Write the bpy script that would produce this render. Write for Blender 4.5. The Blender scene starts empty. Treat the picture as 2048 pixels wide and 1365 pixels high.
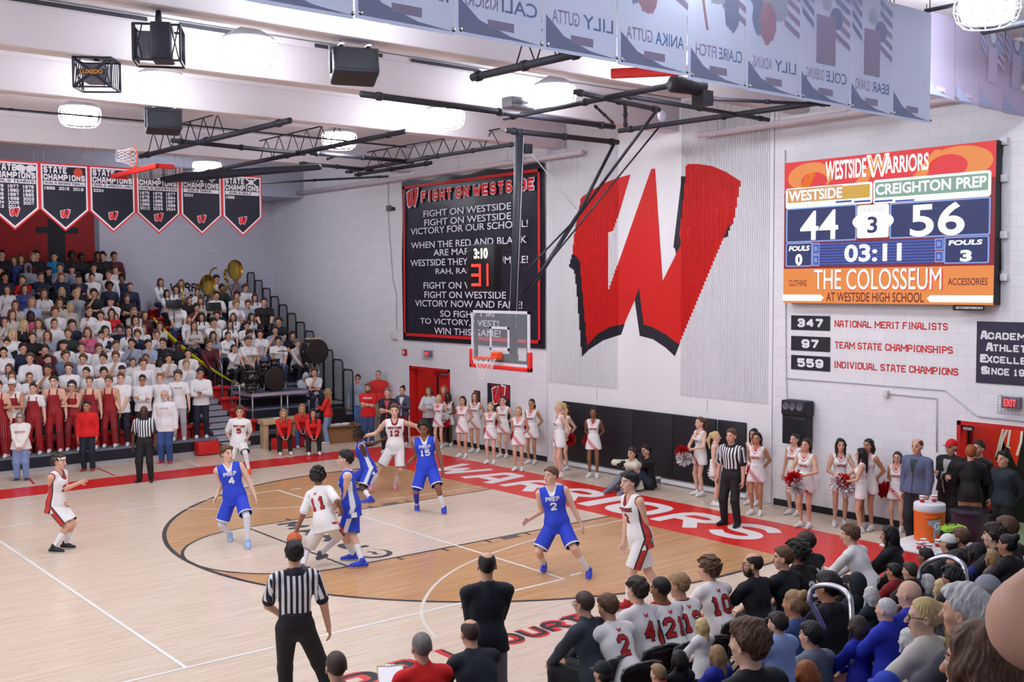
import bpy, bmesh, math, random
import numpy as np
from mathutils import Vector, Matrix
from mathutils.bvhtree import BVHTree
RNG = random.Random(7)
SC = bpy.context.scene
COL = SC.collection
PI = math.pi
# ------------------------------------------------------------------ camera
CW, CH = 2048, 1365
CAM_LOC = np.array([-14.4803, -8.9934, 4.4551])
YAW, PITCH, ROLL, FPX = 0.6849, -0.0512, -0.0041, 2156.1
def cam_axes():
    cy, sy, cp, sp = math.cos(YAW), math.sin(YAW), math.cos(PITCH), math.sin(PITCH)
    f = np.array([sy*cp, cy*cp, sp]); r = np.array([cy, -sy, 0.]); u = np.cross(r, f)
    c, s = math.cos(ROLL), math.sin(ROLL)
    return c*r+s*u, -s*r+c*u, f
CR, CU, CF = cam_axes()
cd = bpy.data.cameras.new('camera'); cam = bpy.data.objects.new('camera', cd); COL.objects.link(cam)
cd.sensor_width = 36.0; cd.lens = FPX/CW*36.0; cd.clip_start = 0.05; cd.clip_end = 200
M = Matrix([[CR[0], CU[0], -CF[0], CAM_LOC[0]], [CR[1], CU[1], -CF[1], CAM_LOC[1]], [CR[2], CU[2], -CF[2], CAM_LOC[2]], [0, 0, 0, 1]])
cam.matrix_world = M
SC.camera = cam
# measured points of the photograph turned into points of the room
def ray(px, py): return CF+(px-CW/2)/FPX*CR+(CH/2-py)/FPX*CU
def at(px, py, ax, val):
    d = ray(px, py); i = 'xyz'.index(ax); return CAM_LOC+d*((val-CAM_LOC[i])/d[i])
def at_depth(px, py, dep): return CAM_LOC+ray(px, py)*dep
def depth(p): return float((np.asarray(p)-CAM_LOC) @ CF)
# ------------------------------------------------------------------ world, exposure
def lin(c):
    return tuple(((x/255)/12.92 if x/255 <= 0.04045 else ((x/255+0.055)/1.055)**2.4) for x in c[:3])
W = bpy.data.worlds.new('world'); SC.world = W; W.use_nodes = True
bg = W.node_tree.nodes['Background']; bg.inputs[0].default_value = (0.78, 0.84, 1.0, 1); bg.inputs[1].default_value = 0.50
SC.view_settings.view_transform = 'Standard'; SC.view_settings.look = 'None'
SC.view_settings.exposure = 0.16; SC.view_settings.gamma = 1.0; SC.view_settings.use_curve_mapping = False
SC.cycles.max_bounces = 6; SC.cycles.diffuse_bounces = 3; SC.cycles.glossy_bounces = 3; SC.cycles.transmission_bounces = 4
SC.cycles.sample_clamp_indirect = 4.0
SC.cycles.use_denoising = True
LAMP_STRENGTH = 60.0
# ------------------------------------------------------------------ materials
MATS = {}
def mat(name, c, rough=0.6, metal=0.0, spec=0.4, emit=0.0, bump=0.0, bscale=60.0, var=0.0, alpha=1.0, trans=0.0, coat=0.0, sheen=0.0):
    if name in MATS: return MATS[name]
    m = bpy.data.materials.new(name); m.use_nodes = True; nt = m.node_tree; b = nt.nodes['Principled BSDF']
    col = lin(c)+(1,)
    b.inputs['Base Color'].default_value = col; b.inputs['Roughness'].default_value = rough; b.inputs['Metallic'].default_value = metal
    b.inputs['Specular IOR Level'].default_value = spec; b.inputs['Coat Weight'].default_value = coat
    if sheen: b.inputs['Sheen Weight'].default_value = sheen
    if emit: b.inputs['Emission Color'].default_value = col; b.inputs['Emission Strength'].default_value = emit
    if alpha < 1: b.inputs['Alpha'].default_value = alpha
    if trans: b.inputs['Transmission Weight'].default_value = trans
    if var or bump:
        tc = nt.nodes.new('ShaderNodeTexCoord'); nz = nt.nodes.new('ShaderNodeTexNoise'); nz.inputs['Scale'].default_value = bscale; nz.inputs['Detail'].default_value = 4
        nt.links.new(tc.outputs['Object'], nz.inputs['Vector'])
        if var:
            mx = nt.nodes.new('ShaderNodeMixRGB'); mx.blend_type = 'MULTIPLY'; mx.inputs[0].default_value = 1; mx.inputs[1].default_value = col
            cr = nt.nodes.new('ShaderNodeValToRGB'); cr.color_ramp.elements[0].position = .3; cr.color_ramp.elements[1].position = .7
            cr.color_ramp.elements[0].color = (1-var, 1-var, 1-var, 1); cr.color_ramp.elements[1].color = (1, 1, 1, 1)
            nt.links.new(nz.outputs['Fac'], cr.inputs[0]); nt.links.new(cr.outputs[0], mx.inputs[2]); nt.links.new(mx.outputs[0], b.inputs['Base Color'])
        if bump:
            bp = nt.nodes.new('ShaderNodeBump'); bp.inputs['Strength'].default_value = bump; bp.inputs['Distance'].default_value = .02
            nt.links.new(nz.outputs['Fac'], bp.inputs['Height']); nt.links.new(bp.outputs[0], b.inputs['Normal'])
    MATS[name] = m; return m
def attr_stripes(name, c1, c2, period, duty=.5, rough=.7):
    # stripes woven into cloth: they follow the garment's own across-coordinate
    if name in MATS: return MATS[name]
    m = bpy.data.materials.new(name); m.use_nodes = True; nt = m.node_tree; b = nt.nodes['Principled BSDF']; b.inputs['Roughness'].default_value = rough
    a = nt.nodes.new('ShaderNodeAttribute'); a.attribute_name = 'su'
    d = nt.nodes.new('ShaderNodeMath'); d.operation = 'DIVIDE'; d.inputs[1].default_value = period
    f = nt.nodes.new('ShaderNodeMath'); f.operation = 'FRACT'; g = nt.nodes.new('ShaderNodeMath'); g.operation = 'GREATER_THAN'; g.inputs[1].default_value = duty
    mx = nt.nodes.new('ShaderNodeMixRGB'); mx.inputs[1].default_value = lin(c1)+(1,); mx.inputs[2].default_value = lin(c2)+(1,)
    L = nt.links.new; L(a.outputs['Fac'], d.inputs[0]); L(d.outputs[0], f.inputs[0]); L(f.outputs[0], g.inputs[0]); L(g.outputs[0], mx.inputs[0]); L(mx.outputs[0], b.inputs['Base Color'])
    MATS[name] = m; return m
def garment(name, base, trim, side, edge, tw=.019, inner=.62):
    if name in MATS: return MATS[name]
    m = bpy.data.materials.new(name); m.use_nodes = True; nt = m.node_tree; b = nt.nodes['Principled BSDF']; b.inputs['Roughness'].default_value = .75; L = nt.links.new
    def less(attr, v): a = nt.nodes.new('ShaderNodeAttribute'); a.attribute_name = attr; c = nt.nodes.new('ShaderNodeMath'); c.operation = 'LESS_THAN'; c.inputs[1].default_value = v; L(a.outputs['Fac'], c.inputs[0]); return c.outputs[0]
    prev = None
    for col, fac in ((edge, less('sa', 1.0)), (side, less('sa', inner)), (trim, less('tq', tw))):
        mx = nt.nodes.new('ShaderNodeMixRGB'); mx.inputs[2].default_value = lin(col)+(1,); L(fac, mx.inputs[0])
        if prev is None: mx.inputs[1].default_value = lin(base)+(1,)
        else: L(prev, mx.inputs[1])
        prev = mx.outputs[0]
    L(prev, b.inputs['Base Color']); MATS[name] = m; return m
def fattr(o, name, v): a = o.data.attributes.new(name, 'FLOAT', 'POINT'); a.data.foreach_set('value', np.ascontiguousarray(v, np.float32))
def hair_mat(name, c, c2=None):
    if name in MATS: return MATS[name]
    m = bpy.data.materials.new(name); m.use_nodes = True; nt = m.node_tree; b = nt.nodes['Principled BSDF']; b.inputs['Roughness'].default_value = .5
    b.inputs['Specular IOR Level'].default_value = .35
    tc = nt.nodes.new('ShaderNodeAttribute'); tc.attribute_name = 'comb'; mp = nt.nodes.new('ShaderNodeMapping'); mp.inputs['Scale'].default_value = (26, 22, 22)
    nz = nt.nodes.new('ShaderNodeTexNoise'); nz.inputs['Scale'].default_value = 1; nz.inputs['Detail'].default_value = 3
    cr = nt.nodes.new('ShaderNodeValToRGB'); cr.color_ramp.elements[0].position = .3; cr.color_ramp.elements[1].position = .72
    c1 = lin(c); k = lin(c2) if c2 else tuple(min(1, x*1.9+.004) for x in c1)
    cr.color_ramp.elements[0].color = tuple(x*.5 for x in c1)+(1,); cr.color_ramp.elements[1].color = k+(1,)
    bp = nt.nodes.new('ShaderNodeBump'); bp.inputs['Strength'].default_value = .35; bp.inputs['Distance'].default_value = .006
    L = nt.links.new; L(tc.outputs['Vector'], mp.inputs[0]); L(mp.outputs[0], nz.inputs['Vector']); L(nz.outputs['Fac'], cr.inputs[0]); L(cr.outputs[0], b.inputs['Base Color'])
    L(nz.outputs['Fac'], bp.inputs['Height']); L(bp.outputs[0], b.inputs['Normal'])
    MATS[name] = m; return m
def C(r, g, b, rough=.75, **k): return mat('m_%d_%d_%d_%d' % (r, g, b, int(rough*100)), (r, g, b), rough, **k)
# ------------------------------------------------------------------ objects
def tag(o, label=None, cat=None, group=None, kind=None):
    if label: o['label'] = label
    if cat: o['category'] = cat
    if group: o['group'] = group
    if kind: o['kind'] = kind
    return o
def empty(name, loc, label, cat, group=None, rz=0.0):
    o = bpy.data.objects.new(name, None); COL.objects.link(o); o.location = tuple(loc); o.rotation_euler = (0, 0, rz)
    o.empty_display_size = .1
    return tag(o, label, cat, group)
def link(name, me, parent=None, mats=()):
    o = bpy.data.objects.new(name, me); COL.objects.link(o)
    for m in mats: me.materials.append(m)
    if parent is not None: o.parent = parent
    return o
def pymesh(name, V, F, smooth=False, midx=None):
    me = bpy.data.meshes.new(name); me.from_pydata([tuple(v) for v in V], [], F); me.update()
    if smooth: me.polygons.foreach_set('use_smooth', [True]*len(F))
    if midx is not None: me.polygons.foreach_set('material_index', midx)
    return me
class MB:
    """collects shapes into one mesh"""
    def __init__(s): s.V = []; s.F = []; s.S = []; s.I = []; s.mi = 0
    def add(s, V, F, smooth=False):
        n = len(s.V); s.V += [tuple(map(float, v)) for v in V]; s.F += [[i+n for i in f] for f in F]; s.S += [smooth]*len(F); s.I += [s.mi]*len(F); return s
    def box(s, lo, hi, bev=0.0):
        x0, y0, z0 = lo; x1, y1, z1 = hi
        if bev > 0:
            b = bev; V = []; 
            bm = bmesh.new(); bmesh.ops.create_cube(bm, size=1)
            for v in bm.verts: v.co = Vector((x0+(v.co.x+.5)*(x1-x0), y0+(v.co.y+.5)*(y1-y0), z0+(v.co.z+.5)*(z1-z0)))
            bmesh.ops.bevel(bm, geom=bm.edges[:], offset=b, segments=2, affect='EDGES', profile=.5)
            bm.verts.index_update(); s.add([v.co[:] for v in bm.verts], [[v.index for v in f.verts] for f in bm.faces], True); bm.free(); return s
        V = [(x0, y0, z0), (x1, y0, z0), (x1, y1, z0), (x0, y1, z0), (x0, y0, z1), (x1, y0, z1), (x1, y1, z1), (x0, y1, z1)]
        return s.add(V, [[0, 3, 2, 1], [4, 5, 6, 7], [0, 1, 5, 4], [1, 2, 6, 5], [2, 3, 7, 6], [3, 0, 4, 7]])
    def tube(s, pts, r, n=10, cap=True, closed=False):
        P = [np.asarray(p, float) for p in pts]; R = r if isinstance(r, (list, tuple)) else [r]*len(P); V = []; F = []
        m = len(P); prev = None
        for i in range(m):
            if closed: t = P[(i+1) % m]-P[i-1]
            else: t = P[min(i+1, m-1)]-P[max(i-1, 0)]
            t = t/(np.linalg.norm(t)+1e-12)
            if prev is None:
                a = np.array([0, 0, 1.]) if abs(t[2]) < .9 else np.array([1., 0, 0])
            else: a = prev
            u = a-t*(a@t); u /= np.linalg.norm(u)+1e-12; v = np.cross(t, u); prev = u
            for k in range(n):
                an = 2*PI*k/n; V.append(P[i]+R[i]*(math.cos(an)*u+math.sin(an)*v))
        for i in range(m if closed else m-1):
            j = (i+1) % m
            for k in range(n):
                F.append([i*n+k, i*n+(k+1) % n, j*n+(k+1) % n, j*n+k])
        if cap and not closed: F.append(list(range(n))[::-1]); F.append([(m-1)*n+k for k in range(n)])
        return s.add(V, F, True)
    def lathe(s, prof, c=(0, 0, 0), n=24, axis='z'):
        V = []; F = []; m = len(prof)
        for r, z in prof:
            for k in range(n):
                a = 2*PI*k/n; p = (r*math.cos(a), r*math.sin(a), z)
                if axis == 'x': p = (z, r*math.cos(a), r*math.sin(a))
                if axis == 'y': p = (r*math.sin(a), z, r*math.cos(a))
                V.append((p[0]+c[0], p[1]+c[1], p[2]+c[2]))
        for i in range(m-1):
            for k in range(n): F.append([i*n+k, i*n+(k+1) % n, (i+1)*n+(k+1) % n, (i+1)*n+k])
        if prof[0][0] > 1e-6: F.append(list(range(n))[::-1])
        if prof[-1][0] > 1e-6: F.append([(m-1)*n+k for k in range(n)])
        return s.add(V, F, True)
    def sphere(s, c, r, n=12, m=8, sc=(1, 1, 1)):
        prof = [(max(math.sin(PI*i/m), 1e-4)*r, -math.cos(PI*i/m)*r) for i in range(m+1)]
        k = len(s.V); s.lathe(prof, (0, 0, 0), n)
        for i in range(k, len(s.V)):
            v = s.V[i]; s.V[i] = (v[0]*sc[0]+c[0], v[1]*sc[1]+c[1], v[2]*sc[2]+c[2])
        return s
    def xf(s, M):
        s.V = [tuple(M @ Vector(v)) for v in s.V]; return s
    def build(s, name, m, parent=None):
        me = bpy.data.meshes.new(name); me.from_pydata(s.V, [], s.F); me.update()
        me.polygons.foreach_set('use_smooth', s.S); me.polygons.foreach_set('material_index', s.I)
        o = link(name, me, parent, m if isinstance(m, (list, tuple)) else (m,))
        return o
def recenter(o, loc):
    """move an object's origin to loc without moving its shape"""
    d = np.asarray(loc, float); n = len(o.data.vertices); a = np.empty(n*3); o.data.vertices.foreach_get('co', a)
    a = a.reshape(-1, 3)-d; o.data.vertices.foreach_set('co', a.ravel()); o.data.update(); o.location = tuple(d)
    return o
def struct(name, mb, m): return tag(mb.build(name, m), kind='structure')
# ------------------------------------------------------------------ flat lettering and marks
class Frame:
    def __init__(s, O, U, V): s.O = np.asarray(O, float); s.U = np.asarray(U, float); s.V = np.asarray(V, float); s.N = np.cross(s.U, s.V)
    def p(s, u, v, n=0.0): return s.O+s.U*u+s.V*v+s.N*n
TXT = {}
def text_geo(txt, bold=0.02, res=5):
    key = (txt, bold, res)
    if key in TXT: return TXT[key]
    cu = bpy.data.curves.new('lettering', 'FONT'); cu.body = txt; cu.offset = bold; cu.resolution_u = res; cu.fill_mode = 'FRONT'
    o = bpy.data.objects.new('lettering', cu); COL.objects.link(o); dg = bpy.context.evaluated_depsgraph_get(); dg.update()
    me = o.evaluated_get(dg).to_mesh()
    n = len(me.vertices); a = np.empty(n*3); me.vertices.foreach_get('co', a); a = a.reshape(-1, 3)[:, :2]
    F = [list(p.vertices) for p in me.polygons]
    o.evaluated_get(dg).to_mesh_clear(); bpy.data.objects.remove(o); bpy.data.curves.remove(cu)
    lo = a.min(0); hi = a.max(0); TXT[key] = ((a-lo)/(hi-lo), F, (hi-lo)); return TXT[key]
# block lettering drawn with strokes on a 4 x 6 grid (varsity style, optional slab serifs)
O8 = '03 05 16 36 45 41 30 10 01 03'
STK = {'A': '00 16 / 36 40 / 16 36 / 0.62 3.42', 'B': '00 06 36 45 44 33 03 / 33 42 41 30 00', 'C': '44 45 36 16 05 01 10 30 41 42', 'D': '00 06 36 45 41 30 00', 'E': '40 00 06 46 / 03 33', 'F': '00 06 46 / 03 33', 'G': '44 45 36 16 05 01 10 30 41 43 23',
 'H': '00 06 / 40 46 / 03 43', 'I': '20 26', 'J': '46 41 30 10 01 02', 'K': '00 06 / 46 02.6 / 13.4 40', 'L': '06 00 40', 'M': '00 06 / 06 22 / 22 46 / 46 40', 'N': '00 06 / 06 40 / 40 46', 'O': O8, 'P': '00 06 36 45 43.5 32.7 02.7', 'Q': O8+' / 22 40', 'R': '00 06 36 45 44 33 03 / 23 40',
 'S': '45 36 16 05 04 13 33 42 41 30 10 01', 'T': '06 46 / 26 20', 'U': '06 01 10 30 41 46', 'V': '06 1.80 / 2.20 46', 'W': '06 10 / 10 24 / 24 30 / 30 46', 'X': '00 46 / 06 40', 'Y': '06 23 46 / 23 20', 'Z': '06 46 00 40',
 '0': O8, '1': '14.6 26 20 / 0.80 3.20', '2': '04.5 05 16 36 45 43.8 00 40', '3': '05 16 36 45 44 33 13 / 33 42 41 30 10 01', '4': '36 02 42 / 30 36', '5': '46 06 03.6 33.6 42.6 41 30 10 01', '6': '45 36 16 05 01 10 30 41 42.6 33.4 03.4', '7': '06 46 1.50', '8': '13 04 05 16 36 45 44 33 13 02 01 10 30 41 42 33', '9': '01 10 30 41 45 36 16 05 03.4 12.6 42.6'}
SERIF = {'A': '00 40', 'F': '00', 'H': '00 40 06 46', 'I': '20 26', 'K': '00 40 06 46', 'M': '00 40 06 46', 'N': '00 06 46', 'P': '00', 'R': '00 40', 'T': '20', 'W': '06 46', 'V': '06 46', 'Y': '20 06 46', 'X': '00 40 06 46', 'U': '06 46'}
def pt2(t):
    # 'xy' with one digit each, or decimals such as '3.42' read as x=3.4 y=2 and '02.6' read as x=0 y=2.6
    if len(t) == 2: return (float(t[0]), float(t[1]))
    return (float(t[:3]), float(t[3:])) if t[1] == '.' else (float(t[0]), float(t[1:]))
def slab_geo(txt, wt=1.0, serif=True, rnd=False):
    key = ('slab', txt, wt, serif, rnd)
    if key in TXT: return TXT[key]
    V = []; F = []; x0 = 0.0; hw = .5*wt
    def quad(a, b, w):
        a = np.array(a, float); b = np.array(b, float); d = b-a; L = np.linalg.norm(d)
        if L < 1e-6: return
        d /= L; n = np.array([-d[1], d[0]])*w; e = d*w*.42; k = len(V); V.extend([tuple(a-e-n), tuple(b+e-n), tuple(b+e+n), tuple(a-e+n)]); F.append([k, k+1, k+2, k+3])
    for ch in txt:
        if ch == ' ': x0 += 2.6; continue
        sc = 1.35 if ch in 'WM' else .45 if ch == 'I' and not serif else .5 if ch == 'I' else .8 if ch == '1' else 1.0
        if ch in STK:
            for st in STK[ch].split('/'):
                P = [pt2(t) for t in st.split()]
                if rnd and len(P) > 3:
                    for _ in range(2):
                        Q = [P[0]]
                        for a, b in zip(P[:-1], P[1:]): Q += [(a[0]*.75+b[0]*.25, a[1]*.75+b[1]*.25), (a[0]*.25+b[0]*.75, a[1]*.25+b[1]*.75)]
                        P = Q+[P[-1]] if P[0] != P[-1] else Q[1:]+[Q[1]]
                P = [((x-2)*sc+2*sc+x0, .5*wt+y*(6-wt)/6) for x, y in P]
                for a, b in zip(P[:-1], P[1:]): quad(a, b, hw)
            if serif:
                for t in SERIF.get(ch, '').split(): x, y = pt2(t); y = .36 if y < 3 else 5.64; quad((x*sc+x0-.62, y), (x*sc+x0+.62, y), .36)
        else:
            if ch in ':!.,': 
                for y in ((1.4, 3.8) if ch == ':' else (.6,)): quad((x0+.6, y), (x0+1.4, y), .55)
                if ch == '!': quad((x0+1, 2.2), (x0+1, 5.6), .5)
            sc = .4
        x0 += 4*sc+1.5*(wt if wt > 1 else 1)
    a = np.array(V); lo = a.min(0); hi = a.max(0); TXT[key] = ((a-lo)/(hi-lo), F, (hi-lo)); return TXT[key]
class Flat:
    """flat marks lying on one surface, collected as one mesh with several inks"""
    def __init__(s, frame): s.f = frame; s.V = []; s.F = []; s.I = []; s.mats = []
    def mi(s, m):
        if m not in s.mats: s.mats.append(m)
        return s.mats.index(m)
    def raw(s, P2, F, m, n):
        k = len(s.V); s.V += [s.f.p(u, v, n) for u, v in P2]; s.F += [[i+k for i in f] for f in F]; s.I += [s.mi(m)]*len(F); return s
    def poly(s, pts, m, n=.002): return s.raw(pts, [list(range(len(pts)))], m, n)
    def rect(s, u0, v0, u1, v1, m, n=.002): return s.poly([(u0, v0), (u1, v0), (u1, v1), (u0, v1)], m, n)
    def line(s, pts, w, m, n=.002, closed=False):
        P = [np.array(p, float) for p in pts]; L = len(P); A = []; B = []
        for i in range(L):
            t = (P[(i+1) % L]-P[i-1]) if closed else P[min(i+1, L-1)]-P[max(i-1, 0)]
            t = t/np.linalg.norm(t); q = np.array([-t[1], t[0]])*w/2; A.append(P[i]+q); B.append(P[i]-q)
        F = [[i, L+i, L+(i+1) % L, (i+1) % L] for i in range(L if closed else L-1)]
        return s.raw(A+B, F, m, n)
    def disc(s, u, v, r, m, n=.002, k=28, r2=None): return s.poly([(u+r*math.cos(2*PI*i/k), v+(r2 or r)*math.sin(2*PI*i/k)) for i in range(k)], m, n)
    def rrect(s, u0, v0, u1, v1, r, m, n=.002):
        P = []
        for cx, cy, a in ((u1-r, v1-r, 0), (u0+r, v1-r, 90), (u0+r, v0+r, 180), (u1-r, v0+r, 270)):
            for i in range(5): t = math.radians(a+i*22.5); P.append((cx+r*math.cos(t), cy+r*math.sin(t)))
        return s.poly(P, m, n)
    def text(s, txt, u0, v0, u1, v1, m, n=.003, bold=.02, flip=False, skew=0.0):
        a, F, _ = text_geo(txt, bold)
        P = [((u0+(u1-u0)*((1-x) if flip else x))+skew*(y-.5)*(v1-v0), v0+(v1-v0)*y) for x, y in a]
        return s.raw(P, F, m, n)
    def slab(s, txt, u0, v0, u1, v1, m, n=.003, wt=1.0, serif=True, rnd=False):
        a, F, _ = slab_geo(txt, wt, serif, rnd); P = [(u0+(u1-u0)*x, v0+(v1-v0)*y) for x, y in a]
        for i, f in enumerate(F): k = len(s.V); s.V += [s.f.p(P[j][0], P[j][1], n+i*6e-6) for j in f]; s.F.append([k, k+1, k+2, k+3]); s.I.append(s.mi(m))
        return s
    def build(s, name, parent=None, origin=None):
        me = pymesh(name, s.V, s.F, False, s.I)
        o = link(name, me, None, s.mats)
        if parent is not None: o.parent = parent
        return o
# ------------------------------------------------------------------ room shell
XW, YB, ZC, ZB = 3.35, 26.3, 8.5, 7.8       # end wall, back wall, ceiling, beam undersides
YC = 7.62
def maple():
    m = bpy.data.materials.new('maple'); m.use_nodes = True; nt = m.node_tree; b = nt.nodes['Principled BSDF']; L = nt.links.new
    tc = nt.nodes.new('ShaderNodeTexCoord'); br = nt.nodes.new('ShaderNodeTexBrick'); br.inputs['Scale'].default_value = 1
    br.inputs['Color1'].default_value = lin((230, 212, 195))+(1,); br.inputs['Color2'].default_value = lin((220, 199, 179))+(1,); br.inputs['Mortar'].default_value = lin((200, 176, 154))+(1,)
    br.inputs['Mortar Size'].default_value = .0012; br.inputs['Brick Width'].default_value = 1.1; br.inputs['Row Height'].default_value = .057; br.inputs['Bias'].default_value = -.1
    mp = nt.nodes.new('ShaderNodeMapping'); mp.inputs['Scale'].default_value = (.9, 14, 1); nz = nt.nodes.new('ShaderNodeTexNoise'); nz.inputs['Scale'].default_value = 1.6; nz.inputs['Detail'].default_value = 5
    cr = nt.nodes.new('ShaderNodeValToRGB'); cr.color_ramp.elements[0].position = .28; cr.color_ramp.elements[0].color = (.89, .85, .81, 1); cr.color_ramp.elements[1].position = .55; cr.color_ramp.elements[1].color = (1, 1, 1, 1)
    mx = nt.nodes.new('ShaderNodeMixRGB'); mx.blend_type = 'MULTIPLY'; mx.inputs[0].default_value = 1
    L(tc.outputs['Object'], br.inputs['Vector']); L(tc.outputs['Object'], mp.inputs[0]); L(mp.outputs[0], nz.inputs['Vector']); L(nz.outputs['Fac'], cr.inputs[0])
    L(br.outputs['Color'], mx.inputs[1]); L(cr.outputs[0], mx.inputs[2]); L(mx.outputs[0], b.inputs['Base Color'])
    b.inputs['Roughness'].default_value = .24; b.inputs['Specular IOR Level'].default_value = .4
    MATS['maple'] = m; return m
def stained():
    m = maple_m.copy(); m.name = 'maple_stained'; 
    for n in m.node_tree.nodes:
        if n.type == 'TEX_BRICK':
            n.inputs['Color1'].default_value = lin((206, 160, 112))+(1,); n.inputs['Color2'].default_value = lin((190, 142, 96))+(1,); n.inputs['Mortar'].default_value = lin((160, 112, 72))+(1,)
    return m
def block_wall(name, c, ax):
    m = bpy.data.materials.new(name); m.use_nodes = True; nt = m.node_tree; b = nt.nodes['Principled BSDF']; L = nt.links.new
    tc = nt.nodes.new('ShaderNodeTexCoord'); sp = nt.nodes.new('ShaderNodeSeparateXYZ'); cb = nt.nodes.new('ShaderNodeCombineXYZ'); L(tc.outputs['Object'], sp.inputs[0])
    L(sp.outputs[ax], cb.inputs[0]); L(sp.outputs['Z'], cb.inputs[1])
    br = nt.nodes.new('ShaderNodeTexBrick'); br.inputs['Scale'].default_value = 1; br.inputs['Brick Width'].default_value = .4; br.inputs['Row Height'].default_value = .2; br.inputs['Mortar Size'].default_value = .005
    k = lin(c); br.inputs['Color1'].default_value = k+(1,); br.inputs['Color2'].default_value = tuple(x*.96 for x in k)+(1,); br.inputs['Mortar'].default_value = tuple(x*.86 for x in k)+(1,)
    L(cb.outputs[0], br.inputs['Vector']); L(br.outputs['Color'], b.inputs['Base Color']); b.inputs['Roughness'].default_value = .55
    bp = nt.nodes.new('ShaderNodeBump'); bp.inputs['Strength'].default_value = .25; bp.inputs['Distance'].default_value = .01; bp.invert = True
    L(br.outputs['Fac'], bp.inputs['Height']); L(bp.outputs[0], b.inputs['Normal']); return m
maple_m = maple(); stain_m = stained()
white_block = block_wall('white_block', (236, 236, 242), 'Y'); back_block = block_wall('back_block', (212, 212, 228), 'X')
WHITE = mat('white_paint', (238, 238, 243), .6); CEIL = mat('ceiling_paint', (232, 232, 238), .7, var=.05, bscale=.8); BEAMM = mat('beam_paint', (228, 223, 230), .65, var=.05, bscale=1.2)
RED = mat('court_red', (216, 36, 34), .3); LINEW = mat('line_white', (240, 238, 238), .35); LINEK = mat('line_black', (38, 38, 44), .35); RED2 = mat('trim_red', (196, 24, 24), .5)
BLK = mat('black_paint', (24, 24, 30), .5); INK = mat('ink_black', (30, 30, 40), .6); INKW = mat('ink_white', (238, 238, 244), .6); INKR = mat('ink_red', (205, 28, 36), .6)
STEELB = mat('black_steel', (34, 35, 46), .6, .0); CHROME = mat('steel_tube', (190, 192, 200), .25, .9); GALV = mat('galvanised', (150, 154, 164), .45, .6); GREYP = mat('grey_paint', (150, 152, 160), .55)
# floor
fl = struct('floor', MB().box((-30, -12, -.1), (XW+4, YB+.2, 0)), maple_m)
FF = Frame((0, 0, 0), (1, 0, 0), (0, 1, 0))
def fpt(px, py): p = at(px, py, 'z', 0); return (p[0], p[1])
g = Flat(FF)
arc = [(-1.6-6.02*math.sin(t), YC+6.02*math.cos(t)) for t in np.linspace(0, PI, 90)]
g.poly([(0, YC+6.02)]+arc+[(0, YC-6.02)], stain_m, .0010)
ft = [(-5.79-1.83*math.sin(t), YC+1.83*math.cos(t)) for t in np.linspace(0, PI, 50)]
g.poly([(0, YC+1.83)]+ft+[(0, YC-1.83)], maple_m, .0016)
g.line([(0, YC+6.02)]+arc+[(0, YC-6.02)], .075, LINEK, .0022)
g.line([(0, YC+1.83)]+ft+[(0, YC-1.83)], .055, LINEK, .0024)
g.line([(-5.79, YC+1.83), (-5.79, YC-1.83)], .05, LINEK, .0026)
for s in (1, -1):
    for x in (-2.15, -3.05, -3.97, -4.88): g.line([(x, YC+s*1.83), (x, YC+s*2.03)], .05, LINEK, .0026)
    g.rect(-2.75, YC+s*1.93-.1, -2.35, YC+s*1.93+.1, mat('lane_block', (92, 88, 88), .4), .0026)
g.build('lane_marking', fl)
g = Flat(FF)
g.line([(-22, 3.04), (-3.65, 3.04)], .05, LINEW, .0034); g.line([(-22, 12.39), (-3.65, 12.39)], .05, LINEW, .0034)
g.line([(-3.65, 3.015), (-3.65, 12.415)], .05, LINEW, .0036); g.line([(-9.6, 3.015), (-9.6, 12.415)], .05, LINEW, .0036)
CREAM = mat('line_cream', (226, 214, 202), .35)
n1 = [(0.0, 5.39), (-1.33, 5.37), (-2.19, 5.30), (-3.3, 5.06), (-4.35, 4.70), (-5.25, 4.14), (-5.97, 3.45), (-6.45, 2.8), (-6.75, 2.0)]
for _ in range(3): n1 = [n1[0]]+[q for a, b in zip(n1[:-1], n1[1:]) for q in ((a[0]*.75+b[0]*.25, a[1]*.75+b[1]*.25), (a[0]*.25+b[0]*.75, a[1]*.25+b[1]*.75))]+[n1[-1]]
g.line(n1, .05, CREAM, .0030); g.line([(x, 2*YC-y) for x, y in n1], .05, CREAM, .0030)
for q in ((590, 979), (1150, 1150)): p = fpt(*q); g.rect(p[0]-.1, p[1]-.03, p[0]+.14, p[1]+.03, LINEW, .0036)
g.build('volleyball_marking', fl)
g = Flat(FF)
g.rect(0, -1.1, 2.0, 16.42, RED, .0012); g.rect(-30, 15.3, 0, 16.42, RED, .0012); pass
for q in (((195, 937), (230, 952)), ((28*2, 955), (68, 969)), ((640, 905), (672, 912))):
    a, b = fpt(*q[0]), fpt(*q[1]); g.line([a, b], .05, RED, .002)
a, b = fpt(365, 920), fpt(400, 933); g.line([a, b], .05, LINEW, .002)
g.build('red_border', fl)
FW = Frame((0, 0, 0), (0, -1, 0), (1, 0, 0))
g = Flat(FW)
word = 'WARRIORS'; y0 = -12.62; step = (12.55-2.75)/8
wid = [1.28, 1.18, 1.12, 1.12, .36, 1.2, 1.12, 1.05]; tot = sum(wid); gap = (9.85-tot)/7; u = y0
for ch, w_ in zip(word, wid):
    g.slab(ch, u, .34, u+w_, 1.62, LINEW, .002, 1.25, False, True); u += w_+gap
g.build('baseline_lettering', fl)
g = Flat(FF)
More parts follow.
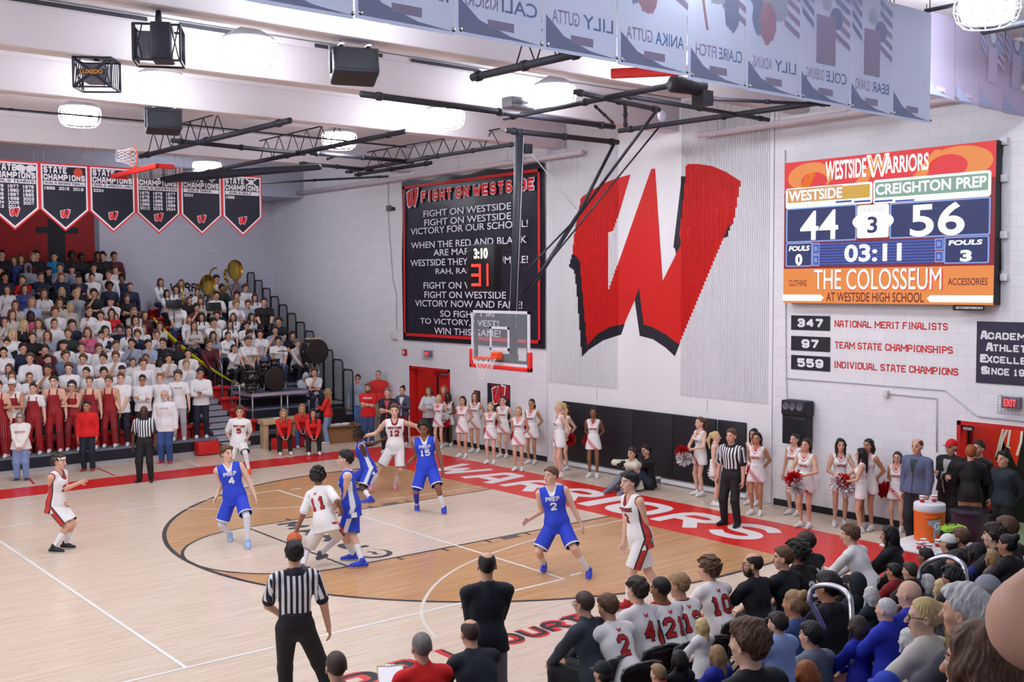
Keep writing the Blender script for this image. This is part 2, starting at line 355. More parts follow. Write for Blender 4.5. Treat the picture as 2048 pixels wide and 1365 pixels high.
for txt, u0, u1 in (('DA', -8.55, -7.35), ('L', -7.0, -6.75), ('COURT', -6.6, -4.72)):
    g.slab(txt, u0-.04, 1.20, u1+.04, 1.66, RED, .0030, 2.1, False, True); g.slab(txt, u0+.03, 1.25, u1-.03, 1.61, INK, .0040, 1.15, False, True)
g.build('sideline_lettering', fl)
g = Flat(FW); grey_ink = mat('grey_ink', (58, 60, 70), .4)
for ch, ya, yb in (('M', 9.32, 8.75), ('A', 8.6, 8.1), ('R', 7.95, 7.45), ('U', 7.2, 6.7)): g.slab(ch, -ya, -5.26, -yb, -4.82, grey_ink, .0036, 1.5, False, True)
g.disc(-6.22, -5.03, .30, grey_ink, .0036); g.disc(-6.27, -5.03, .235, maple_m, .0042)
g.poly([(-6.42, -5.02), (-6.3, -4.95), (-6.18, -5.0), (-6.1, -4.93), (-6.14, -5.03), (-6.2, -5.08), (-6.3, -5.03), (-6.4, -5.09)], grey_ink, .0048)
g.build('sponsor_lettering', fl)
# end wall: block wall with two door openings
D1 = (15.61, 17.62, 2.10); D2 = (-1.6, .57, 2.08)
w = MB(); 
for y0_, y1_, z0_ in ((D1[1], YB, 0), (D2[1], D1[0], 0), (-12, D2[0], 0), (D1[0], D1[1], D1[2]), (D2[0], D2[1], D2[2])):
    w.box((XW, y0_, z0_), (XW+.2, y1_, ZC))
end_wall = struct('wall_end', w, white_block)
struct('wall_back', MB().box((-30, YB, 0), (XW+.2, YB+.2, ZC)), back_block)
# bulkhead over the back rows, ceiling, beams
struct('trim_bulkhead', MB().box((-30, 24.0, 7.46), (XW-.01, YB, ZC)), mat('bulkhead_paint', (176, 180, 200), .6, var=.1, bscale=.5))
ce = MB().box((-30, -12, ZC), (XW+.2, YB+.2, ZC+.1)); struct('ceiling', ce, CEIL)
for i, yf in enumerate((-2.9, .6, 4.1, 7.45, 11.1, 17.9)):
    b = MB().box((-30, yf-.42, ZB), (XW-.01, yf, ZC), .02).box((-30, yf-.46, ZC-.12), (XW-.01, yf+.04, ZC-.02))
    if i in (2, 3):
        pass
    struct('beam_%d' % (i+1), b, BEAMM)
# dark slots along the ceiling joint
sl = MB()
for yf, xs in ((7.03, ((-10.9, -8.4), (-7.9, -6.7), (-5.6, -4.3), (-3.7, -2.2))), (3.64, ((-9, -7.6),))):
    for a, b in xs: sl.box((a, yf-.07, ZC-.10), (b, yf-.03, ZC-.045))
struct('trim_slots', sl, mat('slot_dark', (60, 60, 66), .8))
# smooth centre panel of the end wall with ribbed acoustic panels and the big painted W
struct('trim_centre_panel', MB().box((XW-.012, 4.50, .02), (XW, 11.42, ZC-.02)), WHITE)
WF = Frame((XW, 0, 0), (0, -1, 0), (0, 0, 1))
def wuv(px, py, x=XW): p = at(px, py, 'x', x); return (-p[1], p[2])
k = 2.437
def tr(L): return [wuv(1100+a/k, 240+b/k, XW-.03) for a, b in L]
W_RED = tr([(152, 378), (200, 345), (260, 310), (330, 282), (390, 266), (335, 455), (308, 540), (283, 550), (285, 830), (470, 300), (492, 238), (510, 238), (547, 785), (600, 680), (640, 600), (628, 560), (640, 480), (665, 215), (720, 215), (790, 225), (860, 255), (929, 300), (893, 505), (870, 518), (845, 575), (628, 1095), (560, 1045), (500, 1012), (455, 998), (432, 820), (410, 880), (360, 995), (290, 1010), (230, 1045), (180, 1100), (145, 690), (125, 662), (108, 655), (124, 520)])
W_BLK = [tr(L) for L in ([(124, 520), (108, 655), (92, 715), (118, 735), (130, 830), (155, 1155), (190, 1120), (260, 1075), (345, 1047), (362, 995), (330, 960), (220, 1010), (200, 800), (180, 600)],
    [(432, 820), (410, 875), (435, 1053), (500, 1070), (560, 1110), (606, 1153), (630, 1093), (560, 1000), (480, 900)],
    [(640, 275), (660, 275), (665, 215), (700, 600), (636, 640), (612, 660), (608, 630), (599, 620)], [(893, 505), (875, 522), (868, 568), (845, 577), (820, 560), (860, 480)])]
def inside(poly, u):
    """spans of v inside polygon at u"""
    out = []
    for i in range(len(poly)):
        (a, b), (c, d) = poly[i], poly[(i+1) % len(poly)]
        if (a <= u) != (c <= u): out.append(b+(d-b)*(u-a)/(c-a))
    out.sort(); return [(out[i], out[i+1]) for i in range(0, len(out)-1, 2)]
WRED = mat('mural_red', (206, 22, 20), .55); WBLK = mat('mural_black', (34, 34, 44), .55); RIBW = mat('rib_white', (232, 232, 238), .55)
g = Flat(WF)
for L in W_BLK: g.poly(L, WBLK, .016)
g.poly(W_RED, WRED, .018)
mural = tag(g.build('wall_mural'), 'huge red letter W with a black shadow painted on the end wall', 'mural')
def rib_panel(name, ya, yb, label):
    # ya > yb; fins 18 mm wide at 45 mm pitch, standing 32 mm proud of the panel
    z0, z1 = 2.04, ZC-.06; pitch = .0455; n = int((ya-yb)/pitch)
    V = []; F = []; I = []
    for i in range(n):
        u = -ya+pitch*(i+.5); cuts = [(z0, z1, 0)]
        def overlay(cuts, spans, col):
            for a, b in spans:
                new = []
                for (p, q, c) in cuts:
                    if b <= p or a >= q: new.append((p, q, c)); continue
                    if a > p: new.append((p, a, c))
                    new.append((max(a, p), min(b, q), col))
                    if b < q: new.append((b, q, c))
                cuts = new
            return cuts
        for L in W_BLK: cuts = overlay(cuts, inside(L, u), 2)
        cuts = overlay(cuts, inside(W_RED, u), 1)
        for p, q, c in cuts:
            if q-p < .004: continue
            k0 = len(V)
            for nn, uu in ((.012, u-.014), (.034, u-.013), (.034, u+.013), (.012, u+.014)):
                V.append(WF.p(uu, p, nn)); V.append(WF.p(uu, q, nn))
            for j in range(3): F.append([k0+2*j, k0+2*j+1, k0+2*j+3, k0+2*j+2]); I.append(c)
            F.append([k0, k0+2, k0+4, k0+6]); F.append([k0+1, k0+7, k0+5, k0+3]); I += [c, c]
    o = link(name, pymesh(name, V, F, False, I), None, (RIBW, WRED, WBLK))
    tag(o, kind='structure'); return o
rib_panel('trim_ribs_far', 11.36, 8.86, ''); rib_panel('trim_ribs_near', 6.97, 4.60, '')
# black wall pads with a white rail below
for ya, yb, lb in ((10.81, 5.92, 'long black wall pad behind the photographers and one cheerleader'), (5.88, 5.13, 'short black wall pad beside the long one behind the referee')):
    b = MB(); n = max(1, round((ya-yb)/1.22)); st = (ya-yb)/n
    for i in range(n): b.box((XW-.075, yb+i*st+.004, .15), (XW-.014, yb+(i+1)*st-.004, 1.60), .015)
    o = b.build('wall_pad', mat('pad_black', (26, 26, 34), .5)); recenter(o, (XW-.03, (ya+yb)/2, .15)); tag(o, lb, 'wall pad', 'black pads on the end wall')
struct('trim_pad_rail', MB().box((XW-.07, 5.13, .03), (XW-.012, 10.81, .12)), WHITE)
bb = MB(); 
for a, b_ in ((17.75, 23.5), (11.45, 15.45), (.72, 4.45)): bb.box((XW-.02, a, 0), (XW, b_, .13))
struct('baseboard_end', bb, BLK)
# panel seams of the centre wall
sm = MB()
for y_ in (9.62, 6.2): sm.box((XW-.016, y_-.006, 1.72), (XW-.011, y_+.006, 1.98))
sm.box((XW-.015, 4.50, 0), (XW-.011, 4.512, ZC)); sm.box((XW-.015, 11.41, 0), (XW-.011, 11.42, ZC)); struct('trim_seams', sm, mat('seam', (150, 150, 160), .7))
# painted pipes high on the wall
pm = mat('pipe_paint', (214, 204, 212), .5)
for a, b_, lb in ((24, 9.9, 'long white pipe high on the wall above the fight song banner'), (6.3, -4, 'long white pipe high on the wall above the scoreboard')):
    z = 7.62; b = MB().tube([(XW-.22, a, z), (XW-.22, b_, z)], .065, 12)
    for t in np.linspace(.05, .95, 7): y = a+(b_-a)*t; b.tube([(XW-.22, y, z), (XW-.22, y, z+.35)], .008, 6).tube([(XW-.22, y-.02, z), (XW-.22, y+.02, z)], .075, 12)
    o = b.build('wall_pipe', pm); recenter(o, (XW-.22, (a+b_)/2, z)); tag(o, lb, 'pipe')
# ------------------------------------------------------------------ doors, signs, scoreboard on the end wall
# door 1 (far): red frame, leaf swung in, leaf closed, corridor behind
def door_frame(n, ya, yb, h):
    b = MB(); t = .07
    b.box((XW-.03, ya-t, 0), (XW+.22, ya, h)).box((XW-.03, yb, 0), (XW+.22, yb+t, h)).box((XW-.03, yb, h-t), (XW+.22, ya, h))
    return tag(b.build('door_%d' % n, RED2), kind='structure')
d1 = door_frame(1, D1[1], D1[0], D1[2]); d2 = door_frame(2, D2[1], D2[0], D2[2])
leaf = MB().box((XW+.14, 15.68, .02), (XW+.185, 16.60, 2.03)).build('door_leaf', RED2, d1)
MB().box((XW+.135, 16.36, 1.15), (XW+.139, 16.46, 1.9)).build('vision_panel', mat('dark_glass', (40, 34, 36), .15), leaf)
MB().box((XW+.11, 15.72, .98), (XW+.14, 16.5, 1.04), .01).box((XW+.09, 15.9, 1.9), (XW+.135, 16.2, 1.96), .01).build('push_bar', GALV, leaf)
MB().box((XW+.2, 17.50, .02), (XW+1.1, 17.545, 2.03)).build('door_leaf', RED2, d1)
hall = MB().box((XW+.2, 14.6, 0), (XW+3.2, 14.7, 3)).box((XW+.2, 18.4, 0), (XW+3.2, 18.5, 3)).box((XW+3.1, 14.6, 0), (XW+3.2, 18.5, 3)).box((XW+.2, 14.6, 2.7), (XW+3.2, 18.5, 2.8))
struct('wall_corridor', hall, mat('corridor_paint', (206, 172, 138), .7))
o = MB().box((XW+1.2, 16.6, 2.62), (XW+2.0, 17.2, 2.69)).build('ceiling_light', mat('lamp_panel', (255, 246, 225), .5, emit=9)); tag(o, 'small bright ceiling panel light in the corridor behind the far red door', 'light')
# door 2 (near): hallway with the painted mural wall and green floor
struct('wall_hall', MB().box((XW+2.1, -3.5, 0), (XW+2.2, 2.6, 3)).box((XW+.2, 2.5, 0), (XW+2.2, 2.6, 3)).box((XW+.2, -3.5, 0), (XW+2.2, -3.4, 3)).box((XW+.2, -3.5, 2.7), (XW+2.2, 2.6, 2.8)), mat('hall_black', (34, 38, 36), .5))
o = MB().box((XW+.7, -1.4, 2.62), (XW+1.5, .2, 2.69)).build('ceiling_light', mat('lamp_panel', (255, 246, 225), .5, emit=9)); tag(o, 'ceiling panel light in the hallway behind the right hand doorway', 'light')  # unseen glowing panel, added so the hallway mural does not render dark
struct('floor_hall', MB().box((XW+.0, -3.4, -.01), (XW+2.1, 2.5, .006)), mat('hall_green', (140, 158, 140), .35))
HF = Frame((XW+2.1, 0, 0), (0, -1, 0), (0, 0, 1)); g = Flat(HF)
def huv(px, py): p = at(px, py, 'x', XW+2.1); return (-p[1], p[2])
q = lambda L: [huv(1560+a/4.014, 760+b/4.014) for a, b in L]
red_p = [[(1720, 378), (1660, 450), (1648, 600), (1690, 840), (1740, 800), (1830, 640), (1780, 400)], [(1790, 388), (1740, 640), (1800, 560), (1850, 480), (1830, 388)], [(1850, 388), (1840, 560), (1900, 700), (1930, 560), (1945, 400)]]
for L in red_p: g.poly(q(L), mat('mural_orange', (232, 62, 40), .5), .004)
for L in ([(1722, 380), (1665, 450), (1650, 560)], [(1795, 388), (1765, 500), (1735, 640), (1760, 590), (1790, 480), (1830, 388)], [(1850, 390), (1828, 540), (1850, 545)], [(1945, 402), (1935, 500), (1902, 608)], [(1660, 842), (1668, 905), (1738, 815)]): g.line(q(L), .045, INKW, .008)
g.build('wall_art', bpy.data.objects['wall_hall'])
ld = MB().box((XW+.25, .42, .02), (XW+1.0, .47, 2.02)).build('door_leaf', mat('door_red_dark', (150, 22, 22), .5), d2)
MB().box((XW-.02, .3, 1.93), (XW+.06, .46, 1.98)).build('door_closer', GALV, d2)
# exit signs
def exit_sign(px, py, lb, sz=.30):
    p = at(px, py, 'x', XW-.08); r = empty('exit_sign', p, lb, 'sign', 'lit exit signs above the doors')
    MB().box((-.04, -sz/2, -sz*.32), (.075, sz/2, sz*.32), .01).build('housing', mat('sign_grey', (120, 112, 124), .5), r)
    g = Flat(Frame((-.045, 0, 0), (0, -1, 0), (0, 0, 1))); g.rect(-sz*.38, -sz*.24, sz*.38, sz*.24, mat('sign_face', (150, 36, 44), .5), .001)
    g.text('EXIT', -sz*.34, -sz*.2, sz*.34, sz*.2, mat('exit_red', (255, 54, 60), .5, emit=2.2), .003, .03); g.build('sign_face', r)
    b = MB()
    for t in np.linspace(-1, 1, 7): b.tube([(-.1, t*sz*.58, -sz*.62), (-.1, t*sz*.58, sz*.36)], .004, 5).tube([(-.1, -sz*.58, t*sz*.49-sz*.13), (-.1, sz*.58, t*sz*.49-sz*.13)], .004, 5)
    for sy in (-1, 1): b.tube([(-.1, sy*sz*.58, sz*.36), (.075, sy*sz*.58, sz*.36)], .004, 5).tube([(-.1, sy*sz*.58, -sz*.62), (.075, sy*sz*.58, -sz*.62)], .004, 5)
    b.build('wire_guard', GALV, r)
exit_sign(2022, 806, 'red lit exit sign in a wire cage above the doorway at the right edge'); exit_sign(856, 708, 'small red exit sign below the fight song banner', .26)
p = at(811, 705, 'x', XW); r = empty('fire_alarm', p, 'red fire alarm box on the wall below the fight song banner', 'alarm')
MB().box((-.06, -.09, -.09), (0, .09, .09), .01).build('housing', mat('alarm_red', (186, 30, 38), .4), r); MB().box((-.07, -.03, -.05), (-.06, .03, .05)).build('strobe', INKW, r)
for px, py, w_, h_, lb, cc in ((791, 670, .26, .26, 'pale wall box below and left of the fight song banner', (222, 216, 214)), (780, 417, .17, .17, 'grey electrical box high beside the fight song banner', (110, 112, 124)), (1775, 788, .09, .12, 'small pale junction box on the wall below the red lettering', (214, 214, 220)), (789, 418, .06, .11, 'small black camera next to the grey electrical box', (26, 26, 32))):
    p = at(px, py, 'x', XW); o = MB().box((XW-.09, p[1]-w_/2, p[2]-h_/2), (XW, p[1]+w_/2, p[2]+h_/2), .008).build('wall_box', mat('wb%d' % cc[0], cc, .5)); recenter(o, (XW-.04, p[1], p[2])); tag(o, lb, 'box')
def conduit(pts, lb, m=None, r=.012, x=XW-.02):
    P = [at(a, b, 'x', x) for a, b in pts]; o = MB().tube(P, r, 6).build('conduit', m or mat('conduit_paint', (206, 206, 214), .5)); recenter(o, P[0]); tag(o, lb, 'conduit')
conduit([(1570, 300), (1571, 620), (1572, 760), (1574, 800), (1579, 830)], 'thin vertical conduit left of the scoreboard running down to the wall speaker')
conduit([(1574, 757), (1700, 766), (1890, 781), (1955, 833), (2060, 845)], 'white conduit running along the wall and slanting down over the doorway')
conduit([(1778, 788), (1873, 797), (1873, 905)], 'thin conduit from the junction box down to the man in grey jacket')
conduit([(2004, 280), (2004, 540)], 'vertical cable beside the right edge of the scoreboard', r=.016)
conduit([(776, 360), (777, 440), (786, 560), (793, 588), (793, 660)], 'thin dark cable hanging left of the fight song banner', mat('cable_grey', (110, 110, 122), .6), .008)
for i, py in enumerate((283, 357, 470, 555)):
    p = at(2011, py, 'x', XW); r = empty('cable_box', p, ('topmost', 'second highest', 'second lowest', 'lowest')[i]+' of the white cable boxes beside the scoreboard', 'box', 'cable boxes beside the scoreboard')
    MB().box((-.08, -.06, -.06), (0, .06, .06), .008).build('box_body', INKW, r); MB().box((-.06, .06, -.03), (-.02, .14, .03)).build('plug', mat('plug_green', (40, 140, 90), .5), r)
p = at(1604, 842, 'x', XW)
r = empty('wall_speaker', (XW-.02, p[1], p[2]), 'tall black loudspeaker box with three round drivers fixed to the end wall', 'speaker')
MB().box((-.30, -.30, .12), (0, .27, .42), .03).box((-.26, -.27, -.45), (0, .27, .14), .02).build('cabinet', mat('speaker_black', (27, 28, 36), .5), r)
b = MB()
for t in (-.17, 0, .15): b.lathe([(.0, -.302), (.055, -.302), (.07, -.318), (.075, -.31), (.078, -.296)], (0, t, .30), 16, 'x')
b.build('driver', mat('driver_grey', (96, 96, 108), .5), r)
MB().box((-.266, -.23, -.40), (-.262, .23, .05)).build('grille', mat('grille_dark', (18, 20, 26), .8, bump=.5, bscale=120), r)
# posters beside the far door
p0 = at(975, 766, 'x', XW); p1 = at(1021, 832, 'x', XW)
g = Flat(Frame((XW, 0, 0), (0, -1, 0), (0, 0, 1))); u0, u1, v1, v0 = -p0[1], -p1[1], p0[2], p1[2]-.35
g.rect(u0, v0, u1, v1, INK, .004); g.poly([(u0+.1, v1-.03), (u1-.02, v1-.03), (u1-.02, v1-.42)], mat('poster_red', (150, 24, 40), .6), .006)
def small_w(g, u, v, s, mr=INKR, mo=INKW, n=.008):
    pts = [(0, .62), (.28, .72), (.24, .50), (.19, .48), (.2, .2), (.36, .74), (.44, .74), (.5, .2), (.6, .45), (.56, .80), (.86, .76), (.82, .5), (.62, 0), (.46, .08), (.43, .22), (.36, .06), (.18, 0), (.06, .12), (.03, .45)]
    for m, e, d in ((mo, 1.16, n), (mr, 1.0, n+.004)):
        g.poly([(u+s*((a-.43)*e), v+s*((b-.38)*e)) for a, b in pts], m, d)
small_w(g, (u0+u1)/2, v0+.85, .62); g.text('WE ARE', u0+.3, v0+.28, u1-.3, v0+.42, INKW, .006)
o = g.build('poster'); tag(o, 'black poster with a red W and a dark red corner behind the cheerleaders', 'poster')
p0 = at(948, 781, 'x', XW); p1 = at(961, 802, 'x', XW); g = Flat(WF); g.rect(-p0[1], p1[2]-.25, -p1[1], p0[2], mat('plaque_maroon', (74, 34, 46), .6), .006); g.rect(-p0[1]+.05, p1[2]-.18, -p1[1]-.05, p1[2]-.05, INK, .009)
tag(g.build('plaque'), 'small dark maroon plaque on the wall left of the black poster', 'plaque')
# fight song banner
def bn(px, py): return wuv(px, py, XW-.05)
r = empty('fight_song_banner', at(945, 520, 'x', XW-.03), 'large black banner with a red border and white fight song words on the end wall', 'banner')
uA, vT = bn(803, 362); uB, vB = bn(1090, 700); vT = 7.52; vB = 2.86
fb = Frame((XW-.045-r.location.x, -r.location.y, -r.location.z), (0, -1, 0), (0, 0, 1))
nx, ny = 44, 30; V = []; F = []
for j in range(ny+1):
    for i in range(nx+1):
        s_, t_ = i/nx, j/ny; n = .02*math.sin(9*s_+5*t_)*math.sin(PI*t_)+.018*math.sin(17*s_-11*t_+1)*t_*(1-s_*.5)*(1-abs(2*t_-1)*.5)
        V.append(fb.p(uA+(uB-uA)*s_, vB+(vT-vB)*t_+.03*math.sin(s_*22)*(t_ == 1), max(-.03, n)))
for j in range(ny):
    for i in range(nx): a = j*(nx+1)+i; F.append([a, a+1, a+nx+2, a+nx+1])
link('cloth', pymesh('cloth', V, F, True), r, (mat('banner_black', (33, 33, 46), .36, spec=.5),))
BR = mat('banner_red', (214, 36, 40), .5); BW = mat('banner_white', (226, 226, 240), .5)
g = Flat(fb); m_ = .13; w_ = .085
for a in ((uA+m_, vB+m_, uB-m_, vB+m_+w_), (uA+m_, vT-m_-w_, uB-m_, vT-m_), (uA+m_, vB+m_, uA+m_+w_, vT-m_), (uB-m_-w_, vB+m_, uB-m_, vT-m_)): g.rect(*a, BR, .05)
g.build('border', r)
g = Flat(fb); q = lambda px, py: bn(780+px/3.411, 320+py/3.411)
small_w(g, q(162, 262)[0], q(160, 262)[1], .66, BR, BW, .05)
def bline(txt, xa, xb, ya, yb, m, n=.05, bold=.02):
    a = q(xa, yb); b_ = q(xb, ya); mid = q((xa+xb)/2, (ya+yb)/2)[1]; h = abs(q(xa, ya)[1]-q(xa, yb)[1])
    (g.slab if bold > .5 else g.text)(txt, a[0], mid-h/2, b_[0], mid+h/2, m, n, bold)
LN = [('FIGHT ON WESTSIDE', 225, 990, 165, 242)]
bline('FIGHT ON WESTSIDE', 218, 995, 166, 248, BW, .05, 2.2); bline('FIGHT ON WESTSIDE', 224, 989, 172, 242, BR, .055, 1.5)
for t, xa, xb, ya in (('FIGHT ON WESTSIDE', 237, 835, 318), ('FIGHT ON WESTSIDE', 243, 835, 382), ('VICTORY FOR OUR SCHOOL!', 150, 950, 438), ('WHEN THE RED AND BLACK', 152, 942, 540), ('ARE MARCHING', 305, 756, 600), ('WESTSIDE THEY WILL RUMBLE!', 148, 950, 668), ('RAH, RAH, RAH!', 320, 740, 735), ('FIGHT ON WE BRED', 238, 780, 832), ('FIGHT ON WESTSIDE', 244, 800, 898), ('VICTORY NOW AND FAME!', 180, 912, 960), ('SO FIGHT ON', 352, 720, 1030), ('TO VICTORY, WESTSIDE,', 215, 878, 1090), ('WIN THIS GAME!', 310, 762, 1152)):
    yy = ya
    bline(t, xa, xb, yy+2, yy+46, BW, .05, .010)
g.build('lettering', r)
b = MB()
for t in np.linspace(0, 1, 14): b.tube([(XW-.04-r.location.x, -(uA+(uB-uA)*t)-r.location.y, vT-.02-r.location.z), (XW-.014-r.location.x, -(uA+(uB-uA)*t)-r.location.y, vT+.12-r.location.z)], .008, 5)
b.build('tie', mat('tie_white', (220, 220, 226), .6), r)
# scoreboard
XS = XW-.24
def sb(a, b): return wuv(1540+a/3.689, 270+b/3.689, XS)
uL, vBt = sb(100, 1268); uR, vTp = sb(1672, 27); vBt = 4.10; vTp = 6.83
r = empty('scoreboard', (XW-.12, -(uL+uR)/2, (vBt+vTp)/2), 'big lit scoreboard screen reading 44 to 56 on the end wall', 'scoreboard'); L = r.location
MB().box((XS-L.x+.004, -uR-L.y, vBt-L.z), (XW-.006-L.x, -uL-L.y, vTp-L.z)).build('cabinet', BLK, r)
fs = Frame((XS-L.x, -L.y, -L.z), (0, -1, 0), (0, 0, 1)); g = Flat(fs)
def E(name, c, e):
    m = mat('led_'+name, c, .5, emit=e*.93); m.node_tree.nodes['Principled BSDF'].inputs['Base Color'].default_value = (.012, .012, .016, 1); return m
eR, eO, eN, eW, eB, eM, eY, eG, eDR, eP = E('red', (236, 44, 50), .85), E('orange', (238, 140, 62), .9), E('navy', (28, 44, 112), .7), E('white', (255, 255, 252), 1.15), E('blue', (74, 92, 190), .75), E('maroon', (150, 14, 34), .7), E('gold', (220, 172, 60), .85), E('sage', (140, 178, 160), .8), E('darkred', (120, 10, 26), .6), E('pale', (140, 170, 236), .9)
W_ = uR-uL; H_ = vTp-vBt
def X(t): return uL+W_*t
def Z(t): return vTp-H_*t       # t from the top
MAPX = lambda a: (a-100)/(1668-100)
def zt(px, py):                  # fraction down the screen at pixel column
    f = MAPX(px); top = 175+(27-175)*f; bot = 1268+(1303-1268)*f; return (py-top)/(bot-top)
g.rect(X(0), Z(1), X(1), Z(0), eR, .002)
g.rect(X(0), Z(.76), X(1), Z(.22), eM, .003)
for cx, cz, rx, ra, m in ((.14, .115, .12, .20, eO), (.85, .112, .14, .205, eO), (.16, .15, .07, .13, eR), (.80, .13, .085, .15, eR), (.79, .16, .05, .08, eO)): g.disc(X(cx), Z(cz), rx*W_, m, .004+.0005*(m is eR), 28, ra*H_*.5)
for a, b_ in ((.05, .2), (.35, .26), (.62, .2)): g.poly([(X(a), Z(.22)), (X(a+.12), Z(.02)), (X(a+.15), Z(.02)), (X(a+.07), Z(.22))], eO, .0045)
def stext(t, xa, xb, ya, yb, m, n=.012, bold=.03, **k):
    mx = (xa+xb)/2; fa = zt(mx, ya); fb_ = zt(mx, yb); g.text(t, X(MAPX(xa)), Z(fb_), X(MAPX(xb)), Z(fa), m, n, bold, **k)
stext('WESTSIDE', 448, 770, 150, 300, eW, .012, .025); stext('ARRIORS', 915, 1225, 120, 255, eW, .012, .025); stext('W', 770, 945, 112, 290, eW, .011, .07); stext('W', 795, 920, 130, 262, eO, .014, .0)
def srect(xa, xb, ya, yb, m, n, rr=0):
    mx = (xa+xb)/2; A = (X(MAPX(xa)), Z(zt(mx, yb)), X(MAPX(xb)), Z(zt(mx, ya)))
    g.rrect(*A, rr, m, n) if rr else g.rect(*A, m, n)
srect(113, 818, 350, 515, eW, .006, .05); srect(825, 1640, 285, 480, eW, .006, .05); srect(130, 800, 365, 468, eY, .008, .02); srect(838, 1622, 305, 432, eG, .008, .02)
srect(130, 590, 365, 468, E('tan', (226, 164, 110), .8), .0085, .02)
stext('WESTSIDE', 140, 585, 378, 462, eW, .012, .025); stext('CREIGHTON PREP', 846, 1612, 322, 408, eW, .012, .025)
for xa, xb in ((533, 660), (678, 806), (836, 970), (990, 1128)): srect(xa, xb, 470, 486, eB, .009)
srect(118, 700, 515, 790, eP, .007, .03); srect(130, 690, 525, 780, eN, .009, .02); srect(950, 1640, 480, 765, eP, .007, .03); srect(962, 1630, 490, 754, eN, .009, .02)
stext('44', 242, 556, 545, 775, eW, .012, .012); stext('56', 1100, 1475, 500, 758, eW, .012, .018)
srect(705, 945, 505, 765, eW, .010, .04); g.disc(X(MAPX(825)), Z(zt(825, 635)), .100*W_, eW, .0105, 30, .066*H_)
stext('PERIOD', 730, 915, 530, 562, E('faint', (200, 205, 220), .9), .012, .0); stext('3', 785, 860, 598, 728, eN, .013, .02)
srect(118, 345, 798, 985, eP, .007, .03); srect(128, 336, 806, 976, eN, .009, .02); srect(1338, 1636, 765, 975, eP, .007, .03); srect(1348, 1626, 774, 966, eN, .009, .02)
srect(405, 1275, 790, 975, eN, .008)
for i in range(8): srect(405, 1275, 794+i*23, 808+i*23, eB, .009)
for xa, ya in ((348, 802), (348, 893), (1276, 778), (1278, 875)): srect(xa, xa+58, ya, ya+88, eP, .010); srect(xa+6, xa+52, ya+8, ya+80, eB, .011); stext('B', xa+16, xa+42, ya+26, ya+62, eP, .013, .03)
stext('FOULS', 148, 322, 822, 862, eW, .012, .04, skew=.2); stext('0', 202, 262, 885, 975, eW, .012, .05); stext('FOULS', 1372, 1592, 792, 832, eW, .012, .04, skew=.2); stext('3', 1448, 1525, 870, 962, eW, .012, .05)
stext('03:11', 608, 1042, 812, 952, eW, .012, .03)
g.rect(X(0), Z(1), X(1), Z(.757), eO, .010)
stext('THE COLOSSEUM', 357, 1334, 1014, 1180, eR, .012, .0); stext('THE COLOSSEUM', 362, 1325, 1008, 1172, eW, .014, .0); g.rect(X(.17), Z(.858), X(.78), Z(.848), eO, .0135)
stext('CLOTHING', 150, 300, 1090, 1138, eDR, .012, .012); stext('ACCESSORIES', 1370, 1630, 1090, 1145, eDR, .012, .012); stext('AT WESTSIDE HIGH SCHOOL', 465, 1205, 1195, 1270, eDR, .012, .012)
for xa, xb, tip in ((95, 420, 445), (1665, 1250, 1225)):
    g.poly([(X(MAPX(xa) if xa > 100 else 0), Z(.985)), (X(MAPX(xb)), Z(.985)), (X(MAPX(tip)), Z(.963)), (X(MAPX(xb)), Z(.941)), (X(MAPX(xa) if xa < 1660 else 1), Z(.941))][:5], eW, .012)
g.build('screen', r)
g = Flat(fs); g.rrect(X(.83), vBt-.10, X(.965), vBt+.0, .03, BLK, .0); g.text('SCOREVISION', X(.845), vBt-.07, X(.955), vBt-.03, INKW, .004); g.build('maker_plate', r)
# statistics panels and lettering
for num, py0, py1, txt, tx0, ty0, tx1, ty1 in (('347', 631, 665, 'NATIONAL MERIT FINALISTS', 1669, 647, 1896, 661), ('97', 672, 706, 'TEAM STATE CHAMPIONSHIPS', 1670, 687, 1906, 703), ('559', 710, 744, 'INDIVIDUAL STATE CHAMPIONS', 1669, 727, 1917, 747)):
    u0, v1 = wuv(1583, py0); u1 = wuv(1661, py0)[0]; v0 = v1-.285; g = Flat(WF); g.rect(u0, v0, u1, v1, INK, .012); w_ = .2*len(num)
    g.slab(num, (u0+u1)/2-w_/2, v0+.055, (u0+u1)/2+w_/2, v1-.055, INKW, .016, 1.6)
    tag(g.build('number_panel'), 'black wall panel with the white number '+num, 'sign', 'number panels under the scoreboard')
    g = Flat(WF); ua = wuv(tx0, ty0)[0]; ub = wuv(tx1, ty1)[0]; vm = (wuv(tx0, ty0)[1]+wuv(tx0, ty0+13)[1])/2
    vm = v0+.145; g.slab(txt, ua, vm-.065, ub, vm+.065, INKR, .006, 1.05); tag(g.build('wall_lettering'), 'red wall lettering reading '+txt.lower(), 'lettering', 'red lettering under the scoreboard')
u0, v1 = wuv(1955, 643); g = Flat(WF); g.rect(u0, v1-1.05, u0+1.35, v1, mat('panel_violet', (48, 44, 66), .6), .02)
for t, vv, a, b_ in (('ACADEMIC', .30, .07, 1.05), ('ATHLETIC', .50, .17, 1.05), ('EXCELLENCE', .70, .07, 1.2), ('SINCE 1952', .90, .09, 1.05)): g.slab(t, u0+a, v1-vv, u0+b_, v1-vv+.12, INKW, .024, 1.4); g.slab(t[0], u0+a, v1-vv, u0+a+.13, v1-vv+.145, INKW, .026, 1.4)
tag(g.build('academic_panel'), 'dark violet wall panel reading academic athletic excellence', 'sign')
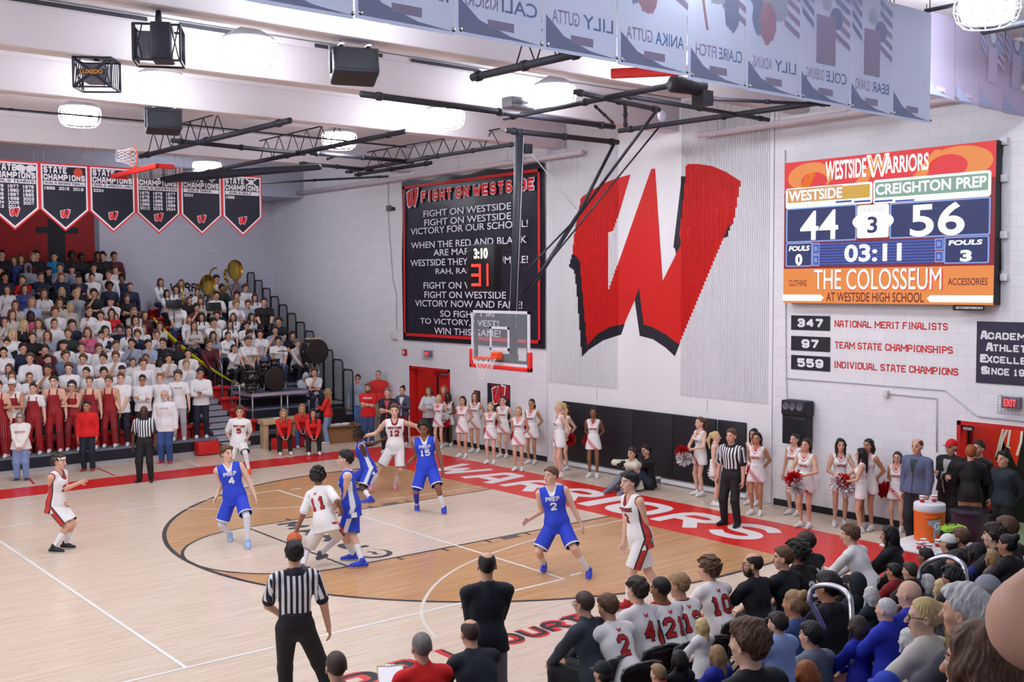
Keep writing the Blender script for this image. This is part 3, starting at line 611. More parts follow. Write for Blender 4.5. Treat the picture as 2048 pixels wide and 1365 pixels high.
# back wall mural and lettering
r_ = Frame((0, YB, 0), (1, 0, 0), (0, 0, 1)); g = Flat(r_); g.rect(-22, 3, -2.9, 6.9, mat('mural_backred', (150, 14, 18), .6), .006); g.rect(-2.9, 3, -2.75, 6.9, mat('mural_edge', (120, 130, 150), .6), .006)
x0 = at(95, 470, 'y', YB)[0]; x1 = at(137, 470, 'y', YB)[0]
g.rect(x0, 4.3, x1-.1, 6.6, INK, .010); g.rect(x0-.35, 6.15, x1+.3, 6.35, INK, .012); g.poly([(x1-.1, 5.0), (x1+.15, 4.95), (x1+.3, 4.6), (x1-.1, 4.6)], INK, .012)
g.rect(-9.2, 4.3, -8.4, 6.6, INK, .010)
tag(g.build('wall_mural'), 'dark red mural with black letter strokes on the back wall behind the top rows', 'mural')
a = at(340, 576, 'y', YB); b_ = at(398, 576, 'y', YB); g = Flat(r_); w4 = b_[0]-a[0]
g.slab('WARRIORS', a[0], a[2]-.13, a[0]+w4*1.75, a[2]+.15, INK, .006, 1.3)
tag(g.build('wall_lettering'), 'upper line of black lettering on the pale back wall behind the band', 'lettering'); g = Flat(r_); g.slab('NATION', a[0]+.45, a[2]-.5, a[0]+w4*1.5, a[2]-.22, INK, .006, 1.3)
tag(g.build('wall_lettering'), 'lower line of black lettering on the pale back wall behind the band', 'lettering')
# ------------------------------------------------------------------ ceiling lamps
GLOW = mat('lamp_glow', (246, 249, 255), .5, emit=LAMP_STRENGTH); CAGE = mat('lamp_cage', (235, 235, 238), .4)
def make_lamp():
    r = empty('gym_lamp', (0, 0, 0), 'bright caged gym lamp', 'lamp', 'caged gym lamps')
    MB().lathe([(.30, -.50), (.335, -.40), (.35, -.28), (.33, -.20), (.01, -.19)][::-1], n=18).build('bowl', GLOW, r)
    MB().lathe([(.36, -.20), (.37, -.16), (.20, -.06), (.10, 0.0), (.02, .0)], n=18).tube([(0, 0, 0), (0, 0, .22)], .02, 8).build('housing', mat('lamp_house', (205, 205, 212), .4), r)
    b = MB()
    for rr, z in ((.40, -.22), (.415, -.33), (.39, -.45), (.31, -.55)): b.tube([(rr*math.cos(t), rr*math.sin(t), z) for t in np.linspace(0, 2*PI, 25)[:-1]], .007, 5, False, True)
    for t in np.linspace(0, 2*PI, 13)[:-1]: b.tube([(rr*math.cos(t), rr*math.sin(t), z) for rr, z in ((.37, -.16), (.41, -.25), (.415, -.36), (.37, -.50), (.28, -.56))], .006, 5)
    b.build('cage', CAGE, r); return r
def copy_tree(o, parent=None):
    c = o.copy(); COL.objects.link(c)
    if parent is not None: c.parent = parent
    for ch in o.children: copy_tree(ch, c)
    return c
lamp0 = make_lamp(); used = False
ynm = {-2.15: 'behind the mauve banners', 5.9: 'in the bay nearest the hanging name banners', 9.3: 'in the middle bay', 13.6: 'in the bay before the champions banners', 21.2: 'behind the champions banners', 2.4: 'hidden behind the name banners'}
for x in (-19.3, -13.3, -7.3, -1.3):
    for y in (-2.15, 2.4, 5.9, 9.3, 13.6, 21.2):
        if y == 21.2 and x < -2: continue
        l = copy_tree(lamp0) if used else lamp0; used = True
        l.location = (x, y, 8.28) if y != -2.15 else (x+.9, -1.75, 8.44)
        l['label'] = 'caged gym lamp '+ynm[y]+(', near the end wall' if x == -1.3 else ', far from the end wall' if x == -7.3 else ', left of the view' if x > -15 else ', far left of the view')
# ------------------------------------------------------------------ basketball backstops
def pz(px, py, z=7.62): return at(px, py, 'z', z)
def pipes(parent, L, m=STEELB):
    o = Vector(parent.location)
    for a, b, r in L:
        a = np.asarray(a)-np.array(o); b = np.asarray(b)-np.array(o); d = (b-a)/np.linalg.norm(b-a); mb = MB().tube([a, b], r, 10)
        for t in (.06, .5, .94): c = a+(b-a)*t; mb.tube([c-d*.04, c+d*.04], r*1.35, 10)
        mb.build('frame_pipe', m, parent)
def truss(parent, a, b, h, n, r=.012):
    o = np.array(parent.location); a = np.asarray(a)-o; b = np.asarray(b)-o; mb = MB(); up = np.array([0, 0, h])
    mb.tube([a+up, b+up], r*1.5, 6)
    for i in range(n):
        p = a+(b-a)*i/n; q = a+(b-a)*(i+.5)/n+up; s = a+(b-a)*(i+1)/n; mb.tube([p, q], r, 5).tube([q, s], r, 5)
    mb.build('truss', STEELB, parent)
bs = empty('basketball_backstop', (-1.22, YC, 3.4), 'basketball backstop in front of the end wall with glass board, red pad, rim and net', 'basketball hoop')
O = np.array(bs.location)
pipes(bs, [(pz(722, 188), pz(1228, 254), .055), (pz(1008, 236), pz(1366, 166), .05), (pz(1238, 262), pz(1700, 197), .05), (at(1013, 261, 'y', YC), at(1236, 285, 'y', YC), .055), (pz(1150, 184), pz(1318, 220), .045),
  (pz(945, 155), pz(1165, 105), .06), (pz(1240, 190), pz(1537, 240), .04), (pz(1250, 204), pz(1251, 252, 7.5), .035), (pz(1190, 212), pz(1226, 246), .025)])
truss(bs, pz(1030, 137), pz(1160, 107), .45, 3); 
MB().tube([(-.70-O[0], 0, 7.42-O[2]), (-.88-O[0], 0, 2.98-O[2])], [.10, .085], 14).tube([(-.70-O[0], 0, 7.42-O[2]), (-.70-O[0], 0, 7.56-O[2])], .07).box((-.62-O[0], -.08, 7.10-O[2]), (-.42-O[0], .08, 7.28-O[2]), .01).build('mast', STEELB, bs)
kn = at(1155, 432, 'y', YC)-O
MB().tube([at(1228, 288, 'y', YC)-O, kn], .035).tube([pz(1312, 222)-O, kn+(.05, 0, .03)], .03).tube([kn, (-.56+1.22, 0, 4.22-O[2])], .045).tube([at(1152, 438, 'y', YC)-O, (-.80+1.22, .0, 4.55-O[2])], .02).tube([pz(1320, 252)-O, (-.62+1.22, 0, 4.3-O[2])], .018).build('brace', STEELB, bs)
mb = MB().tube([(-.5-O[0], 0, 7.2-O[2]), at(1152, 418, 'y', YC)-O], .008, 6)
for s in (-1, 1): mb.tube([(-.68-O[0], s*.11, 7.4-O[2]), (-.9-O[0], s*.11, 3.6-O[2])], .006, 5)
mb.build('cable', mat('cable_white', (210, 210, 220), .4), bs)
MB().sphere(pz(1324, 232)-O, .11, 14, 8, (1, .5, 1)).build('pulley', mat('pulley_clear', (205, 205, 226), .2), bs)
mb = MB().lathe([(.001, -.16), (.05, -.16), (.05, .16), (.001, .16)], (-.95, 0, 0), 12, 'x'); mb.V = [tuple(np.array(v)+pz(1045, 215)-O+(.9, 0, .12)) for v in mb.V]; mb.box(tuple(pz(1030, 218)-O+(-.2, -.15, .0)), tuple(pz(1030, 218)-O+(.35, .15, .2)), .03)
mb.build('winch_motor', GALV, bs)
bd = MB().box((-.010, -.90, -.50), (.010, .90, .555)).build('backboard', mat('board_glass', (200, 210, 222), .03, alpha=.16, spec=.6), bs)
fr = MB(); w_ = .055
for a in ((-.015, -.915, -.52, .015, .915, -.52+w_), (-.015, -.915, .565-w_, .015, .915, .565), (-.015, -.915, -.52, .015, -.915+w_, .565), (-.015, .915-w_, -.52, .015, .915, .565)): fr.box(a[:3], a[3:])
fr.build('board_border', mat('board_white', (226, 226, 238), .4), bd)
fr = MB(); w_ = .05; y_ = .305; z0_, z1_ = -.20-.02, .27-.02
for a in ((-.014, -y_, z0_, .0, y_, z0_+w_), (-.014, -y_, z1_-w_, .0, y_, z1_), (-.014, -y_, z0_, .0, -y_+w_, z1_), (-.014, y_-w_, z0_, 0, y_, z1_)): fr.box(a[:3], a[3:])
fr.build('target_square', mat('board_white', (226, 226, 238)), bd)
pd = mat('board_pad', (226, 42, 36), .5)
MB().box((-.045, -.955, -.60), (.045, .955, -.515), .015).box((-.045, .88, -.60), (.045, .955, -.22), .015).box((-.045, -.955, -.60), (.045, -.88, -.22), .015).build('board_pad', pd, bd)
MB().box((.02, -.85, -.48), (.06, -.79, .45)).box((.02, .79, -.48), (.06, .85, .45)).box((.02, -.85, .38), (.06, .85, .44)).box((.02, -.85, -.46), (.06, .85, -.40)).box((.03, -.07, -.45), (.42, .07, -.30), .01).box((.03, -.07, .25), (.38, .07, .38), .01).build('board_mount', STEELB, bd)
rim_m = mat('rim_orange', (236, 78, 28), .4); cx = -.38
def rim_ring(r=.228): return [(cx+r*math.cos(t), r*math.sin(t), -.35) for t in np.linspace(0, 2*PI, 33)[:-1]]
rim = MB().tube(rim_ring(), .011, 8, False, True).box((-.15, -.10, -.40), (-.012, .10, -.25), .01).tube([(-.1, .09, -.36), (cx+.12, .19, -.35)], .01, 6).tube([(-.1, -.09, -.36), (cx+.12, -.19, -.35)], .01, 6).build('rim', rim_m, bs)
def net(c, ax, parent, name='net', n=12, L=.42):
    """cord net hanging along ax from a ring centred at c"""
    ax = np.array(ax, float); a = np.array([1, 0, 0.]) if abs(ax[0]) < .9 else np.array([0, 1., 0]); a = a-ax*(a@ax); a /= np.linalg.norm(a); b = np.cross(ax, a)
    rad = lambda s: .225-.12*s**.7+.03*max(0, s-.75)*2; mb = MB()
    for d in (1, -1):
        for k in range(n):
            P = []
            for i in range(6): s = i/5; t = 2*PI*(k+d*i*.5)/n; P.append(np.array(c)+ax*L*s+rad(s)*(math.cos(t)*a+math.sin(t)*b))
            mb.tube(P, .0045, 4, False)
    return mb.build(name, mat('net_white', (236, 230, 232), .8), parent)
net((cx, 0, -.35), (0, 0, -1), rim)
# shot clock
p0 = at(933, 490, 'x', -1.15); p1 = at(986, 582, 'x', -1.15)
sc = empty('shot_clock', (-1.0, (p0[1]+p1[1])/2, (p0[2]+p1[2])/2), 'black shot clock box with white 3:10 and red 31 above the backboard', 'shot clock'); hy = abs(p0[1]-p1[1])/2; hz = abs(p0[2]-p1[2])/2
MB().box((-.15, -hy, -hz), (.12, hy, hz), .02).build('housing', mat('clock_black', (18, 18, 24), .4), sc)
g = Flat(Frame((-.152, 0, 0), (0, -1, 0), (0, 0, 1)))
g.text('3:10', -hy*.42, hz*.38, hy*.62, hz*.82, mat('clock_white', (255, 252, 225), .5, emit=3.5), .002, .03)
cr_ = mat('clock_red', (255, 40, 30), .5, emit=3.0)
def seg7(d, u, v, w, h, t):
    S = {'3': 'abgcd', '1': 'bc'}[d]; m = v+h/2
    R = {'a': (u, v+h-t, u+w, v+h), 'g': (u, m-t/2, u+w, m+t/2), 'd': (u, v, u+w, v+t), 'b': (u+w-t, m, u+w, v+h), 'c': (u+w-t, v, u+w, m)}
    for s_ in S: g.rect(*R[s_], cr_, .002)
seg7('3', -hy*.62, -hz*.80, hy*.72, hz*.95, hy*.13); seg7('1', hy*.05, -hz*.80, hy*.62, hz*.95, hy*.13)
g.build('display', sc); MB().tube([(.1, -hy*.6, -hz*.5), (.1, -hy*.6, -hz*1.2)], .02).tube([(.1, -hy*.5, hz*.7), (.32, -hy*1.3, hz*.7)], .015).tube([(.1, -hy*.5, -hz*.7), (.25, -hy*1.3, -hz*.7)], .015).build('bracket', STEELB, sc)
# side court backstop folded up under the ceiling
b2 = empty('basketball_backstop', pz(240, 330, 7.0), 'folded up side court backstop with orange rim in front of the champions banners', 'basketball hoop'); O2 = np.array(b2.location)
ZP = 7.62
pipes(b2, [(pz(281, 313), pz(580, 241), .06), (pz(400, 347), pz(810, 263), .055), (pz(620, 306), pz(826, 324), .05), (pz(600, 327), pz(745, 340), .045), (pz(343, 281), pz(610, 308), .05), (pz(711, 350), pz(862, 326), .05), (pz(693, 344), pz(866, 314), .05), (pz(866, 314), pz(1032, 288), .045), (pz(655, 318), pz(672, 311), .03)])
pipes(b2, [(pz(490, 368, 7.4), pz(776, 353, 7.4), .03), (pz(0, 217, 7.7), pz(345, 247, 7.7), .018), (pz(345, 247, 7.7), pz(812, 294, 7.7), .018)])
truss(b2, pz(296, 309), pz(450, 272), .5, 6); truss(b2, pz(520, 322), pz(690, 287), .5, 6); truss(b2, pz(735, 335), pz(1000, 293), .4, 9)
a, b_ = at(262, 362, 'z', 7.20)-O2, at(640, 334, 'z', 7.20)-O2
MB().tube([a, a+(b_-a)*.45, b_], [.13, .11, .07], 12).build('mast', STEELB, b2)
ua = at(226, 353, 'z', 7.0)-O2; ub = at(316, 332, 'z', 7.0)-O2
mid = (ua+ub)/2; e1 = (ub-ua); L1 = np.linalg.norm(e1); e1 /= L1; e2 = np.array([1, 0, 0.])-e1*e1[0]; e2 /= np.linalg.norm(e2)
mb = MB(); mb.box((-L1/2, 0, -.01), (L1/2, .9, .01)); Mx = Matrix(((e1[0], e2[0], 0, mid[0]), (e1[1], e2[1], 0, mid[1]), (e1[2], e2[2], 1, mid[2]), (0, 0, 0, 1))); mb.xf(Mx)
bb2 = mb.build('backboard', mat('board_edge', (150, 176, 184), .1, alpha=.7), b2)
mb = MB().box((-L1/2-.03, -.06, -.05), (L1/2+.03, .02, .05), .015).box((-L1/2-.03, -.06, -.05), (-L1/2+.04, .35, .05), .015).box((L1/2-.04, -.06, -.05), (L1/2+.03, .35, .05), .015); mb.xf(Mx); mb.build('board_pad', pd, bb2)
rc = mid+np.array([-.02, 0, .31])
r2 = MB().tube([tuple(rc+np.array([.0, .228*math.cos(t), .228*math.sin(t)])+e2*.0) for t in np.linspace(0, 2*PI, 29)[:-1]], .012, 8, False, True).box(tuple(mid+(-.02, -.08, .0)), tuple(mid+(.2, .08, .1)), .01).build('rim', rim_m, b2)
net(rc, (-1, 0, 0), r2, L=.36)
# third backstop, mostly behind the name banners
b3 = empty('basketball_backstop', pz(1290, 145, 7.5), 'red padded edge of a third backstop with its black motor drum under the name banners', 'basketball hoop'); O3 = np.array(b3.location)
a, b_ = pz(1222, 148, 7.5)-O3, pz(1395, 140, 7.5)-O3
e = (b_-a)/np.linalg.norm(b_-a); nrm = np.array([-e[1], e[0], 0])
mb = MB().box((0, -.06, -.07), (np.linalg.norm(b_-a), .03, .07), .02); mb.xf(Matrix(((e[0], nrm[0], 0, a[0]), (e[1], nrm[1], 0, a[1]), (0, 0, 1, a[2]), (0, 0, 0, 1)))); mb.build('board_pad', pd, b3)
a = pz(1345, 168, 7.5)-O3; b_ = pz(1405, 175, 7.5)-O3
MB().tube([a, b_], .13, 16).box(tuple(b_+(-.12, -.12, -.28)), tuple(b_+(.12, .12, -.05)), .01).build('motor_drum', STEELB, b3)
pipes(b3, [(pz(1405, 197, 7.55), pz(1660, 210, 7.55), .03)])
# ------------------------------------------------------------------ hung speakers and projectors
def speaker(px, py, y, w, h, d, rz, tilt, lb):
    p = at(px, py, 'y', y); r = empty('ceiling_speaker', p, lb, 'speaker', 'speakers hung under the beams', rz)
    mb = MB().box((-w/2, -d/2, -h/2), (w/2, d/2, h/2), .04); mb.xf(Matrix.Rotation(tilt, 4, 'X')); mb.build('cabinet', mat('speaker_black', (27, 28, 36), .5), r)
    mb = MB().box((-w/2+.03, -d/2-.012, -h/2+.03), (w/2-.03, -d/2+.01, h/2-.03), .02); mb.xf(Matrix.Rotation(tilt, 4, 'X')); mb.build('grille', mat('grille_dark', (18, 20, 26)), r)
    t = ZB-p[2]; mb = MB()
    for s in (-1, 1): mb.box((s*(w/2+.015)-.012, -.03, -.1), (s*(w/2+.015)+.012, .03, h/2+.06))
    mb.box((-w/2-.03, -.03, h/2+.05), (w/2+.03, .03, h/2+.075)).build('yoke', STEELB, r)
    for s in (-.3, .3): MB().box((s*w-.03, -.14, h/2+.075), (s*w+.03, .14, h/2+.1)).tube([(s*w, 0, h/2+.08), (s*w, 0, t)], .012, 6).build('hanger', GALV, r)
speaker(708, 134, 3.9, .62, .38, .42, -.35, -.35, 'large black loudspeaker under the beam above the near backstop frame')
speaker(327, 246, 10.9, .62, .36, .42, -.25, -.2, 'black loudspeaker under the beam between the lamps and the folded hoop')
def projector(px, py, y, lb, front):
    p = at(px, py, 'y', y); r = empty('projector_cage', p, lb, 'projector', 'caged projectors under the beams', -.5 if not front else -.62)
    mb = MB(); a, b_, h = .27, .22, .21
    for sx in (-1, 1):
        for sy in (-1, 1): mb.box((sx*a-.012, sy*b_-.012, -h), (sx*a+.012, sy*b_+.012, h))
    for z in (-h, h):
        for s in (-1, 1): mb.box((-a, s*b_-.012, z-.012), (a, s*b_+.012, z+.012)).box((s*a-.012, -b_, z-.012), (s*a+.012, b_, z+.012))
    for s in (-1, 1):
        for t in np.linspace(-.8, .8, 5): mb.tube([(s*a, t*b_-.05, -h), (s*a, t*b_+.05, h)], .008, 5)
        mb.tube([(s*a*.95, -b_, -h), (s*a*.6, -b_, h)], .008, 5).tube([(s*a*.6, -b_, -h), (s*a*.95, -b_, h)], .008, 5)
    mb.build('cage', STEELB, r)
    if front:
        MB().tube([(-a, -b_-.01, -h), (a, -b_-.01, h)], .022, 6).tube([(a, -b_-.01, -h), (-a, -b_-.01, h)], .022, 6).build('cross_bar', STEELB, r)
        g = Flat(Frame((0, -b_-.036, 0), (1, 0, 0), (0, 0, 1))); g.rect(-.2, -.04, .2, .04, STEELB, 0); g.text('LUXEDO', -.16, -.03, .16, .03, mat('logo_orange', (226, 150, 40), .5), .002, .02); g.build('maker_plate', r)
        MB().box((-.18, -.12, -.12), (.18, .18, .14), .03).build('projector', mat('proj_grey', (120, 122, 136), .4), r)
    else:
        MB().box((-.07, -b_-.03, -.2), (.17, .15, .24), .02).build('projector', mat('proj_dark', (34, 36, 50), .5), r); MB().box((-.24, -.1, -.15), (-.08, .15, .15), .02).build('lens_box', mat('proj_grey', (120, 122, 136)), r)
    MB().tube([(0, 0, h), (0, 0, ZB-p[2])], [.05, .03], 8).build('hanger', STEELB, r)
projector(318, 92, 3.95, 'black caged projector with a dark tower, the higher of the two hung projectors', False); projector(194, 150, 7.25, 'black caged projector with an X front and orange lettering', True)
# ------------------------------------------------------------------ champions banners
px_ = [-22, 78, 176, 268, 357, 445, 523]; YBN = 17.69
xs = [at(p, 330, 'y', YBN)[0] for p in px_]; w6 = (xs[-1]-xs[1])/5; xs = [xs[-1]-w6*(6-i) for i in range(7)]
zt_ = at(300, 339, 'y', YBN)[2]; zb_ = at(523, 436, 'y', YBN)[2]; zp_ = at(485, 473, 'y', YBN)[2]
cards = [('TENNIS', [['1976', '1979', '1986', '1998', '2004', '2012'], ['1977', '1980', '1987', '1999', '2005', '2014'], ['1979', '1982', '1995', '2003', '2007']]), ('BASKETBALL', [['1999'], ['2015'], ['2018']]), ('WRESTLING', [['2024']]), ('SWIMMING', [['1975', '1978', '1985', '1988', '2012'], ['1976', '1979', '1986', '1995', '2023'], ['1977', '1984', '1987', '1996', '2024']]), ('TRACK', [['2024']]), ('GOLF', [['1998']])]
bnR = mat('pennant_red', (222, 48, 58), .6); bnW = mat('pennant_white', (238, 236, 244), .6); bnK = mat('pennant_navy', (28, 29, 46), .6)
for i, (sp_, yrs) in enumerate(cards):
    x0, x1 = xs[i], xs[i+1]; w_ = x1-x0; xm = (x0+x1)/2
    r = empty('champions_banner', (xm, YBN, zt_), 'navy pointed champions banner for girls '+sp_.lower()+' with red and white edges', 'banner', 'champions banners in front of the bleachers')
    f = Frame((0, 0, 0), (1, 0, 0), (0, 0, 1)); g = Flat(f); hb, ht = zb_-zt_, zp_-zt_
    def shape(e, m, n): g.poly([(-w_/2+e, -e), (w_/2-e, -e), (w_/2-e, hb+e*.4), (0, ht+e*1.3), (-w_/2+e, hb+e*.4)][::-1], m, n)
    shape(.0, bnR, .0); shape(.035, bnW, .003); shape(.075, bnK, .006)
    g.poly([(-w_/2, 0), (w_/2, 0), (w_/2, hb), (0, ht), (-w_/2, hb)], bnR, -.004)
    g.build('cloth', r); g = Flat(f)
    sport_x = .12 if i != 1 else .14
    H1 = -hb; fr_ = lambda t: -H1*t
    g.slab('STATE', -w_/2+.09, fr_(.22), -w_/2+.62, fr_(.075), bnW, .009, 1.6); g.slab('CHAMPIONS', -w_/2+.09, fr_(.37), w_/2-.09, fr_(.235), bnW, .009, 1.6)
    g.rect(-w_/2+.09, fr_(.475), w_/2-.09, fr_(.385), bnW, .008); g.slab('GIRLS '+sp_, -w_/2+(.12 if len(sp_) > 5 else .2), fr_(.458), w_/2-(.12 if len(sp_) > 5 else .3), fr_(.402), bnK, .011, 1.2)
    for c_, col in enumerate(yrs):
        for j, yv in enumerate(col): a = -w_/2+.10+c_*.33; g.slab(yv, a, fr_(.575+j*.086), a+.24, fr_(.505+j*.086), bnW, .009, 1.4)
    if i == 1: g.disc(.32, -.19, .105, mat('ball_ink', (214, 74, 50), .6), .010)
    elif i == 0: g.disc(.15, -.16, .12, bnW, .010, 20, .075); g.disc(.38, -.16, .12, bnW, .010, 20, .075); g.line([(.42, -.28), (.15, -.17)], .03, bnW, .011); g.line([(.10, -.28), (.38, -.17)], .03, bnW, .011)
    elif i == 5: g.line([(.1, -.08), (.4, -.26)], .035, bnW, .010); g.line([(.4, -.08), (.1, -.26)], .035, bnW, .011); g.disc(.25, -.17, .07, bnW, .012)
    else: g.line([(.2, -.12), (.3, -.24)], .04, bnW, .010); g.line([(.38, -.14), (.24, -.22)], .03, bnW, .010)
    g.build('lettering', r); g = Flat(f); small_w(g, 0, hb*1.085, .25, bnR, bnW, .010); g.build('emblem', r)
    [MB().tube([(t*w_*.4, 0, 0), (t*w_*.4, 0, ZB-zt_)], .006, 5).build('cord', CHROME, r) for t in (-1, 1)]
# ------------------------------------------------------------------ hanging name banners seen from behind
NB = None; nbB = mat('print_blue', (150, 176, 222), .8); nbP = mat('print_pink', (206, 194, 224), .8); nbS = mat('print_slate', (176, 186, 222), .8); nbW = mat('print_pale', (218, 226, 244), .8); nbO = mat('print_peach', (222, 186, 204), .8); nbM = mat('banner_mauve', (204, 198, 228), .8)
def cloth_translucent(name, c):
    m = mat(name, c, .8); nt = m.node_tree; b = nt.nodes['Principled BSDF']; t = nt.nodes.new('ShaderNodeBsdfTranslucent'); t.inputs[0].default_value = lin(c)+(1,)
    x = nt.nodes.new('ShaderNodeMixShader'); x.inputs[0].default_value = .5; nt.links.new(b.outputs[0], x.inputs[1]); nt.links.new(t.outputs[0], x.inputs[2]); nt.links.new(x.outputs[0], nt.nodes['Material Output'].inputs[0]); return m
NB = cloth_translucent('banner_cloth_back', (198, 209, 236)); nbM = cloth_translucent('banner_mauve2', (204, 198, 228))
def blob(g, u, v, rx, ry, m, n):
    rs = random.Random(int(u*997+v*131)); k = 30; g.poly([(u+rx*(1+rs.uniform(-.16, .12))*math.cos(2*PI*i/k), v+ry*(1+rs.uniform(-.16, .12))*math.sin(2*PI*i/k)) for i in range(k)], m, n)
def hang_banner(x0, x1, y, zb, zt, first, last, kind, lb, grp, base=NB):
    r = empty('name_banner', ((x0+x1)/2, y, zt), lb, 'banner', grp); w_ = x1-x0; h = zt-zb; n = 10; V = []; F = []
    for j in range(7):
        for i in range(n+1): s = i/n; t = j/6; V.append((-w_/2+.006+(w_-.012)*s, .025*math.sin(PI*s*1.0)*(1-t)+.01*math.sin(5*s+zb*9), -h+h*t))
    for j in range(6):
        for i in range(n): a = j*(n+1)+i; F.append([a, a+1, a+n+2, a+n+1])
    link('cloth', pymesh('cloth', V, F, True), r, (base,))
    g = Flat(Frame((0, -.022, 0), (1, 0, 0), (0, 0, 1)))
    g.poly([(-w_/2+.02, -h+.02), (w_/2-.03, -h+.02), (w_*.1, -h+.05), (-w_*.25, -h+.14), (-w_/2+.02, -h+.30)], nbS, .001)
    g.rect(-w_*.16, -h+.085, w_*.14, -h+.16, nbP, .002)
    if first: g.text(first, -.02+(.02 if last else -w_*.3), -h+.24, w_/2-.08, -h+.36, nbB, .002, .01, flip=True)
    if last: g.text(last, -w_/2+.09, -h+.24, -.04, -h+.36, nbP, .002, .01, flip=True)
    if kind >= 1:
        for k_ in range(5): z = -h+.62+k_*.13; g.poly([(w_*.18, z+.12), (w_/2-.02, z), (w_/2-.02, z+.07), (w_*.18, z+.19)], nbP if k_ < 3 else nbS, .0012); g.poly([(-w_/2+.02, z+.3), (-w_*.25, z+.16), (-w_*.25, z+.23), (-w_/2+.02, z+.37)], nbS, .0012)
    if kind == 2: blob(g, -w_*.12, -h+.72, .14, .22, nbO, .0025); blob(g, -w_*.30, -h+.80, .10, .24, nbS, .002); blob(g, w_*.06, -h+1.05, .2, .3, nbW, .0018)
    if kind == 3: blob(g, w_*.22, -h+.74, .12, .2, nbS, .0025); blob(g, 0, -h+1.05, .24, .3, nbW, .0018); g.line([(-w_*.32, -h+.95), (-w_*.2, -h+.5)], .04, nbO, .002)
    if kind == 4: g.rect(-w_*.2, -h+.42, w_*.18, -h+.95, nbP, .002); g.disc(0, -h+1.1, .09, nbW, .0025); g.disc(w_*.2, -h+.95, .12, nbS, .0018)
    g.build('print', r); mb = MB()
    for sx in (-1, 1): mb.lathe([(.02, -.004), (.02, .004)], (sx*(w_/2-.035), -.03, -h+.035), 10, 'y')
    mb.build('eyelet', CHROME, r)
    top = ZC-zt
    for sx in (-1, 1): MB().tube([(sx*w_*.45, 0, 0), (sx*w_*.45, 0, top)], .006, 5).build('cord', STEELB, r)
sep = [(300, -30), (484, 0), (709, 38), (910, 68), (1085, 98), (1235, 125), (1375, 155), (1490, 180), (1597, 197), (1697, 217), (1781, 235), (1860, 246)]
Y1 = -1.85; P = [at(a, b, 'y', Y1) for a, b in sep]
names = [('MIA', '', 0), ('ANNA', '', 0), ('MARLEE', 'MCINT', 0), ('CALI', 'KISICKI', 0), ('LILY', 'GUTTA', 1), ('ANIKA', 'GUTTA', 2), ('CLAIRE', 'FITCH', 3), ('LILY', 'ADKINS', 2), ('COLE', 'DUERSING', 4), ('BEAR', 'CLARAD', 4), ('', '', 0)]
nl = ['wholly above the frame', 'cut off by the top of the photo at the left end', 'second visible from the left end', 'third visible from the left end', 'fourth visible from the left end', 'with a blue and a peach pompom print, left of the gap', 'with a pale arm and slate pompom print, right of the gap', 'with a large peach pompom print', 'with a pink shirt print', 'second from the end near the scoreboard', 'last of the row, its free edge over the scoreboard']
for i in range(1, len(P)-1):
    zb = (P[i][2]+P[i+1][2])/2
    hang_banner(P[i][0], P[i+1][0], Y1, zb, 7.78, *names[i], 'pale blue name banner, '+nl[i], 'pale name banners hanging across the ceiling')
Y2 = -.55
T2 = [(1850, 18, 184), (1912, 40, 202), (1960, 58, 213), (2008, 72, 224), (2056, 88, 235)]
for i in range(4):
    a, b_ = T2[i], T2[i+1]; pa, pb = at(a[0], a[1], 'y', Y2), at(b_[0], b_[1], 'y', Y2); za = at(b_[0], b_[2], 'y', Y2)[2]
    hang_banner(pa[0], pb[0], Y2, za, min(8.45, (pa[2]+pb[2])/2), '', '', 4 if i > 1 else 0, 'mauve banner of the farther short row, '+('beside the free edge of the pale row', 'second in that row', 'third in that row', 'at the right edge of the photo')[i], 'mauve banners near the end wall', nbM)
o = MB().tube([pz(1850, 22, 8.2), pz(1960, 0, 8.2)], .03).build('conduit', STEELB); recenter(o, pz(1900, 12, 8.2)); tag(o, 'short black conduit above the mauve banners', 'conduit')
o = MB().tube([pz(1965, 62, 8.0), pz(2100, 35, 8.0)], .06).build('ceiling_pipe', STEELB); recenter(o, pz(2010, 52, 8.0)); tag(o, 'thick black pipe at the top right corner below the lamp', 'pipe')
# ------------------------------------------------------------------ far bleachers
NT, Y0, DY, Z0, DZ = 13, 18.4, .59, .40, .273
def tread(k): return Y0+DY*k, Z0+DZ*k
XA, XBn, XE = -2.35, -1.55, 2.20         # aisle, band section, end
bl = empty('bleachers', (-5, Y0, 0), 'telescoping bleachers of grey decks with red seats holding the student section and band', 'bleachers'); bo = np.array(bl.location)
deck_m = mat('deck_grey', (122, 128, 142), .5, var=.15, bscale=4); ris_m = mat('riser_black', (30, 31, 40), .6); seat_m = mat('seat_red', (206, 34, 32), .45)
for k in range(NT):
    y, z = tread(k); y2 = y+DY if k < NT-1 else YB-.01
    m = MB(); m.mi = 0; m.box((-24-bo[0], y-bo[1], z-.05), (XE-bo[0], y2-bo[1], z)); m.mi = 1; m.box((-24-bo[0], y-bo[1]+.01, 0.05 if k == 0 else z-DZ-.05), (XE-bo[0], y-bo[1]+.04, z-.05))
    m.build('tier', (deck_m, ris_m), bl)
MB().box((-24-bo[0], Y0-.03-bo[1], 0), (XE-bo[0], Y0+.02-bo[1], .09)).build('plinth', mat('plinth_grey', (176, 172, 178), .6), bl)
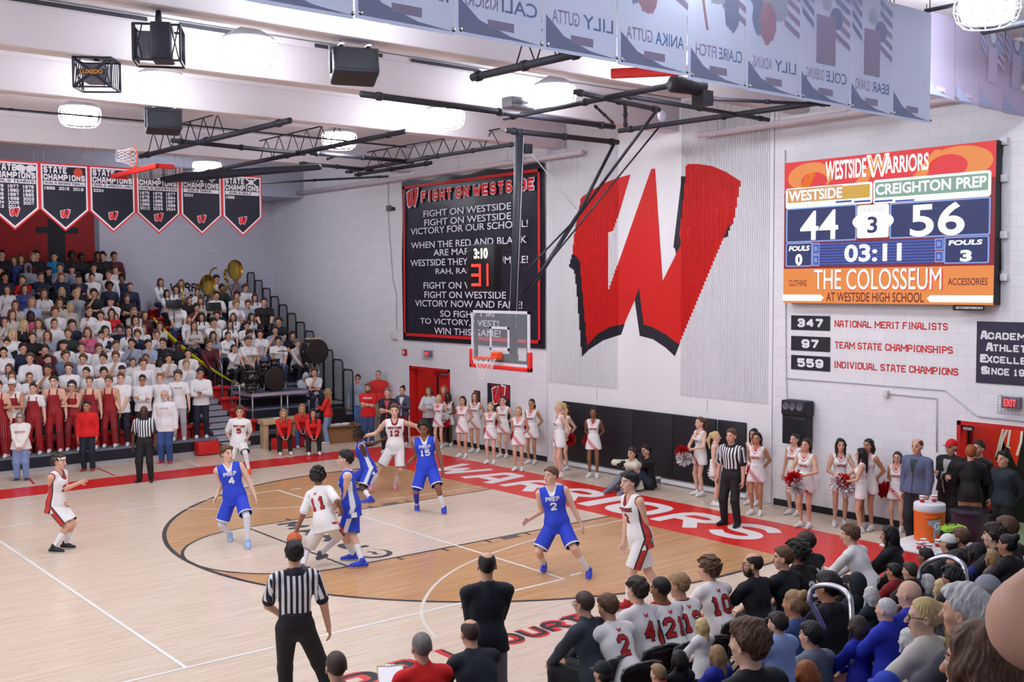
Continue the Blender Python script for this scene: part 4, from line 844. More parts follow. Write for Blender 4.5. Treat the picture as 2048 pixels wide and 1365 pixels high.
for k in range(NT-1):
    y, z = tread(k)
    for a, b_ in ((-15, XA-.03), (XBn, -1.0), (-.95, XE-.08)):
        if k < 4 and b_ > 0: continue
        m = MB(); n = max(1, round((b_-a)/.5)); st = (b_-a)/n
        for i in range(n): m.box((a+i*st+.01-bo[0], y+.345-bo[1], z+.27), (a+(i+1)*st-.01-bo[0], y+.545-bo[1], z+.355), .02).box((a+i*st+.03-bo[0], y+.49-bo[1], z), (a+(i+1)*st-.03-bo[0], y+.53-bo[1], z+.28))
        m.build('seat', seat_m if b_ < 0 else ris_m, bl)
alu = mat('step_alu', (176, 182, 194), .35, .4)
for k in range(9):
    y, z = tread(k); MB().box((XA-bo[0], y-.30-bo[1], max(.02, z-DZ+.03)), (XBn-bo[0], y-.012-bo[1], z-DZ/2)).box((XA-bo[0], y-.012-bo[1], z-DZ/2+.03), (XBn-bo[0], y+.01-bo[1], z-.02)).box((XA-bo[0], y-.01-bo[1], z-.02), (XBn-bo[0], y+DY-.3-bo[1], z+.008)).build('aisle_step', alu, bl)
for k in range(1, NT):      # guard rails stepping up along the open end
    y, z = tread(k); h = 1.27; m = MB(); ya, yb = y+.02-bo[1], y+DY-.02-bo[1]; x = XE+.02-bo[0]; r_ = .024
    m.tube([(x, ya, z-.25), (x, ya, z+h-.08), (x, ya+.06, z+h), (x, yb-.06, z+h), (x, yb, z+h-.08), (x, yb, z-.0)], r_, 8)
    for i in range(5): yy = ya+(yb-ya)*(i+1)/6; m.tube([(x, yy, z-.15), (x, yy, z+h-.02)], .0085, 5)
    m.tube([(x, ya, z+.03), (x, yb, z+.03)], .018, 6); m.build('guard_rail', mat('rail_black', (26, 28, 38), .45), bl)
MB().box((XE-.06-bo[0], Y0+.3-bo[1], 0), (XE-.02-bo[0], YB-.1-bo[1], .35)).build('end_skirt', ris_m, bl)
def handrail(px, py, k, lb):
    y, z = tread(k); p = at(px, py, 'y', y); r = empty('handrail', (p[0], y, z), lb, 'handrail', 'chrome handrails in the far aisle')
    MB().tube([(0, -.25, -.25), (0, -.25, .62), (0, -.20, .76), (0, -.08, .82), (0, .12, .86), (0, .22, .80), (0, .26, .68), (0, .26, -.0)], .022, 10).build('tube', CHROME, r)
    MB().lathe([(.05, 0), (.05, .012), (.03, .02)], (0, .26, 0), 12).build('base_flange', CHROME, r)
handrail(437, 770, 4, 'chrome handrail in the far aisle, the upper one beside the drum platform'); handrail(472, 810, 2, 'chrome handrail in the far aisle, the lower one near player number 5')
handrail(298, 620, 7, 'chrome handrail high between the standing students and the band')
# ------------------------------------------------------------------ drum platform and drums
PX0, PX1, PY0, PY1, PZ = -.95, .95, 19.25, 20.55, 1.42
pf = empty('drum_platform', (0, 19.9, tread(1)[1]), 'grey topped stage platform on thin legs carrying the drum set', 'platform'); po = np.array(pf.location)
MB().box((PX0, PY0-po[1], PZ-.09-po[2]), (PX1, PY1-po[1], PZ-po[2])).build('deck_frame', mat('frame_lilac', (186, 180, 196), .4, .3), pf)
MB().box((PX0+.02, PY0+.02-po[1], PZ-po[2]), (PX1-.02, PY1-.02-po[1], PZ+.012-po[2])).build('deck', mat('deck_slate', (78, 84, 104), .7), pf)
for x in (PX0+.05, PX0+.95, PX1-.75, PX1-.05):
    for y in (PY0+.05, PY1-.05):
        kk = int((y-Y0)/DY); MB().tube([(x, y-po[1], tread(kk)[1]-po[2]), (x, y-po[1], PZ-.09-po[2])], .022, 8).build('leg', mat('leg_alu', (190, 188, 200), .35, .5), pf)
dk = mat('drum_black', (22, 22, 30), .3, coat=.5); hd = mat('drum_head', (14, 14, 20), .6, spec=.15); hoop = mat('drum_hoop', (60, 56, 52), .35, .6); cym = mat('cymbal', (196, 164, 96), .3, .9)
DZ0 = PZ+.012
def drum(name, c, r, h, axis, lb, face=None, legs=True, floor=None):
    o = empty(name, c, lb, 'drum', 'drums of the drum set'); 
    MB().lathe([(r, -h/2), (r, h/2)], (0, 0, 0), 28, axis).build('shell', dk, o)
    f = MB(); f.lathe([(.001, -h/2-.012), (r*.97, -h/2-.012)], (0, 0, 0), 28, axis); f.lathe([(.001, h/2+.012), (r*.97, h/2+.012)], (0, 0, 0), 28, axis); f.build('drum_head', face or hd, o)
    for e in (-1, 1): MB().lathe([(r*.97, e*(h/2+.02)), (r*1.045, e*(h/2+.02)), (r*1.045, e*(h/2-.02)), (r*.99, e*(h/2-.02))], (0, 0, 0), 28, axis).build('hoop', hoop, o)
    b = MB()
    for i in range(8):
        t = 2*PI*i/8; q = {'y': (r*1.02*math.sin(t), 0, r*1.02*math.cos(t)), 'z': (r*1.02*math.cos(t), r*1.02*math.sin(t), 0)}[axis]; b.box((q[0]-.015, q[1]-.03, q[2]-.015), (q[0]+.015, q[1]+.03, q[2]+.015))
    b.build('lug', CHROME, o)
    if floor is not None:
        b = MB(); n = 3 if axis == 'z' else 2
        for i in range(n): t = 2*PI*i/n+(.4 if axis == 'z' else 0); s = 1 if i else -1; b.tube([(r*.9*math.cos(t), (r*.9*math.sin(t) if axis == 'z' else -h*.3), -.05 if axis == 'z' else -r*.3), (r*1.15*math.cos(t), (r*1.15*math.sin(t) if axis == 'z' else -h*.5), floor-c[2])], .012, 6)
        b.build('leg', CHROME, o)
    return o
p = at(549, 757, 'y', 19.55); bd_ = drum('bass_drum', (p[0], 19.7, DZ0+.345), .33, .42, 'y', 'black bass drum standing on the drum platform', floor=DZ0)
g = Flat(Frame((0, -.225, 0), (1, 0, 0), (0, 0, 1))); g.rect(-.13, .13, .13, .19, INKW, .0); g.build('maker_label', bd_)
p = at(503, 733, 'y', 19.6); drum('floor_tom', (p[0], 19.6, DZ0+.42), .19, .34, 'z', 'black floor tom at the left of the drum set', floor=DZ0)
p = at(530, 733, 'y', 19.7); drum('tom', (p[0], 19.75, DZ0+.76), .15, .22, 'z', 'left rack tom above the bass drum', floor=DZ0+.60); p = at(552, 730, 'y', 19.7); drum('tom', (p[0], 19.78, DZ0+.79), .15, .22, 'z', 'right rack tom above the bass drum', floor=DZ0+.60)
p = at(502, 765, 'y', 19.4); drum('snare_drum', (p[0]-.02, 19.36, DZ0+.16), .17, .15, 'z', 'small drum low at the left front of the platform', mat('head_white', (225, 222, 226), .5), floor=DZ0)
def cymbal(px, py, y, lb, tilt=.1):
    p = at(px, py, 'y', y); r = empty('cymbal_stand', (p[0], y, DZ0), lb, 'cymbal', 'cymbal stands of the drum set'); h = p[2]-DZ0
    b = MB(); b.tube([(0, 0, .3), (0, 0, h)], .011, 8)
    for t in (0.3, 2.4, 4.5): b.tube([(0, 0, .34), (.22*math.cos(t), .22*math.sin(t), .01)], .009, 6)
    b.build('stand', CHROME, r); c = MB().lathe([(.001, .022), (.03, .02), (.06, .008), (.20, -.012), (.205, -.014), (.06, .004)], (0, 0, 0), 24); c.xf(Matrix.Translation((0, 0, h)) @ Matrix.Rotation(tilt, 4, 'X')); c.build('cymbal', cym, r)
cymbal(508, 712, 19.45, 'cymbal on a stand at the left of the drum set'); cymbal(567, 702, 19.5, 'cymbal on a stand at the right of the drum set', .05); cymbal(546, 708, 19.9, 'small cymbal between the two bigger ones', .0)
# big concert bass drum on its stand beside the drum set
p = at(628, 703, 'y', 20.4); cb = drum('concert_bass_drum', (p[0], 20.4, p[2]), .36, .42, 'y', 'big black concert bass drum on a stand at the bleacher end'); kk = int((20.4-Y0)/DY)
b = MB(); 
for s in (-1, 1): b.tube([(s*.12, -.12, -.36), (s*.05, -.05, tread(kk)[1]-p[2])], .018, 6).tube([(s*.12, .12, -.36), (s*.05, .05, tread(kk)[1]-p[2])], .018, 6)
b.build('stand', CHROME, cb); o = MB().box((p[0]-.33, 20.28, p[2]+.375), (p[0]+.2, 20.36, p[2]+.41), .01).build('drum_stick_tray', mat('stick_wood', (214, 196, 150), .5)); recenter(o, (p[0], 20.3, p[2]+.38)); tag(o, 'pale mallet lying on top of the concert bass drum', 'mallet')
# yellow ribbon from the seats to the platform corner
a = at(306, 636, 'y', 22.6); b_ = np.array([PX0+.1, PY0, PZ+.02]); m = at(392, 718, 'y', 21.2); V = []; F = []
for i in range(25):
    t = i/24; c = (1-t)**2*a+2*t*(1-t)*(2*m-.5*a-.5*b_)+t*t*b_; th = t*4.0; w_ = .075; V += [tuple(c+w_*np.array([.2*math.cos(th), 0, math.sin(th)*.6+.5])), tuple(c-w_*np.array([.2*math.cos(th), 0, math.sin(th)*.6+.5]))]
    if i: F.append([2*i-2, 2*i-1, 2*i+1, 2*i])
o = link('caution_ribbon', pymesh('caution_ribbon', V, F, True), None, (mat('ribbon_yellow', (206, 196, 40), .4),)); sol = o.modifiers.new('thickness', 'SOLIDIFY'); sol.thickness = .006
recenter(o, m); tag(o, 'twisted yellow ribbon strung from the bleachers down to the drum platform', 'ribbon')
# sousaphone bells
brass = mat('brass', (186, 152, 70), .22, 1.0)
def sousaphone(px, py, y, rz, lb):
    p = at(px, py, 'y', y); r = empty('sousaphone', p, lb, 'sousaphone', 'brass sousaphones of the band', rz)
    m = MB().lathe([(.33, 0), (.335, -.01), (.27, .05), (.18, .12), (.10, .24), (.06, .36), (.05, .46)], (0, 0, 0), 28, 'y'); m.build('bell', brass, r)
    pts = [(0, .46, 0), (0, .52, -.1), (0, .50, -.3)]+[(.0-.36+.36*math.cos(t), .40-.1*math.sin(t), -.35-.42*math.sin(t)) for t in np.linspace(0, PI*1.5, 14)]
    MB().tube(pts, [.05]*3+[.048-.0016*i for i in range(14)], 10).build('tubing', brass, r)
sousaphone(415, 570, 24.2, .35, 'brass sousaphone bell left of the other, in front of the black wall lettering'); sousaphone(470, 540, 24.5, .25, 'brass sousaphone bell held higher, next to the stepped guard rails')
def stand(px, py, y, lb, zf):
    p = at(px, py, 'y', y); r = empty('music_stand', (p[0], y, zf), lb, 'music stand', 'black music stands of the band'); h = p[2]-zf
    m = MB().box((-.26, -.01, -.14), (.26, .01, .14), .005); m.xf(Matrix.Translation((0, 0, h)) @ Matrix.Rotation(-.3, 4, 'X')); m.build('desk', BLK, r); b = MB().tube([(0, 0, .2), (0, .02, h-.05)], .012, 6)
    for t in (0, 2.1, 4.2): b.tube([(0, 0, .25), (.22*math.cos(t), .22*math.sin(t), 0)], .008, 5)
    b.build('stand', BLK, r)
stand(348, 609, 23.3, 'black music stand at the left of the band', tread(8)[1]); stand(427, 614, 23.3, 'black music stand right of the other', tread(8)[1])
# boxes and table by the aisle
def simple(name, lo, hi, m, lb, cat, bev=.01, group=None):
    o = MB().box(lo, hi, bev).build(name, m); recenter(o, ((lo[0]+hi[0])/2, (lo[1]+hi[1])/2, lo[2])); return tag(o, lb, cat, group)
WOOD = mat('pale_wood', (206, 176, 140), .5, var=.15, bscale=8)
tb = empty('wooden_bench', (-.62, 18.25, 0), 'pale wooden box table beside the seated girls in red', 'table'); MB().box((-.55, -.2, .66), (.55, .2, .8), .01).build('top', WOOD, tb)
for s in (-1, 1): MB().box((s*.45-.06, -.15, 0), (s*.45+.06, .15, .66), .01).build('leg', WOOD, tb)
simple('paper', (-.75, 18.15, .801), (-.4, 18.4, .806), INKW, 'white paper lying on the wooden box table', 'paper', 0)
simple('towel', (-.72, 18.02, .42), (-.5, 18.045, .84), mat('towel_white', (236, 234, 232), .9), 'white towel hanging in front of the wooden box table', 'towel', .008)
simple('seat_block', (-1.0, 17.75, .0), (-.1, 18.0, .30), seat_m, 'low red padded block in front of the wooden box table', 'block', .02)
simple('seat_block', (-3.05, 18.05, .02), (-2.45, 18.35, .36), seat_m, 'red padded block at the bleacher front below the boy with the phone', 'block', .02)
cbx = at(690, 885, 'z', 0); r = empty('cardboard_box', (cbx[0]-.05, cbx[1]+.25, 0), 'brown cardboard box holding white shoes by the bleacher end', 'box', rz=-.25)
m = MB(); m.box((-.5, -.3, 0), (.5, -.29, .48)).box((-.5, .29, 0), (.5, .3, .48)).box((-.5, -.3, 0), (-.49, .3, .48)).box((.49, -.3, 0), (.5, .3, .48)).box((-.5, -.3, 0), (.5, .3, .01)); m.build('carton', mat('cardboard', (142, 98, 66), .8), r)
m = MB(); m.box((-.5, -.42, .47), (.5, -.3, .48)).box((-.5, .3, .47), (.5, .42, .48)); m.build('flap', mat('cardboard', (142, 98, 66)), r)
for i in range(3): o = MB().sphere((0, 0, 0), .1, 12, 8, (1.5, .7, .6)).build('shoe', C(226, 224, 230)); o.location = (r.location.x-.3+.27*i, r.location.y+.02*i, .47); tag(o, ('leftmost', 'middle', 'rightmost')[i]+' of the white shoes in the cardboard box', 'shoe', 'white shoes in the cardboard box')
simple('bag', (cbx[0]-.2, cbx[1]+.75, 0), (cbx[0]+.5, cbx[1]+1.1, .9), BLK, 'black equipment case behind the cardboard box', 'case', .04)
# ------------------------------------------------------------------ people: smooth-blended bodies
def smin(a, b, k):
    h = np.clip(.5+.5*(b-a)/k, 0, 1); return b+(a-b)*h-k*h*(1-h)
class Body:
    """a signed distance field of blended capsules and ellipsoids, meshed as one surface"""
    def __init__(s): s.P = []
    def cap(s, a, b, ra, rb=None, k=.03, op='u'):
        s.P.append(('c', np.asarray(a, float), np.asarray(b, float), ra, ra if rb is None else rb, k, op)); return s
    def ell(s, c, r, R=None, k=.03, op='u'):
        s.P.append(('e', np.asarray(c, float), np.eye(3) if R is None else np.asarray(R, float), np.asarray(r, float), None, k, op)); return s
    def cut(s, p, n, k=.0):    # keeps the side the normal points away from
        s.P.append(('p', np.asarray(p, float), np.asarray(n, float), None, None, k, 'i')); return s
    def mesh(s, h, wob=0.0, seed=0, wf=9.0):
        lo = np.full(3, 9e9); hi = -lo
        for p in s.P:
            if p[6] != 'u': continue
            if p[0] == 'c':
                r = max(p[3], p[4]); lo = np.minimum(lo, np.minimum(p[1], p[2])-r); hi = np.maximum(hi, np.maximum(p[1], p[2])+r)
            else:
                e = np.sqrt(((p[2]*p[3][:, None])**2).sum(0)); lo = np.minimum(lo, p[1]-e); hi = np.maximum(hi, p[1]+e)
        lo -= 3*h+.02; hi += 3*h+.02
        n = np.ceil((hi-lo)/h).astype(int)+1; D = np.full(n, .25, np.float32)
        ax = [(lo[i]+h*np.arange(n[i])).astype(np.float32) for i in range(3)]
        for t, a, b, ra, rb, k, op in s.P:
            if t == 'c': r = max(ra, rb); l0 = np.minimum(a, b)-r; h0 = np.maximum(a, b)+r
            elif t == 'e': e = np.sqrt(((b*ra[:, None])**2).sum(0)); l0 = a-e; h0 = a+e
            else: l0 = lo; h0 = hi
            mg = k+3*h; i0 = np.maximum(0, np.floor((l0-mg-lo)/h).astype(int)); i1 = np.minimum(n, np.ceil((h0+mg-lo)/h).astype(int)+1)
            if (i1 <= i0).any(): continue
            X = ax[0][i0[0]:i1[0], None, None]; Y = ax[1][None, i0[1]:i1[1], None]; Z = ax[2][None, None, i0[2]:i1[2]]
            sl = (slice(i0[0], i1[0]), slice(i0[1], i1[1]), slice(i0[2], i1[2]))
            if t == 'c':
                d = b-a; L = d @ d+1e-12; px, py, pz_ = X-a[0], Y-a[1], Z-a[2]
                tt = np.clip((px*d[0]+py*d[1]+pz_*d[2])/L, 0, 1)
                q = np.sqrt((px-tt*d[0])**2+(py-tt*d[1])**2+(pz_-tt*d[2])**2)-(ra+(rb-ra)*tt)
            elif t == 'e':
                px, py, pz_ = X-a[0], Y-a[1], Z-a[2]; k0 = 0; k1 = 0
                for i in range(3):
                    u = b[i][0]*px+b[i][1]*py+b[i][2]*pz_; k0 = k0+(u/ra[i])**2; k1 = k1+(u/ra[i]**2)**2
                k0 = np.sqrt(k0); q = k0*(k0-1)/(np.sqrt(k1)+1e-9)
            else: q = (X-a[0])*b[0]+(Y-a[1])*b[1]+(Z-a[2])*b[2]
            if op == 'u': D[sl] = smin(D[sl], q, k) if k > 0 else np.minimum(D[sl], q)
            elif op == 's': D[sl] = -smin(-D[sl], q, k) if k > 0 else np.maximum(D[sl], -q)
            else: D[sl] = -smin(-D[sl], -q, k) if k > 0 else np.maximum(D[sl], q)
        V, F = surfnets(D, lo, h)
        if wob and len(V):
            rs = np.random.RandomState(seed); O = np.zeros_like(V)
            for i in range(4):
                w = rs.normal(size=3)*wf*(1+i*.7); w[2] *= .55; O += rs.normal(size=3)*[1, 1, .4]*np.sin(V @ w+rs.uniform(0, 6.3))[:, None]
            V = V+O*wob*.5
        return V, F
def surfnets(D, o, h):
    S = (D < 0); nx, ny, nz = D.shape
    c = np.zeros((nx-1, ny-1, nz-1), np.int8)
    for i in (0, 1):
        for j in (0, 1):
            for k in (0, 1): c += S[i:nx-1+i, j:ny-1+j, k:nz-1+k]
    act = np.argwhere((c > 0) & (c < 8))
    if len(act) == 0: return np.zeros((0, 3)), np.zeros((0, 4), int)
    acc = np.zeros((len(act), 3)); cnt = np.zeros(len(act))
    cor = [np.array((i, j, k)) for i in (0, 1) for j in (0, 1) for k in (0, 1)]
    val = {tuple(q): D[act[:, 0]+q[0], act[:, 1]+q[1], act[:, 2]+q[2]] for q in cor}
    for q in cor:
        for a in range(3):
            if q[a] == 0:
                q2 = q.copy(); q2[a] = 1; da, db = val[tuple(q)], val[tuple(q2)]; m = (da < 0) != (db < 0)
                t = np.where(m, da/(da-db+1e-20), 0); p = np.tile(q.astype(float), (len(act), 1)); p[:, a] += t; acc += p*m[:, None]; cnt += m
    V = o+h*(act+acc/cnt[:, None])
    idx = np.full(c.shape, -1, np.int64); idx[act[:, 0], act[:, 1], act[:, 2]] = np.arange(len(act))
    F = []
    for a in range(3):
        b, d = (a+1) % 3, (a+2) % 3
        sl0 = [slice(None)]*3; sl1 = [slice(None)]*3; sl0[a] = slice(0, D.shape[a]-1); sl1[a] = slice(1, D.shape[a])
        S0, S1 = S[tuple(sl0)], S[tuple(sl1)]
        for flip, msk in ((False, S0 & ~S1), (True, ~S0 & S1)):
            e = np.argwhere(msk); e = e[(e[:, b] > 0) & (e[:, d] > 0) & (e[:, b] < c.shape[b]) & (e[:, d] < c.shape[d])]
            if not len(e): continue
            def g(db, dd): q = e.copy(); q[:, b] -= db; q[:, d] -= dd; return idx[q[:, 0], q[:, 1], q[:, 2]]
            Q = np.stack([g(1, 1), g(0, 1), g(0, 0), g(1, 0)], 1); F.append(Q[:, ::-1] if flip else Q)
    F = np.concatenate(F); F = F[(F >= 0).all(1)]; return V, F
def mk(name, V, F, mats, midx=None, su=None, parent=None):
    me = bpy.data.meshes.new(name); n = len(V); m = len(F)
    me.vertices.add(n); me.vertices.foreach_set('co', np.ascontiguousarray(V, np.float32).ravel())
    me.loops.add(m*4); me.loops.foreach_set('vertex_index', np.ascontiguousarray(F, np.int32).ravel())
    me.polygons.add(m); me.polygons.foreach_set('loop_start', np.arange(0, m*4, 4, dtype=np.int32))
    try: me.polygons.foreach_set('loop_total', np.full(m, 4, np.int32))
    except Exception: pass
    me.polygons.foreach_set('use_smooth', np.ones(m, bool))
    if midx is not None: me.polygons.foreach_set('material_index', np.asarray(midx, np.int32))
    me.update(calc_edges=True)
    if su is not None: a = me.attributes.new('su', 'FLOAT', 'POINT'); a.data.foreach_set('value', np.asarray(su, np.float32))
    return link(name, me, parent, mats)
def nrm2(v): return v/(np.linalg.norm(v, axis=1, keepdims=True)+1e-9)
def nrm(v): v = np.asarray(v, float); return v/(np.linalg.norm(v)+1e-12)
def ik(a, t, l1, l2, pole):
    a = np.asarray(a, float); t = np.asarray(t, float); d = t-a; L = np.linalg.norm(d); u = d/(L+1e-9); L = min(L, (l1+l2)*.995); t = a+u*L
    x = (l1*l1-l2*l2+L*L)/(2*L); hh = math.sqrt(max(0, l1*l1-x*x)); p = np.asarray(pole, float); p = p-u*(p@u); p = nrm(p)
    return a+u*x+p*hh, t
# colours of skin and hair
SK = {'p': (226, 182, 160), 'f': (216, 166, 142), 't': (190, 136, 108), 'b': (140, 94, 70), 'd': (84, 56, 46)}
HR = {'k': (20, 18, 20), 'd': (44, 32, 28), 'b': (84, 58, 42), 'l': (146, 116, 82), 'y': (196, 168, 120), 'r': (140, 78, 42), 'g': (110, 106, 106), 'w': (206, 204, 206), 'n': (60, 46, 42)}
def skin(s): c = SK[s]; return mat('skin_'+s, c, .5, spec=.3, bump=.03, bscale=200)
def lips(s): c = SK[s]; return mat('lips_'+s, (int(c[0]*.88), int(c[1]*.70), int(c[2]*.70)), .45)
EYE = mat('eye_dark', (34, 28, 28), .25); EYEW = mat('eye_white', (214, 208, 204), .3)
def hairm(h): return hair_mat('hair_'+h, HR[h])
def pose(H, arms='down', sit=False, lean=0., P=None, **kw):
    """named poses in the person's own frame: forward +y, right +x"""
    s = H/1.78; J = {}
    if sit:
        J['P'] = np.array([0, 0, .53]); zt = np.array([0, math.sin(lean), math.cos(lean)]); J['N'] = J['P']+zt*.54*s
        J['AL'] = np.array([-.14, .44, .09]); J['AR'] = np.array([.14, .44, .09])
    else:
        J['P'] = np.array([0, 0, .945*s]); zt = np.array([0, math.sin(lean), math.cos(lean)]); J['N'] = J['P']+zt*.54*s; w = kw.get('stance', .10)
        J['AL'] = np.array([-w, .0, .085*s]); J['AR'] = np.array([w, .0, .085*s])
    B = J['N']-np.array([0, 0, 1.485*s])       # offset of the chest from standing
    q = lambda x, y, z: B+np.array([x, y, z])*s
    E = {'down': ((-.27, .04, .80), (.27, .04, .80), (-.5, -1, 0), (.5, -1, 0)), 'behind': ((-.07, -.16, .97), (.07, -.17, .95), (-1, -.6, 0), (1, -.6, 0)), 'crossed': ((.06, .21, 1.20), (-.06, .245, 1.17), (-.3, -.1, -1), (.3, -.1, -1)),
         'front': ((-.03, .22, .90), (.03, .23, .88), (-1, -.3, 0), (1, -.3, 0)), 'pockets': ((-.22, .06, .86), (.22, .06, .86), (-.6, -1, 0), (.6, -1, 0)), 'chin': ((.10, .22, 1.17), (.05, .19, 1.45), (-.6, -.2, -1), (.7, .2, -1)),
         'clasp': ((-.03, .27, 1.15), (.03, .27, 1.15), (-.8, -.2, -1), (.8, -.2, -1)), 'phone': ((-.04, .30, 1.18), (.08, .30, 1.12), (-.8, -.2, -1), (.8, -.2, -1)), 'pom': ((-.10, .27, 1.08), (.10, .27, 1.04), (-1, -.3, -.6), (1, -.3, -.6)),
         'camera': ((-.07, .24, 1.50), (.07, .24, 1.50), (-.8, .2, -1), (.8, .2, -1)), 'lap': ((-.13, .36, .98), (.13, .36, .98), (-1, -.4, 0), (1, -.4, 0)), 'knees': ((-.05, .46, .93), (.05, .48, .91), (-1, 0, 0), (1, 0, 0)), 'up': ((-.30, .10, .80), (.36, .3, 1.70), (-.5, -1, 0), (1, 0, -.6)), 'hips': ((-.2, .03, 1.0), (.2, .03, 1.0), (-1, -.6, 0), (1, -.6, 0))}[arms]
    J['HL'], J['HR'] = q(*E[0]), q(*E[1]); J['pL'], J['pR'] = E[2], E[3]
    J.update(kw.get('J', {})); return J
def jersey_paint(V3, K, base, side, edge, trim):
    pass
class Person:
    hair_mul = 1.0; hair_low = 0.0
    def __init__(s, label, loc, heading, H=1.78, sex='m', skin_='f', hair=('short', 'b'), top=None, bottom=None, J=None, h=.011, fat=1.0, head=(0, 0), feet=(0, 0), shoe=(235, 235, 238), sock=None, leg=None, group=None, seed=0, hands=None, scale_head=1.07, nohands=False, twist=0., name='person', sleeve=None, kneeL=None, kneeR=None, glasses=False, beard=None, parts=True, data_only=False):
        s.H = H; s.fat = fat; k = s.k = H/1.78; s.sex = sex; f = sex == 'f'; s.seed = seed; w = fat*(.90 if f else 1.0)*k; J = J or pose(H); s.J = J
        P, N = J['P'], J['N']; u = nrm(N-P); r0 = np.array([math.cos(twist), -math.sin(twist), 0]); fw = nrm(np.cross(u, r0)); rt = nrm(np.cross(fw, u)); s.u, s.f, s.r = u, fw, rt
        hr = np.array([1., 0, 0]); hr = nrm(hr-u*(hr@u)); hf = np.cross(u, hr)     # hips stay square to the feet
        sw = (.165 if f else .195)*k*(1+.3*(fat-1)); S = {'L': N-.082*k*u-rt*sw, 'R': N-.082*k*u+rt*sw}
        hw = .088*k; Hp = {'L': P-.045*k*u-hr*hw, 'R': P-.045*k*u+hr*hw}
        # head frame
        yaw, pit = head; hu = nrm(u*.35+np.array([0, 0, 1.])*.65); fx = fw-hu*(fw@hu); fx = nrm(fx); rx = np.cross(fx, hu)
        f2 = fx*math.cos(yaw)+rx*math.sin(yaw); r2 = np.cross(f2, hu); F2 = f2*math.cos(pit)+hu*math.sin(pit); U2 = np.cross(r2, F2)
        hs = k*scale_head; Hc = N+hu*.115*k+fw*.012*k+U2*.045*k; s.Hc, s.hf, s.hu, s.hr, s.hs = Hc, F2, U2, r2, hs; HB = np.stack([r2, F2, U2])
        hp = lambda x, y, z: Hc+hs*(r2*x+F2*y+U2*z)
        s.hp = hp
        el, wr, kn, an = {}, {}, {}, {}
        for sd in 'LR':
            el[sd], wr[sd] = ik(S[sd], J['H'+sd], .295*k, .255*k, J['p'+sd])
            kp = (kneeL if sd == 'L' else kneeR); kp = np.array([(-.12 if sd == 'L' else .12), 1, .15]) if kp is None else np.asarray(kp, float)
            kn[sd], an[sd] = ik(Hp[sd], J['A'+sd], .418*k, .412*k, kp)
        s.S, s.E, s.Wr, s.Kn, s.An, s.Hp = S, el, wr, kn, an, Hp
        fd = {}
        for sd, yw in zip('LR', feet):
            d = np.array([math.sin(yw), math.cos(yw), 0]); fd[sd] = d
        s.fd = fd
        tb = np.stack([rt, fw, u]); pb = np.stack([hr, hf, u])
        def torso(B, e=0.0, legs=False):
            B.ell(P+.0*u, (np.array([.158 if f else .152, .112, .12])*w+e), pb, .05)
            B.ell(P+.16*k*u+.005*fw, np.array([.122 if f else .140, .092, .15])*w+e, tb, .06)
            B.ell(P+.34*k*u+.01*fw, np.array([.148 if f else .170, .108, .155])*w+e, tb, .06)
            B.cap(S['L']+rt*.035*k+.012*u, S['R']-rt*.035*k+.012*u, .050*w+e*.75, None, .06)
            for sd in 'LR': B.cap(N-.025*k*u-.012*fw, S[sd]+.005*u, .046*k+e*.6, .040*k+e*.6, .05)
            B.cap(N-.10*k*u-.01*fw, N+.0*u-.0*fw, .075*w+e*.8, .052*k+e*.4, .04)
            if f:
                for q in (-1, 1): B.ell(P+.345*k*u+rt*q*.062*k+fw*.085*k, np.array([.058, .05, .058])*k+e*.7, tb, .035)
            else: B.ell(P+.38*k*u+fw*.05*k, np.array([.135, .065, .075])*w+e, tb, .05)
            if fat > 1.12: B.ell(P+.12*k*u+fw*.05*k*fat, np.array([.14, .12, .15])*w+e, tb, .05)
        s.torso = torso
        # ---------------- body
        B = Body(); torso(B, -.014 if (top and top['kind'] not in ('tank', 'cheer')) or top is False else 0.0)
        B.cap(N-.05*k*u, Hc-U2*.055*hs-F2*.015*hs, .056*k*(.9 if f else 1), .05*k*(.88 if f else 1), .03)
        for sd in 'LR':
            B.cap(S[sd], el[sd], .053*w, .041*w, .035); B.cap(el[sd], wr[sd], .043*w, .028*w, .015)
            m_ = S[sd]+(el[sd]-S[sd])*.45; B.ell(m_, (.043*w, .043*w, .06*w), None, .03)
            B.cap(Hp[sd], kn[sd], .086*w, .056*w, .05); B.cap(kn[sd], an[sd], .054*w, .036*w, .02)
            cdir = nrm(an[sd]-kn[sd]); back = -nrm(np.array([fd[sd][0], fd[sd][1], 0])-cdir*(fd[sd]@cdir)); B.cap(kn[sd]+cdir*.06*k+back*.016*k, kn[sd]+cdir*.20*k+back*.016*k, .046*w, .036*w, .03)
            B.cap(an[sd]+(0, 0, -.035*k), an[sd]+fd[sd]*.12*k+np.array([0, 0, -.05*k]), .034*k, .026*k, .03)
        # head
        B.ell(hp(0, -.012, .028), np.array([.076, .098, .092])*hs, HB, .02); B.ell(hp(0, .028, -.042), np.array([.058, .064, .078])*hs, HB, .03); B.ell(hp(0, .062, -.098), np.array([.024, .02, .018])*hs, HB, .025)
        B.cap(hp(0, .090, .008), hp(0, .112, -.030), .010*hs, .0135*hs, .012); B.cap(hp(-.034, .076, .026), hp(.034, .076, .026), .012*hs, None, .015)
        for q in (-1, 1):
            B.ell(hp(q*.031, .100, .006), np.array([.017, .014, .012])*hs, HB, .012, 's'); B.ell(hp(q*.031, .079, .005), np.array([.014, .013, .011])*hs, HB, .004)
            B.ell(hp(q*.042, .058, -.022), np.array([.022, .020, .018])*hs, HB, .02); B.ell(hp(q*.080, -.008, -.008), np.array([.010, .019, .031])*hs, HB, .008); B.ell(hp(q*.086, -.002, -.006), np.array([.006, .009, .016])*hs, HB, .004, 's')
